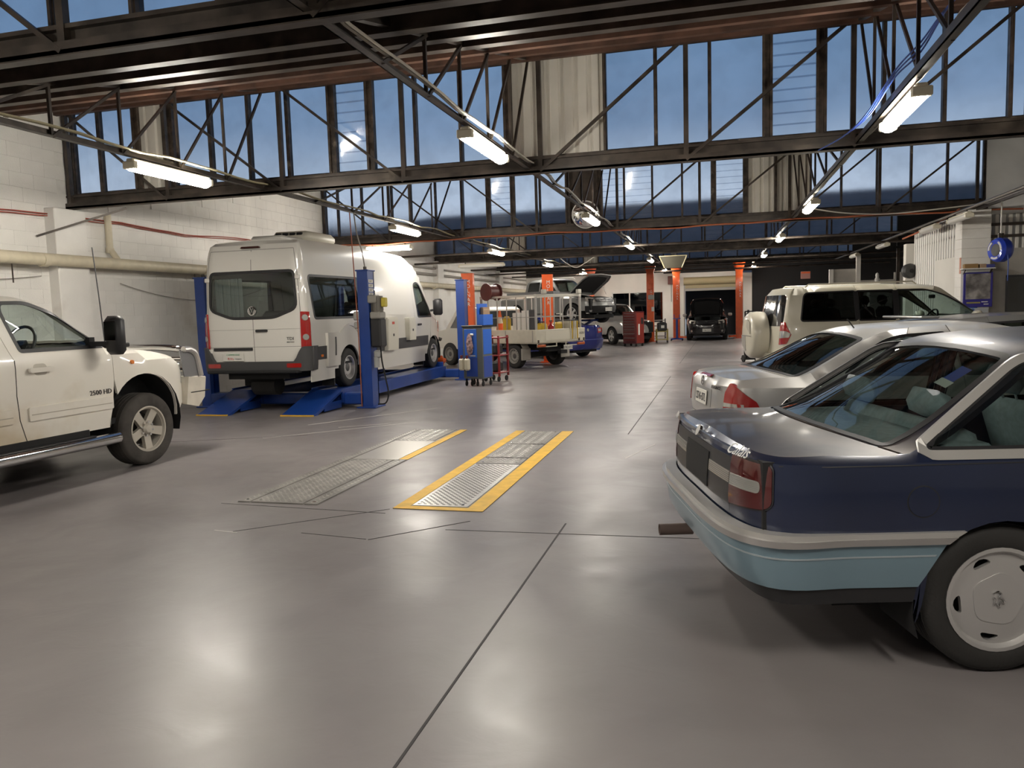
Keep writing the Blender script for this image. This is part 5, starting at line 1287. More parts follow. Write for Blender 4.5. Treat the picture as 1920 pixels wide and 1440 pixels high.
# ------------------------------------------------------------------ far end of the hall
def M_at(x, y, h): return (x, y, 0), math.radians(h)
TRAYM = mat('tray_cream', (.60,.57,.47), .45, var=.05); TRAYG = mat('tray_side_grey', (.36,.34,.30), .5)
def tray_ute():
    root = thing('tray_truck', 'cream tray-back work truck carrying a wire cage full of gear', 'truck', (-4.17,20.96,0), math.radians(147))
    # tray with drop sides
    tr = MB().box(.0,2.45,-.95,.95,.70,.76).build('tray_floor', TRAYM, root, smooth=0)
    for sg in (1,-1):
        p = MB().rbox((1.22,-sg*.95,.90),(2.46,.035,.36),.008).build('drop_side', TRAYM, tr)
        MB().box(.1,.13,-sg*.972-.006,-sg*.972+.006,.74,1.06).box(1.2,1.23,-sg*.972-.006,-sg*.972+.006,.74,1.06).build('side_rib', TRAYG, p, smooth=0)
    tg = MB().rbox((-.01,0,.90),(.035,1.92,.36),.008).build('tail_gate', TRAYM, tr)
    MB().box(-.034,-.028,-.72,.62,.78,1.03).build('gate_panel', mat('tray_light',(.66,.63,.53),.45), tg, smooth=0)
    text('ISUZU', .09, (-.032,-.80,.93), (0,-1,0), (0,0,1), INK, tg)
    for y in (-.9,.9,-.7): MB().box(-.05,.0,y-.02,y+.02,.72,.80).build('latch', STEEL, tg, smooth=0)
    for y in (-.55, .55): MB().box(-.02,.0,y-.38,y+.38,.60,.625).box(-.02,.0,y-.38,y-.355,.60,.70).box(-.02,.0,y+.355,y+.38,.60,.70).build('step_frame', TRAYM, root, smooth=0)
    for sg in (1,-1):
        MB().rbox((-.03,-sg*.78,.64),(.04,.3,.07),.01).build('tail_lamp', mat('lamp_orange',(.45,.09,.02),.3), root)
        MB().rbox((.60,-sg*.78,.40),(.04,.36,.34),.02).build('mud_guard', TRAYG, root)
        pr = [(1.0+.47*math.cos(a), .36+.46*math.sin(a)) for a in [PI*.15+PI*.7*k/8 for k in range(9)]]
        mb = MB(); mb.add([(x,-sg*.66,z) for x,z in pr]+[(x,-sg*.92,z) for x,z in pr], [(i,i+1,10+i,9+i) for i in range(8)]); mb.build('wheel_guard', TRAYG, root)
        for x in (1.0, 3.95): wheel(root, x, -sg*.78, .345, .21, .20, 'steel', rimm=mat('rim_beige',(.27,.26,.24),.5), sg=sg)
        MB().box(.1,5.0,-sg*.42-.04,-sg*.42+.04,.50,.66).build('chassis_rail', BLKM, root, smooth=0)
    MB().box(1.0-.08,1.0+.08,-.7,.7,.28,.42).box(.3,.5,-.3,.3,.45,.6).build('axle', BLKM, root, smooth=0)
    MB().box(-.12,.0,-.12,.12,.40,.50).build('tow_hitch', BLKM, root, smooth=0)
    number_plate(root, (-.035,-.25,.56), (0,-1,0), (0,0,1), .36, .13, 'S702·AYO')
    # cab
    CW = mat('cab_white', (.66,.64,.58), .35, coat=.5)
    prof = [(2.52,1.45),(2.54,1.66),(2.7,1.74),(3.3,1.75),(3.6,1.68),(4.05,1.22),(4.15,1.10),(4.7,1.02),(5.0,.92),(5.1,.7)]
    mb = MB(); poly = [(2.5,.5)]+prof+[(5.1,.5)]
    Mx = lambda y: Matrix(((1,0,0,0),(0,0,1,0),(0,1,0,0),(0,0,0,1)))
    mb.prism(poly, -.82, .82, Mx(0)); mb.build('cab_body', CW, root, smooth=25)
    for sg in (1,-1):
        MB().prism([(2.72,1.12),(2.76,1.62),(3.25,1.66),(3.5,1.60),(3.92,1.14)], .825, .832, Matrix(((1,0,0,0),(0,0,-sg,0),(0,1,0,0),(0,0,0,1)))).build('cab_window', mat('dark_window',(.02,.025,.03),.08,coat=1.), root, smooth=0)
    MB().box(2.49,2.50,-.62,.62,1.16,1.62).build('rear_screen', mat('dark_window'), root, smooth=0)
    # wire cage
    CG = mat('galvanised', (.40,.39,.37), .4, metal=.6); CGW = mat('cage_white', (.58,.56,.50), .45)
    cg = MB().box(.06,2.38,-.90,-.84,1.98,2.03).box(.06,2.38,.84,.90,1.98,2.03).box(.04,.10,-.9,.9,1.96,2.04).box(2.32,2.38,-.9,.9,1.96,2.04).build('cage_top', CGW, root, smooth=0)
    for x in (.07,2.35):
        for y in (-.87,.87): MB().box(x-.025,x+.025,y-.025,y+.025,.76,1.98).build('cage_post', CG, cg, smooth=0)
    for y in (-.52,-.17,.17,.52): MB().box(.06,.085,y-.012,y+.012,1.06,1.98).build('cage_bar', CG, cg, smooth=0)
    for x in (.45,.85,1.25,1.65,2.05): 
        for y in (-.87,.87): MB().box(x-.012,x+.012,y-.012,y+.012,1.06,1.98).build('cage_bar', CG, cg, smooth=0)
    for z in (1.42,):
        for y in (-.87,.87): MB().box(.06,2.36,y-.01,y+.01,z-.01,z+.01).build('cage_rail', CG, cg, smooth=0)
        MB().box(.06,.08,-.87,.87,z-.01,z+.01).build('cage_rail', CG, cg, smooth=0)
    for y in (-.78,.60): MB().rbox((.02,y,2.10),(.10,.16,.13),.02).build('work_lamp', CGW, cg)
    MB().cyl((1.95,.62,2.16),(1.95,1.0,2.16),.20,n=22).cyl((1.95,.60,2.16),(1.95,.62,2.16),.25,n=22).cyl((1.95,1.0,2.16),(1.95,1.02,2.16),.25,n=22).build('hose_drum', mat('drum_red',(.10,.022,.02),.5), cg)
    MB().box(.35,2.3,-.35,-.1,2.05,2.13).build('roof_tube', mat('tube_grey',(.13,.14,.15),.5), cg, smooth=0)
    return root
TU = tray_ute()
def on_tray(x, y, z=.76):
    f = Vector((math.cos(math.radians(147)), math.sin(math.radians(147)),0)); l = Vector((-f.y, f.x, 0)); return Vector((-4.17,20.96,z))+f*x+l*y
H147 = math.radians(147)
def tray_item(nm, label, cat, x, y, mb, m, extra=(), group=None, z=.76):
    o = thing(nm, label, cat, on_tray(x,y,z), H147, group); mb.build(nm.split('_')[-1]+'_body', m, o)
    for n2, b2, m2 in extra: b2.build(n2, m2, o)
    return o
ORG = mat('cone_orange', (.80,.13,.02), .5); YC = mat('tank_yellow', (.60,.40,.03), .45); KW = mat('card_white', (.76,.74,.70), .6); GRY = mat('board_grey', (.07,.07,.075), .6)
tray_item('traffic_cone', 'orange traffic cone with a white collar at the front of the tray', 'cone', 1.74, .70, MB().lathe([(.15,.03),(.12,.25),(.085,.5)],20), ORG,
          [('cone_base', MB().rbox((0,0,.015),(.36,.36,.03),.008), BLK), ('white_collar', MB().lathe([(.085,.5),(.058,.68)],20), KW), ('cone_tip', MB().lathe([(.058,.68),(.03,.86),(0,.87)],20), ORG)])
tray_item('gas_bottle', 'tall yellow bottle behind the cage wire, next to the cone', 'gas bottle', 1.42, .72, MB().lathe([(0,0),(.11,0),(.115,.03),(.115,.62),(.06,.70)],18), YC, [('valve', MB().cyl((0,0,.70),(0,0,.80),.025), STEEL)])
for x, y, h, w, m, lb in ((1.10,.60,.78,.30,KW,'white flat carton upright in the cage, left of the other white carton'), (.77,.56,.84,.30,KW,'white flat carton standing in the cage, nearest the corner post'), (.48,.58,.86,.22,GRY,'dark grey board leaning in the cage corner')):
    tray_item('flat_carton' if m is KW else 'grey_board', lb, 'box', x, y, MB().rbox((0,0,h/2),(w,.12,h),.01), m, [('carton_flap', MB().rbox((0,0,h+.004),(w*.96,.11,.006),.002), m)])
tray_item('fuel_can', 'yellow fuel can at the tail end of the cage, left one', 'can', .22, .50, MB().rbox((0,0,.26),(.20,.30,.46),.05), YC, [('handle', MB().bar((0,-.08,.52),(0,.08,.52),.03), BLK)])
tray_item('fire_extinguisher', 'red fire extinguisher between the two yellow cans', 'extinguisher', .20, .18, MB().lathe([(0,0),(.085,0),(.09,.02),(.09,.40),(.03,.48),(.03,.52)],18), mat('extinguisher_red',(.42,.02,.02),.3,coat=.6), [('valve_handle', MB().bar((0,-.05,.54),(0,.05,.54),.03), BLK)])
tray_item('fuel_can', 'yellow jerry can with a pale flank, right of the red extinguisher', 'can', .24, -.12, MB().rbox((0,0,.26),(.22,.30,.48),.05), YC, [('handle', MB().bar((0,-.08,.53),(0,.08,.53),.03), BLK)])
for k in range(5): tray_item('sign_panel', 'cream folded road sign stacked upright in the cage, number %s from the extinguisher side' % ('one','two','three','four','five')[k], 'sign', .20, -.36-.07*k, MB().rbox((0,0,.27),(.5,.03,.5),.004), (TRAYM, YC)[k % 3 == 1], [('sign_edge', MB().rbox((0,0,.54),(.5,.034,.03),.004), GRY)], 'folded signs in the cage')

DBLUE = mat('royal_blue_paint', (.012,.02,.16), .25, metal=.3, coat=.9)
def blue_saloon():
    root = thing('saloon_car', 'royal blue saloon seen from behind, parked past the tray truck', 'car', (-4.02,24.75,0), H147)
    L, hw = 4.9, .92
    prof = [(0,1.02),(.03,1.06),(.3,1.085),(.62,1.09),(.9,1.20),(1.3,1.36),(1.6,1.42),(2.1,1.45),(2.6,1.43),(3.0,1.30),(3.5,1.05),(3.65,1.0),(4.3,.92),(4.9,.68)]
    rd = rpoly([(1.25,1.03),(1.6,1.30),(2.0,1.36),(2.0,1.03)], .04); fd = rpoly([(2.07,1.03),(2.07,1.36),(2.5,1.34),(2.85,1.22),(3.25,1.0)], .04)
    C = auto(root, DBLUE, L, hw, .36, prof, 1.02, 1.40, .2, .22, (1.0,3.85), .33, [(1.2,.4),(2.03,.02),(3.3,.1)], [('rear_window',rd),('front_window',fd)], (.66,.12,.64,1.42,.03,.52), (3.52,-.2,.64,2.85,-.12,.54), 3.65, .62, tint=GLSD)
    cc = C.c0
    for sg in (1,-1):
        l = wpanel(C, 'tail_lamp', [(cc-.26,.80),(cc+.10,.84),(cc+.08,.97),(cc-.24,.97)], RED, root, sg); wpanel(C, 'lamp_band', [(cc-.22,.86),(cc-.04,.86),(cc-.04,.94),(cc-.22,.94)], LAMPC, l, sg, d=.010)
    panel('rear_bumper', sym_rect(.3,cc+.4,.30,.62), C.wrap, DBLUE, root, d=.04, t=.05)
    panel('bumper_crease', sym_rect(.3,cc+.2,.60,.615), C.wrap, mat('blue_highlight',(.10,.13,.35),.3), root, d=.043, t=.004)
    p, a, u = frame_at(C.wrap, .001, .92); n = a.cross(u); MB().cyl(p, p+n*.012, .05, n=16).build('emblem', CHR, root)
    MB().box(.1,.9,-.7,.7,.6,1.0).build('bulkhead', BLKM, root, smooth=0); seats(root, [2.0], .36, .34, SEATD, bench_x=1.2)
    return root
blue_saloon()
GREYP = mat('grey_green_paint', (.27,.275,.27), .32, metal=.3, coat=.5)
def open_bonnet(root, C, xh, w, L, ang, m, inner):
    """bonnet panel raised on its rear hinge"""
    z = C.zdeck(xh, 0)-.01; M = T(xh, 0, z) @ ROT('Y', -ang)
    def fn(u, v, d): return tuple(M @ Vector((u, v, .045*(1-(v/w)**2)-.05*(u/L)**2+d)))
    out = rpoly([(0,-w*.92),(L*.75,-w*.97),(L,-w*.80),(L*1.04,0),(L,w*.80),(L*.75,w*.97),(0,w*.92)], .06)
    b = panel('bonnet', out, fn, m, root, d=.0, t=.05, res=.12)
    panel('bonnet_liner', offs(out,-.15), fn, inner, b, d=-.03, t=.012, res=.15)
    MB().bar(tuple(M @ Vector((L*.55,w*.8,-.03))), (xh+L*.62, w*.8, z-.02), .014).build('gas_strut', STEEL, b, smooth=0)
def front_face(C, root, zl, zb, plate, grille_m, bw=.62, dark=None):
    wr = C.wrap; S = C.S
    FP = lambda pts, r=.02: [(S-f, z) for f, z in (rpoly(pts, r) if r else pts)]
    for sg in (1,-1):
        l = panel('headlamp', [(sg*c, z) for c, z in FP([(bw-.06,zl-.06),(bw+.30,zl-.03),(bw+.34,zl+.13),(bw-.02,zl+.09)])], wr, mat('pale_headlamp',(.75,.72,.65),.15,metal=.4,coat=1.), root, d=.008, t=.03, res=.08)  # headlamp in a plain pale colour, no emission
        panel('headlamp_lens', [(sg*c, z) for c, z in FP([(bw+.02,zl-.03),(bw+.14,zl-.03),(bw+.14,zl+.06),(bw+.02,zl+.06)], .03)], wr, CHR, l, d=.012, t=.01)
        panel('fog_lamp', [(sg*(S-bw-.12)+.05*math.cos(a)*sg, zb+.02+.05*math.sin(a)) for a in [2*PI*k/12 for k in range(12)]], wr, LAMPC, root, d=.03, t=.02)
    half = FP([(-.001,zl-.06),(bw-.10,zl-.05),(bw-.06,zl+.10),(-.001,zl+.10)], 0)
    for sg in (1,-1): panel('grille', [(sg*min(c,S-1e-4), z) for c, z in half], wr, grille_m, root, d=.010, t=.02)
    for sg in (1,-1):
        for k in range(2): panel('grille_bar', [(sg*min(c,S-1e-4), z) for c, z in FP([(-.001,zl-.02+k*.05),(bw-.09,zl-.02+k*.05),(bw-.09,zl-.005+k*.05),(-.001,zl-.005+k*.05)], 0)], wr, mat('grille_grey',(.16,.16,.16),.35,metal=.6), root, d=.018, t=.01)
    x = C.X[-1]
    number_plate(root, (x+.05,0,zb+.06), (0,1,0), (0,0,1), .38, .13, plate)
def grey_ute():
    zl = 1.05
    a = math.radians(-33); f = Vector((math.cos(a), math.sin(a), 0)); nose = Vector((-3.92,28.8,0)); L, hw = 5.2, .92
    root = thing('utility_truck', 'grey dual-cab truck raised on a lift with its bonnet open', 'truck', tuple(nose-f*L+Vector((0,0,zl))), a)
    prof = [(0,1.05),(1.45,1.05),(1.55,1.5),(1.65,1.70),(2.2,1.78),(2.8,1.75),(3.1,1.64),(3.6,1.22),(3.75,1.12),(4.4,1.06),(4.95,.96),(5.2,.78)]
    rd = rpoly([(1.72,1.14),(1.78,1.62),(2.36,1.64),(2.36,1.14)], .05); fd = rpoly([(2.44,1.14),(2.44,1.64),(2.75,1.63),(3.0,1.54),(3.45,1.14)], .05)
    C = auto(root, GREYP, L, hw, .34, prof, 1.10, 1.72, .18, .42, (1.15,4.2), .38, [(1.58,.0),(2.40,.02),(3.5,.1)], [('rear_window',rd),('front_window',fd)], None, (3.60,-.2,.7,3.0,-.12,.58), 3.75, None, tint=GLSD, bow=[(0,0),(2.7,0),(3.05,.2),(3.6,.24),(4,0)], rr=.05, insr=[(.3,.05),(.6,0),(1.8,.02)], hood_open=True)
    MB().box(3.8,5.0,-.72,.72,.5,.93).build('engine_bay', BLKM, root, smooth=0)
    open_bonnet(root, C, 3.82, .78, 1.25, math.radians(36), GREYP, BLKM)
    front_face(C, root, .86, .46, 'S·117·CFR', BLK)
    panel('front_bumper', [(s_*(C.S-f_), z) for s_ in (1,) for f_, z in [(.02,.40),(.95,.40),(.95,.66),(.02,.66)]], C.wrap, BLKM, root, d=.03, t=.05); panel('front_bumper', [(-(C.S-f_), z) for f_, z in [(.02,.40),(.95,.40),(.95,.66),(.02,.66)]], C.wrap, BLKM, root, d=.03, t=.05)
    for sg in (1,-1): MB().tube([(1.7,-sg*.62,1.78),(1.8,-sg*.62,1.83),(2.9,-sg*.62,1.81),(3.0,-sg*.62,1.74)], .016, 6).build('roof_rail', ALU, root)
    seats(root, [2.3], .36, .55, SEATD)
    # the lift that carries it
    mid = nose-f*2.4
    lf = thing('scissor_lift', 'dark blue scissor lift under the raised grey truck', 'lift', tuple(mid), a)
    for sg in (1,-1):
        MB().rbox((0,sg*.50,1.16),(2.6,.42,.08),.01).build('lift_deck', LBLUE, lf); MB().rbox((0,sg*.55,.06),(2.6,.46,.12),.01).build('lift_base', LBLUE, lf)
        for k in (1,-1): MB().bar((-1.05*k,sg*.55+.06*k,.12),(1.05*k,sg*.55+.06*k,1.14),.12,.07).build('scissor_arm', LBLUE, lf, smooth=0)
        for x in (-.8,.8): MB().rbox((x,sg*.55,1.32),(.18,.2,.20),.02).build('lift_block', BLK, lf)
    return root
grey_ute()
def silver_ute():
    a = math.radians(-54); f = Vector((math.cos(a), math.sin(a), 0)); nose = Vector((-3.2,33.95,0)); L, hw = 5.1, .92
    root = thing('utility_truck', 'silver dual-cab truck nose-out behind the red tool chest', 'truck', tuple(nose-f*L), a)
    prof = [(0,1.08),(1.45,1.08),(1.55,1.5),(1.65,1.72),(2.2,1.80),(2.8,1.77),(3.05,1.68),(3.55,1.26),(3.7,1.14),(4.4,1.08),(4.85,.98),(5.1,.78)]
    rd = rpoly([(1.72,1.16),(1.78,1.64),(2.36,1.66),(2.36,1.16)], .05); fd = rpoly([(2.44,1.16),(2.44,1.66),(2.75,1.65),(3.0,1.56),(3.40,1.16)], .05)
    C = auto(root, SILVER, L, hw, .34, prof, 1.12, 1.74, .18, .42, (1.15,4.1), .38, [(1.58,.0),(2.40,.02),(3.45,.1)], [('rear_window',rd),('front_window',fd)], None, (3.55,-.2,.72,2.98,-.12,.6), 3.70, None, tint=GLSD, bow=[(0,0),(2.7,0),(3.0,.2),(3.55,.24),(4,0)], rr=.05, insr=[(.3,.05),(.6,0),(1.8,.02)])
    front_face(C, root, .90, .50, None, BLK)
    seats(root, [2.3], .36, .55, SEATD); MB().box(3.8,5.0,-.7,.7,.5,.95).build('engine_bay', BLKM, root, smooth=0)
    return root
silver_ute()
BLACKP = mat('black_paint', (.012,.012,.014), .22, coat=1.)
def black_suv():
    L, hw = 4.6, .93
    root = thing('suv', 'black wagon facing out with its bonnet up, under the roller door', 'car', (-.42,40.6,0), -PI/2)
    prof = [(0,1.2),(.15,1.5),(.35,1.62),(.9,1.69),(2.0,1.70),(2.5,1.62),(2.9,1.42),(3.3,1.16),(3.45,1.10),(4.0,1.02),(4.35,.92),(4.6,.72)]
    rd = rpoly([(.95,1.12),(1.0,1.52),(1.62,1.58),(1.62,1.12)], .05); fd = rpoly([(1.7,1.12),(1.7,1.58),(2.1,1.56),(2.5,1.44),(3.05,1.10)], .05)
    C = auto(root, BLACKP, L, hw, .40, prof, 1.08, 1.62, .2, .25, (.95,3.62), .35, [(.9,.1),(1.66,.02),(3.1,.1)], [('rear_window',rd),('front_window',fd)], (.10,.04,.6,.33,.02,.52), (3.30,-.2,.68,2.6,-.12,.56), 3.45, None, tint=GLSD, bow=[(0,0),(2.2,0),(2.6,.2),(3.3,.24),(3.7,0)], hood_open=True)
    MB().box(3.5,4.4,-.7,.7,.5,.88).build('engine_bay', BLKM, root, smooth=0)
    open_bonnet(root, C, 3.48, .76, 1.05, math.radians(52), BLACKP, BLKM)
    front_face(C, root, .82, .42, 'S186·CAT', BLK, bw=.60)
    for sg in (1,-1): MB().rbox((3.05,-sg*1.04,1.16),(.10,.18,.13),.03).build('mirror_cap', LAMPC, root)
    seats(root, [2.0], .36, .40, SEATD)
    return root
black_suv()

# ------------------------------------------------------------------ two-post hoists
HRED = mat('hoist_red', (.74,.115,.022), .42, coat=.3, var=.08)
def hoist_post(label, x, y, rz, H, flare, txt=True, group='red hoist posts'):
    t = thing('hoist_post', label, 'hoist', (x,y,0), rz, group)
    p = MB().box(-.16,.16,-.17,-.14,.02,H).box(-.16,-.13,-.14,.12,.02,H).box(.13,.16,-.14,.12,.02,H).box(-.13,-.07,.10,.13,.02,H).box(.07,.13,.10,.13,.02,H).build('column', HRED, t, smooth=0)
    MB().rbox((0,0,.012),(.55,.5,.024),.006).build('base_plate', HRED, t)
    MB().rbox((0,.14,.55),(.24,.14,.6),.02).build('carriage', HRED, t)
    if flare: 
        MB().prism([(-.16,H-.5),(.16,H-.5),(.30,H-.05),(.30,H),(-.30,H),(-.30,H-.05)], -.10, .10, Matrix(((1,0,0,0),(0,0,1,0),(0,1,0,0),(0,0,0,1)))).build('head_bracket', HRED, t, smooth=0)
    else: MB().rbox((0,0,H+.01),(.34,.32,.02),.005).build('column_cap', HRED, t)
    if txt:
        WT = mat('sign_white', (.72,.70,.66), .5)
        for k, ch in enumerate('MOLNAR'): text(ch, .15 if not flare else .13, (.03 if not flare else .05, -.172, (H-.22 if not flare else H-1.05)-k*.125), (1,0,0), (0,0,1), WT, t)
    return t
def hoist_arm(t, pts): 
    MB().bar((0,.16,.10), pts[0], .11, .09).bar(pts[0], pts[1], .09, .07).cyl((pts[1][0],pts[1][1],.08),(pts[1][0],pts[1][1],.17),.06).build('lift_arm', HRED, t, smooth=0)
A1 = math.atan2(2.5,1.85)
a = hoist_post('red hoist post with white lettering behind the blue lift post', -6.75, 20.75, math.radians(8), 2.67, False)
MB().rbox((-.10,-.19,1.4),(.10,.05,.16),.01).build('switch_box', mat('sign_white'), a); MB().rbox((-.10,-.18,1.05),(.09,.02,.34),.005).build('notice', mat('sign_white'), a)
a2 = hoist_post('red hoist post with white lettering rising behind the wire cage', -4.98, 23.15, math.radians(8), 2.66, False)
hoist_post('far red hoist post showing above the open grey bonnet', -6.29, 39.9, 0, 3.74, True)
dd = hoist_post('red hoist post with control boxes beside the red tool chest', -2.95, 36.3, 0, 3.70, True)
MB().rbox((.05,-.22,2.05),(.26,.1,.22),.02).build('switch_box', mat('grey_box'), dd); MB().rbox((.12,-.2,1.5),(.12,.06,.2),.01).build('label_box', mat('sign_white'), dd); MB().rbox((.02,-.2,2.55),(.2,.12,.3),.02).build('motor', HRED, dd)
e = hoist_post('red hoist post left of the black wagon', -1.86, 38.2, 0, 3.62, True)
f_ = hoist_post('red hoist post right of the black wagon', 1.05, 38.2, 0, 3.66, True)
hoist_arm(e, ((.25,-.3,.12),(.5,-.8,.12))); hoist_arm(f_, ((-.25,-.3,.12),(-.45,-.8,.12)))
ob = MB().box(-1.9,1.1,38.12,38.28,3.67,3.75).build('hoist_crossbeam', mat('beam_red',(.20,.03,.015),.5), smooth=0); tag(ob, 'dull red overhead beam joining the two posts round the black wagon', 'beam')

# ================================================================== FLOOR PLATES, TOOLS, WALL FITTINGS
CHK = mat('checker_plate', (.58,.57,.54), .34, metal=.5, var=.15, vscale=3); CHKD = mat('worn_plate', (.24,.23,.215), .42, metal=.3, var=.25, vscale=4)
def floor_plates(name, label, x0, x1, y0, y1, spans, edges):
    t = thing(name, label, 'floor plate', ((x0+x1)/2, y0, 0), 0)
    hw, L = (x1-x0)/2, y1-y0
    MB().box(-hw,hw,0,L,.0008,.004).build('frame', CHKD, t, smooth=0)
    for (a, b, c0, c1, m) in edges: MB().box(c0-hw, c1-hw, a, b, .004, .0065).build('painted_edge', m, t, smooth=0)
    for (a, b, c0, c1, style) in spans:
        p = MB().box(c0-hw+.004, c1-hw-.004, a+.005, b-.005, .004, .010).build('plate', (CHKD if style == 'tread' else CHK) if style != 'plain' else mat('smooth_plate',(.50,.48,.45),.33,metal=.6), t, smooth=0)
        if style == 'plain': continue
        mb = MB(); st = .055; j = 0; y = a+.05
        while y < b-.04:
            x = c0-hw+.045+(st/2 if j % 2 else 0); i = 0
            while x < c1-hw-.04:
                d = .017; k = (1 if (i+j) % 2 else -1)
                if style == 'tread':
                    ax = (d*.8, d*.8*k); px = (-.004*k, .004)
                else: ax = (d, 0); px = (0, .006)
                vs = [(x-ax[0],y-ax[1],.0098),(x+px[0],y+px[1],.0098),(x+ax[0],y+ax[1],.0098),(x-px[0],y-px[1],.0098),(x-ax[0]*.5,y-ax[1]*.5,.0135),(x+ax[0]*.5,y+ax[1]*.5,.0135)]
                mb.add(vs, [(0,3,4),(3,2,5,4),(2,1,5),(1,0,4,5)]); x += st; i += 1
            y += st*.62; j += 1
        mb.build('tread_studs', CHK if style == 'tread' else mat('dark_stud',(.10,.095,.09),.4,metal=.6), p, smooth=0, kind='stuff')
        for cx in (c0-hw+.06, c1-hw-.06):
            for cy in (a+.07, b-.07): MB().cyl((cx,cy,.009),(cx,cy,.013),.012,n=8).build('bolt', CHR, p, smooth=0)
floor_plates('floor_plate_track', 'steel plate track in the floor with yellow edge only at its far end', -4.08, -3.30, 5.78, 9.88,
    [(.0,1.95,.13,.64,'tread'),(1.95,3.15,.13,.68,'plain'),(3.15,4.1,.10,.64,'tread'),(.0,4.1,.0,.12,'tread'),(0,1.98,.65,.78,'tread')], [(2.0,4.1,.68,.78,YEL)])
floor_plates('floor_plate_track', 'steel plate track in the floor framed by yellow edges on both sides', -2.60, -1.82, 5.77, 9.86,
    [(.10,1.85,.13,.62,'dots'),(1.87,2.2,.13,.62,'tread'),(2.22,3.05,.13,.62,'tread'),(3.07,4.05,.13,.62,'tread')], [(0,4.09,0,.12,YEL),(0,4.09,.63,.78,YEL),(0,.09,.12,.63,YEL)])

# blue tool cart by the lift
CB = mat('cart_blue', (.02,.12,.55), .4, coat=.3); CG_ = mat('cart_grey', (.10,.11,.11), .5); CBD = mat('cart_blue_dark', (.02,.06,.32), .4, coat=.3)
def caster(mb, x, y): mb.cyl((x-.015,y,.055),(x+.015,y,.055),.055,n=12)
t = thing('tool_cart', 'blue tool cabinet on castors with a rag hung on its front, beside the blue lift', 'tool cart', (-5.05,16.05,0), math.radians(-14)); t.scale = (.78,.8,1)
b_ = MB().rbox((0,0,.72),(.64,.52,1.12),.012).build('cabinet', CG_, t)
for sx, w in ((-.155,.25),(.165,.0)):
    if w: MB().rbox((-.06,-.262,.93),(.40,.01,.62),.004).build('upper_panel', CB, b_)
MB().rbox((-.04,-.262,.42),(.36,.01,.42),.004).build('lower_panel', CBD, b_)
MB().rbox((.322,.0,.96),(.01,.44,.54),.004).build('side_panel', CB, b_); MB().rbox((.322,.0,.42),(.01,.44,.46),.004).build('side_panel', CBD, b_)
MB().rbox((0,0,1.30),(.68,.56,.04),.01).build('work_top', mat('top_black',(.02,.02,.02),.5), t)
tb = MB().box(.16,.20,-.25,.25,1.32,1.78).box(.16,.34,-.25,-.22,1.32,1.55).box(.34,.37,-.25,.25,1.32,1.55).box(.16,.36,-.25,.25,1.32,1.34).build('upright_bin', CB, t, smooth=0)
for x in (-.27,-.09,.09,.27):
    for y in ((-.2,.2) if abs(x) > .2 else (-.2,)):
        mb = MB(); caster(mb, x, y); mb.bar((x,y,.06),(x,y,.16),.04).build('castor', BLKM, t)
MB().tube([(-.10,-.29,.66),(.10,-.29,.66)], .012, 8).build('towel_bar', ALU, t)
rg = MB(); rg.rbox((-.02,-.285,1.12),(.16,.04,.05),.02).build('cloth_hook', mat('sign_white'), t)
def lump(r, seed, sq=(1,1,1), n=9, m=8):
    rr = random.Random(seed); vs = []; 
    for i in range(n+1):
        for j in range(m):
            a = PI*i/n; b = 2*PI*j/m; k = r*(1+rr.uniform(-.22,.22)); vs.append((k*math.sin(a)*math.cos(b)*sq[0], k*math.sin(a)*math.sin(b)*sq[1], k*math.cos(a)*sq[2]))
    return vs, [(i*m+j, i*m+(j+1)%m, (i+1)*m+(j+1)%m, (i+1)*m+j) for i in range(n) for j in range(m)]
def soft(nm, label, cat, loc, r, sq, m, seed): 
    o = MB(); o.add(*lump(r, seed, sq)); o = o.build(nm, m, smooth=60); o.location = loc; return tag(o, label, cat)
M = T(-5.05,16.05,0) @ ROT('Z', math.radians(-14)) @ Matrix.Diagonal((.78,.8,1,1))
for k, dx in enumerate((-.09,.09)):
    p = M @ Vector((-.22+dx, -.36, .36))
    o = thing('spray_bottle', 'cream plastic bottle hooked on the front of the blue cart, %s one' % ('left','right')[k], 'bottle', tuple(p), math.radians(-14), 'bottles on the blue cart')
    MB().rbox((0,0,.12),(.13,.10,.26),.03).build('bottle_body', mat('bottle_cream',(.56,.52,.40),.4), o); MB().cyl((0,0,.24),(0,0,.32),.03,n=10).build('bottle_cap', mat('cap_red',(.12,.02,.02),.5), o)
soft('rag', 'white and maroon rag hanging from the front of the blue cart', 'rag', tuple(M @ Vector((-.06,-.315,.90))), .20, (.36,.10,1.15), mat('rag_print', (.36,.24,.24), .9, var=.7, vscale=18), 3)
t2 = thing('cardboard_box', 'small brown carton standing in the bin of the blue cart', 'box', tuple(M @ Vector((.27,.02,1.345))), math.radians(-14)); MB().rbox((0,0,.18),(.08,.28,.36),.01).build('carton', mat('cardboard',(.33,.22,.14),.8), t2); MB().box(-.041,.041,-.13,.13,.30,.32).build('tape', mat('tape_tan',(.42,.32,.2),.5), t2, smooth=0)
# red trolley behind the cart
t = thing('hand_trolley', 'dark red tool trolley standing behind the blue cart', 'trolley', (-4.95,17.1,0), math.radians(-12))
for x in (-.2,.2):
    for y in (-.22,.22): MB().box(x-.02,x+.02,y-.02,y+.02,.12,1.05).build('upright', mat('trolley_red',(.20,.015,.015),.45), t, smooth=0)
for z in (.2,.6,1.0): MB().rbox((0,0,z),(.46,.50,.03),.008).build('shelf', mat('trolley_red'), t)
for x in (-.17,.17):
    for y in (-.19,.19): MB().cyl((x-.015,y,.06),(x+.015,y,.06),.06,n=12).build('castor', BLKM, t)
for k in range(2): MB().rbox((0,-.05,.74-.4*k),(.3,.3,.22),.03).build('tool_tray', BLK, t)
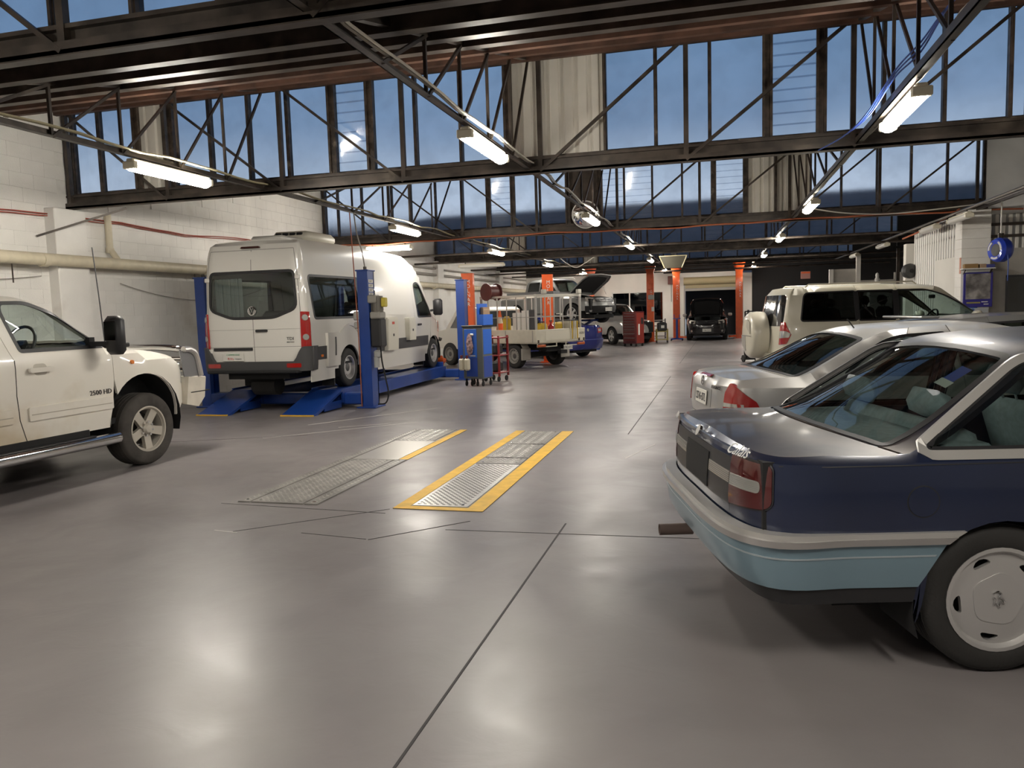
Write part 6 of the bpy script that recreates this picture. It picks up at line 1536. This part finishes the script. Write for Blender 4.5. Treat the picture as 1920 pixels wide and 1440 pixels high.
# red drawer chest
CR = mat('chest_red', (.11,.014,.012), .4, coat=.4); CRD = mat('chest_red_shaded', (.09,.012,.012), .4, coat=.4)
t = thing('tool_chest', 'tall red drawer chest in front of the silver truck', 'tool chest', (-3.32,32.1,0), math.radians(-34))
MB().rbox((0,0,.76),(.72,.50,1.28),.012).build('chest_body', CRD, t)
for k in range(9):
    h = .10 if k > 2 else .17; z = .22+sum((.17 if q < 3 else .11) for q in range(k))+h/2
    d = MB().rbox((0,-.258,z),(.64,.02,h),.006).build('drawer', CR, t); MB().tube([(-.28,-.275,z+h*.3),(.28,-.275,z+h*.3)], .010, 6).build('drawer_pull', ALU, d)
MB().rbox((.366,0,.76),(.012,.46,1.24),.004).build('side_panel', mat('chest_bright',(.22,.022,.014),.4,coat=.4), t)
MB().rbox((.38,-.10,.70),(.02,.10,.45),.01).build('clipboard', PLATE, t); MB().rbox((.38,.10,1.05),(.03,.12,.26),.01).build('tool_holder', BLK, t)
MB().rbox((0,0,1.415),(.74,.52,.03),.01).build('lid', CR, t)
for x in (-.3,.3):
    for y in (-.2,.2): mb = MB(); caster(mb, x, y); mb.bar((x,y,.06),(x,y,.13),.04).build('castor', BLKM, t)
# yellow-green trolley with a black container
t = thing('drain_trolley', 'low mustard trolley carrying a black container, right of the hoist post', 'trolley', (-2.35,34.9,0), math.radians(10))
for z in (.14,.50): MB().rbox((0,0,z),(.52,.42,.03),.008).build('shelf', mat('mustard',(.30,.24,.04),.5), t)
for x in (-.24,.24):
    for y in (-.19,.19): MB().box(x-.018,x+.018,y-.018,y+.018,.10,.62).build('upright', mat('mustard'), t, smooth=0); MB().cyl((x-.014,y,.05),(x+.014,y,.05),.05,n=10).build('castor', BLKM, t)
o = thing('oil_container', 'black oil container on top of the mustard trolley', 'container', (-2.35,34.9,.515), math.radians(10)); MB().rbox((0,0,.20),(.42,.34,.38),.05).build('container_body', BLK, o); MB().bar((-.1,0,.40),(.1,0,.40),.03).build('handle', BLK, o)
MB().rbox((.02,-.172,.2),(.14,.006,.12),.002).build('label_patch', PLATE, o)
# steel shelf unit against the window wall, blue jack stand
t = thing('shelf_unit', 'grey steel shelf with trays under the far window', 'shelf', (-3.05,39.6,0), 0)
for x in (-.55,.55):
    for y in (-.2,.2): MB().box(x-.02,x+.02,y-.02,y+.02,0,1.0).build('upright', GRY, t, smooth=0)
for z in (.12,.38,.64,.92): MB().rbox((0,0,z),(1.14,.44,.04),.006).build('shelf_board', mat('shelf_grey',(.16,.15,.14),.5), t)
t = thing('transmission_jack', 'blue wheeled jack stand left of the black wagon', 'jack', (-1.78,36.7,0), 0)
MB().cyl((0,0,.10),(0,0,1.0),.05,n=12).build('ram', CBD, t); MB().rbox((0,0,1.03),(.34,.26,.04),.01).build('saddle', CBD, t)
for a in range(4):
    e_ = (.36*math.cos(a*PI/2+.78), .36*math.sin(a*PI/2+.78)); MB().bar((0,0,.10),(*e_,.08),.06).build('leg', CBD, t, smooth=0); MB().cyl((e_[0]-.02,e_[1],.04),(e_[0]+.02,e_[1],.04),.04,n=10).build('castor', BLKM, t)
for x in (-.12,.12): MB().box(x-.015,x+.015,-.015,.015,1.05,1.22).build('saddle_pin', CBD, t, smooth=0)
# gas bottle trolley beside the cream wagon
t = thing('bottle_trolley', 'black gas bottle on a two-wheeled trolley behind the cream wagon', 'trolley', (.86,22.4,0), .4)
MB().lathe([(0,.10),(.115,.10),(.12,.14),(.12,1.20),(.07,1.34),(.035,1.36),(.03,1.44)],18).build('cylinder', BLK, t)
MB().bar((-.14,-.10,.1),(-.14,-.10,1.4),.03).bar((.14,-.10,.1),(.14,-.10,1.4),.03).bar((-.14,-.10,1.4),(.14,-.10,1.4),.03).bar((-.14,-.10,.7),(.14,-.10,.7),.03).box(-.16,.16,-.12,.14,.06,.10).build('trolley_frame', BLKM, t, smooth=0)
for x in (-.19,.19): MB().cyl((x-.02,-.10,.10),(x+.02,-.10,.10),.10,n=14).build('wheel', RUB, t)
# things round and under the van on the lift
soft('orange_rag', 'bright orange bundle on the lift end by the van front wheel', 'rag', (-6.55,17.72,.445), .15, (1,.9,.75), mat('orange_cloth',(.75,.12,.02),.8), 5)
def axle_stand(loc, label, m):
    o = thing('axle_stand', label, 'axle stand', loc, 0, 'stands under the van')
    for a in range(4): MB().bar((.11*math.cos(a*PI/2+.78),.11*math.sin(a*PI/2+.78),0.01),(.03*math.cos(a*PI/2+.78),.03*math.sin(a*PI/2+.78),.22),.03).build('leg', m, o, smooth=0)
    MB().cyl((0,0,.2),(0,0,.30),.025,n=10).build('post', STEEL, o); MB().rbox((0,0,.31),(.10,.06,.03),.008).build('saddle', STEEL, o)
axle_stand((-7.3,15.9,0.0), 'orange axle stand on the floor beneath the van', ORG)
o = thing('floor_jack', 'small red jack on the floor beneath the middle of the van', 'jack', (-7.35,15.2,0), .2); MB().rbox((0,0,.12),(.16,.4,.2),.03).build('jack_body', mat('jack_red',(.5,.02,.03),.4), o); MB().cyl((0,0,.2),(0,0,.30),.04,n=12).build('jack_ram', ALU, o); 
for x in (-.09,.09): MB().cyl((x-.02,.14,.05),(x+.02,.14,.05),.05,n=12).build('jack_wheel', BLKM, o)
t = thing('engine_stand', 'black engine on a stand against the left wall past the van', 'engine', (-8.0,20.6,0), .3)
MB().box(-.4,.4,-.3,.3,.06,.12).box(-.05,.05,.2,.3,.12,.9).build('stand_frame', BLKM, t, smooth=0); MB().rbox((0,0,.85),(.55,.6,.5),.05).rbox((0,-.1,1.15),(.4,.5,.16),.04).build('engine_casting', mat('engine_dark',(.03,.028,.026),.5,metal=.5), t)
for k in range(4): MB().cyl((.3,-.24+.15*k,.9),(.42,-.24+.15*k,.85),.04,n=10).build('exhaust_port', mat('engine_dark'), t)
for x in (-.35,.35): MB().cyl((x-.03,-.25,.05),(x+.03,-.25,.05),.05,n=10).build('castor', BLKM, t)

# ---- left wall: pipes, brackets, cables
pp = MB().tube([(XL+.27,-5,2.57),(XL+.27,40.8,2.62)], .095, 14).build('wall_pipe', PIPEM); tag(pp, 'long cream pipe running level along the left wall', 'pipe')
for y in (7.2,9.45,13.2,17,21,26): MB().cyl((XL+.27,y-.05,2.575),(XL+.27,y+.05,2.575),.106,n=14).build('pipe_collar', PIPEM, pp)
for y in (8.9,12.9,16.5): MB().bar((XL+.27,y,2.5),(XL+.27,y,2.22),.014).build('hanger', STEEL, pp, smooth=0)
dp = MB().tube([(XL+.12,10.95,3.42),(XL+.12,10.95,2.85),(XL+.27,10.95,2.64)], .055, 12).build('down_pipe', PIPEM); tag(dp, 'short cream downpipe dropping from the truss end into the wall pipe', 'pipe')
MB().cyl((XL+.12,10.95,2.78),(XL+.12,10.95,2.86),.066,n=12).build('pipe_collar', PIPEM, dp)
rc = random.Random(4); pts = [(XL+.06, 5.0+.42*k, 3.30+rc.uniform(-.018,.018)+(.03*math.sin(k*.6))) for k in range(34)]
mb = MB(); mb.tube(pts, .011, 5); mb.tube([(x,y,z-.03+rc.uniform(-.01,.01)) for x,y,z in pts], .009, 5)
tag(mb.build('red_cable', mat('cable_red',(.33,.06,.035),.5)), 'pair of red cables clipped along the upper left wall', 'cable')
for (y0,y1,z,s,lb) in ((6.5,9.6,2.35,.10,'thin grey wire drooping below the cream pipe, near end'),(11.2,15.6,2.28,.28,'thin grey wire drooping below the cream pipe behind the van')):
    pts = [(XL+.05, y0+(y1-y0)*k/12, z-s*(1-((k-6)/6)**2)) for k in range(13)]
    tag(MB().tube(pts, .006, 5).build('slack_wire', mat('grey_hose')), lb, 'wire')
tag(MB().bar((XL+.02,9.6,2.95),(XL+.9,10.5,3.42),.03).build('wall_brace', STEEL, smooth=0), 'thin dark brace from the left wall up to the first truss', 'brace')
for z in (3.0,3.22): 
    tag(MB().tube([(XL+.1,19.2,z),(XL+.1,40.5,z)], .03 if z > 3.1 else .045, 8).build('wall_pipe', mat('pipe_grey',(.30,.28,.25),.5)), 'grey service pipe on the left wall beyond the van, %s one' % ('lower' if z < 3.1 else 'upper'), 'pipe')
# hose reels
def hose_reel(label, loc, rz, m, rod=0.):
    t = thing('hose_reel', label, 'hose reel', loc, rz)
    MB().lathe([(.12,-.10),(.20,-.12),(.235,-.06),(.235,.06),(.20,.12),(.12,.10)],26,ROT('Y',PI/2)).build('reel_case', m, t)
    MB().lathe([(.0,.105),(.075,.11),(.12,.105)],20,ROT('Y',PI/2)).lathe([(.0,-.105),(.075,-.11),(.12,-.105)],20,ROT('Y',PI/2)).build('reel_hub', BLK, t)
    for a0 in (0,1,2): 
        arc = [(.112, .165*math.cos(a0*2.09+q*.22), .165*math.sin(a0*2.09+q*.22)) for q in range(6)]
        MB().tube(arc, .022, 6).tube([(-x,y,z) for x,y,z in arc], .022, 6).build('rim_band', mat('band_white',(.60,.60,.60),.5), t)
    MB().bar((-.03,0,.22),(-.03,0,.32),.05,.03).bar((.03,0,.22),(.03,0,.32),.05,.03).build('mount_bracket', STEEL, t)
    if rod: MB().tube([(0,0,.30),(0,0,.30+rod)], .014, 6).build('hanging_rod', mat('white_trim'), t)
    MB().tube([(.0,-.2,-.1),(.0,-.22,-.28),(.01,-.20,-.6)], .010, 6).build('hose_end', mat('hose_blue',(.03,.07,.3),.5), t)
    return t
hose_reel('blue hose reel hanging on a white rod in front of the right pier', (5.33,17.0,2.50), math.radians(20), mat('reel_blue',(.02,.05,.42),.35,coat=.4), rod=.62)
struct(MB().bar((5.33,10.5,3.45),(5.33,18.6,3.45),.05,.05).build('beam', STEEL, smooth=0))
hose_reel('blue hose reel fixed to the left wall beyond the van', (XL+.36,20.2,2.30), 0, mat('reel_blue'))
bpy.data.objects['hose_reel.001'].children[0].name
MB().rbox((-.2,0,0),(.2,.10,.3),.01).build('wall_bracket', STEEL, bpy.data.objects['hose_reel.001'])
# convex mirror under the second truss
t = thing('convex_mirror', 'round convex mirror hung under the second truss', 'mirror', (-2.95,18.12,3.80), 0)
Mm = ROT('X', PI/2+.25)
MB().lathe([(.0,.10),(.10,.092),(.20,.066),(.29,.015),(.31,0)],32,Mm).build('mirror_face', mat('mirror_glass',(.8,.8,.8),.03,metal=1.), t, smooth=60)
MB().lathe([(.30,-.02),(.325,-.01),(.325,.012),(.30,.012)],32,Mm).build('mirror_rim', mat('white_trim'), t)
MB().lathe([(.0,-.03),(.30,-.02)],24,Mm).build('mirror_back', GRY, t); MB().bar((0,.03,.0),(0,.34,-.34),.03).build('mirror_arm', STEEL, t, smooth=0)
# right pier: shelf, poster, fan
t = thing('wall_shelf', 'narrow white shelf on the pier above the poster', 'shelf', (5.34,18.35,2.20), 0)
MB().rbox((0,0,0),(.62,.2,.025),.004).build('shelf_board', mat('white_trim'), t)
for x in (-.25,.25): MB().bar((x,.08,-.10),(x,-.06,-.015),.02).build('shelf_bracket', STEEL, t, smooth=0)
for k, (x, w, h, m, lb) in enumerate(((-.14,.26,.09,mat('cardboard_dark',(.28,.17,.07),.8),'brown carton lying on the pier shelf, left end'),(.08,.12,.08,mat('cardboard'),'small tan carton on the pier shelf, middle'),(.22,.16,.07,mat('box_blue',(.05,.06,.25),.6),'blue box on the pier shelf, right end'))):
    o = thing('carton', lb, 'box', (5.34+x,18.35,2.2125), 0); MB().rbox((0,0,h/2),(w,.15,h),.005).build('carton_body', m, o); MB().rbox((0,0,h+.002),(w*.94,.04,.004),.001).build('tape', mat('tape_tan'), o)
o = thing('safety_sign', 'small orange and white sign on the edge of the pier', 'sign', (5.045,18.5,2.28), 0); MB().rbox((0,0,0),(.01,.09,.34),.003).build('sign_board', mat('sign_orange',(.50,.18,.10),.5), o)
t = thing('poster_board', 'blue framed poster board on the pier below the shelf', 'poster', (5.37,18.425,1.76), 0)
PB_ = mat('poster_photo', (.16,.15,.15), .25, var=.7, vscale=4, dirt=((.42,.40,.38), 3.2, .55)); PBF = mat('poster_blue', (.03,.025,.22), .35)
MB().rbox((0,0,0),(.56,.03,.74),.008).build('poster_frame', PBF, t); MB().rbox((0,-.017,.07),(.47,.006,.54),.002).build('poster_picture', PB_, t)
MB().rbox((-.08,-.017,-.275),(.26,.005,.03),.001).build('poster_strip', mat('poster_gold',(.32,.28,.08),.5), t); MB().rbox((.13,-.017,-.26),(.12,.005,.02),.001).rbox((.16,-.017,-.31),(.09,.005,.02),.001).build('poster_caption', mat('band_white'), t)
o = thing('notice_sheet', 'pale blue printed sheet pinned beneath the poster board', 'notice', (5.36,18.432,1.30), 0); MB().rbox((0,0,0),(.44,.008,.14),.002).build('sheet', mat('sheet_pale',(.40,.42,.44),.7), o); MB().lathe([(0,.006),(.10,.0)],16,ROT('X',PI/2)@T(-.07,.03,0)).build('sheet_logo', mat('logo_blue',(.06,.14,.40),.6), o)
t = thing('wall_fan', 'dark wall fan on the white column with a cable loop', 'fan', (5.06,23.02,2.36), 0); t.scale = (.72,.72,.72)
MB().lathe([(.10,-.16),(.27,-.12),(.28,.02),(.22,.10),(.08,.14)],20,ROT('X',PI/2)@ROT('Y',.3)).build('fan_guard', mat('fan_dark',(.035,.035,.035),.5), t); MB().lathe([(0,.16),(.12,.12),(.12,-.05),(0,-.08)],16,ROT('X',PI/2)).build('fan_motor', BLKM, t)
for k in range(5):
    a = 2*PI*k/5; MB().prism([(.05,-.03),(.24,-.06),(.25,.05),(.05,.03)], -.005,.005, ROT('X',PI/2)@ROT('Z',a)@ROT('X',.4)).build('fan_blade', GRY, t)
MB().bar((0,.05,0),(.0,.22,.0),.06).build('fan_bracket', STEEL, t, smooth=0); MB().tube(catm([(-.1,0,-.2),(-.2,0,-.5),(-.12,0,-.75),(0,.1,-.6)],5), .010, 5).build('fan_cable', PIPEM, t)
# far end: hood, boxes, sign, bits on the partition
t = thing('extraction_hood', 'cream funnel hood hung from the roof near the far hoist', 'hood', (-1.62,31.2,3.30), 0)
vs = [(-.52,-.35,.25),(.52,-.35,.25),(.52,.35,.25),(-.52,.35,.25),(-.33,-.25,-.20),(.33,-.25,-.20),(.33,.25,-.20),(-.33,.25,-.20)]
MB().add(vs, [(0,1,5,4),(1,2,6,5),(2,3,7,6),(3,0,4,7)]).build('hood_funnel', mat('hood_dark',(.05,.045,.03),.5), t, smooth=0)
for s_ in (-1,1): MB().bar((s_*.52,-.36,.25),(s_*.33,-.26,-.20),.03).build('hood_edge', mat('roller_cream'), t, smooth=0)
MB().bar((-.54,-.36,.26),(.54,-.36,.26),.03).build('hood_edge', mat('roller_cream'), t, smooth=0); MB().tube([(0,0,.25),(0,0,.9)], .12, 12).build('hood_duct', GRY, t)
for (nm, lb, loc, sz, m) in (('junction_cabinet','brown cabinet high on the wall left of the roller door',(-2.25,40.88,2.95),(.34,.2,.42),mat('cabinet_brown',(.12,.03,.02),.5)),
                             ('warning_box','pale red box hanging in the dark bay right of the roller door',(3.5,33.4,2.70),(.36,.16,.30),mat('pale_red',(.42,.20,.17),.6))):
    o = thing(nm, lb, 'box', loc, 0); MB().rbox((0,0,0),sz,.015).build('box_body', m, o); MB().rbox((0,-sz[1]/2-.004,sz[2]*.32),(sz[0]*.95,.01,sz[2]*.2),.003).build('box_lid', mat('hoist_red') if nm == 'warning_box' else m, o); MB().tube([(0,0,-sz[2]/2),(0,0,-sz[2]/2-.9)] if nm != 'warning_box' else [(0,0,sz[2]/2),(0,0,.525)], .012, 5).build('box_cable', BLKM, o)
o = thing('store_cabinet', 'pale grey cupboard deep in the hall right of the partition', 'cabinet', (5.55,29.6,0), 0); MB().rbox((0,0,1.08),(.75,.5,2.1),.012).build('cabinet_body', mat('cupboard_grey',(.40,.39,.37),.6), o); 
for s_ in (-1,1): MB().rbox((s_*.185,-.256,1.08),(.36,.014,2.02),.005).build('cabinet_door', mat('cupboard_grey'), o)
o = thing('statuette', 'small pale ornament standing on the grey cupboard', 'ornament', (5.45,29.5,2.13), 0); MB().lathe([(0,0),(.11,.0),(.12,.04),(.07,.12),(.09,.2),(.05,.27),(.06,.33),(.045,.40),(0,.44)],16).build('ornament_body', mat('white_trim'), o)
t = thing('coat_rack', 'row of dark jackets hanging beside the grey cupboard', 'rack', (6.35,29.7,0), 0); MB().box(-.4,.4,.0,.03,1.95,2.02).box(-.03,.03,-.03,.03,0,2.0).build('rack_frame', STEEL, t, smooth=0)
for k in range(5): MB().rbox((-.32+.16*k,-.04,1.55),(.11,.16,.75),.04).build('jacket', mat('jacket_grey',(.10,.10,.10),.9), t)
# cables across the hall
pts = [(XL+.2+k*.5, 18.50, 3.44+.015*math.sin(k*1.7)-.02*math.sin(k*.45)) for k in range(33)]
tag(MB().tube(pts, .018, 6).build('orange_cable', mat('cable_orange',(.36,.10,.04),.5)), 'orange cable strung across the hall along the second truss', 'cable')
pts = catm([(1.8,16.6,3.47),(2.6,17.6,3.44),(3.6,18.4,3.45),(4.6,18.45,3.50),(5.5,18.4,3.56)],6)
tag(MB().tube(pts, .014, 6).build('white_cable', CABW), 'white cable sweeping from the right light row to the pier', 'cable')
pts = catm([(4.97,18.4,3.46),(4.98,20,3.36),(4.94,21.6,3.28),(4.85,22.9,3.22)],6)
tag(MB().tube(pts, .022, 6).build('orange_cable', mat('cable_orange')), 'orange cable running back along the corrugated side wall', 'cable')
mb = MB()
for q in range(3): mb.tube(catm([(1.78+.03*q,5.6,3.62+.02*q),(1.75,6.7,3.84),(1.68,7.4,3.76-.04*q),(1.60,8.0,3.70-.03*q),(1.46+.02*q,8.6,3.46),(1.34,9.2,3.38),(1.2,10.14,3.42)],7), .008, 5)
tag(mb.build('blue_cables', mat('cable_blue',(.03,.07,.30),.5)), 'loose bundle of blue cables beside the right light row', 'cable')
mb = MB().tube(catm([(-4.9,24.9,3.265),(-4.7,24.9,3.1),(-4.4,24.9,2.95),(-4.1,24.9,3.08),(-3.8,24.9,3.265)],6), .012, 5)
tag(mb.build('loose_wire', CABW), 'pale wire looping down from the roof above the grey truck', 'cable')
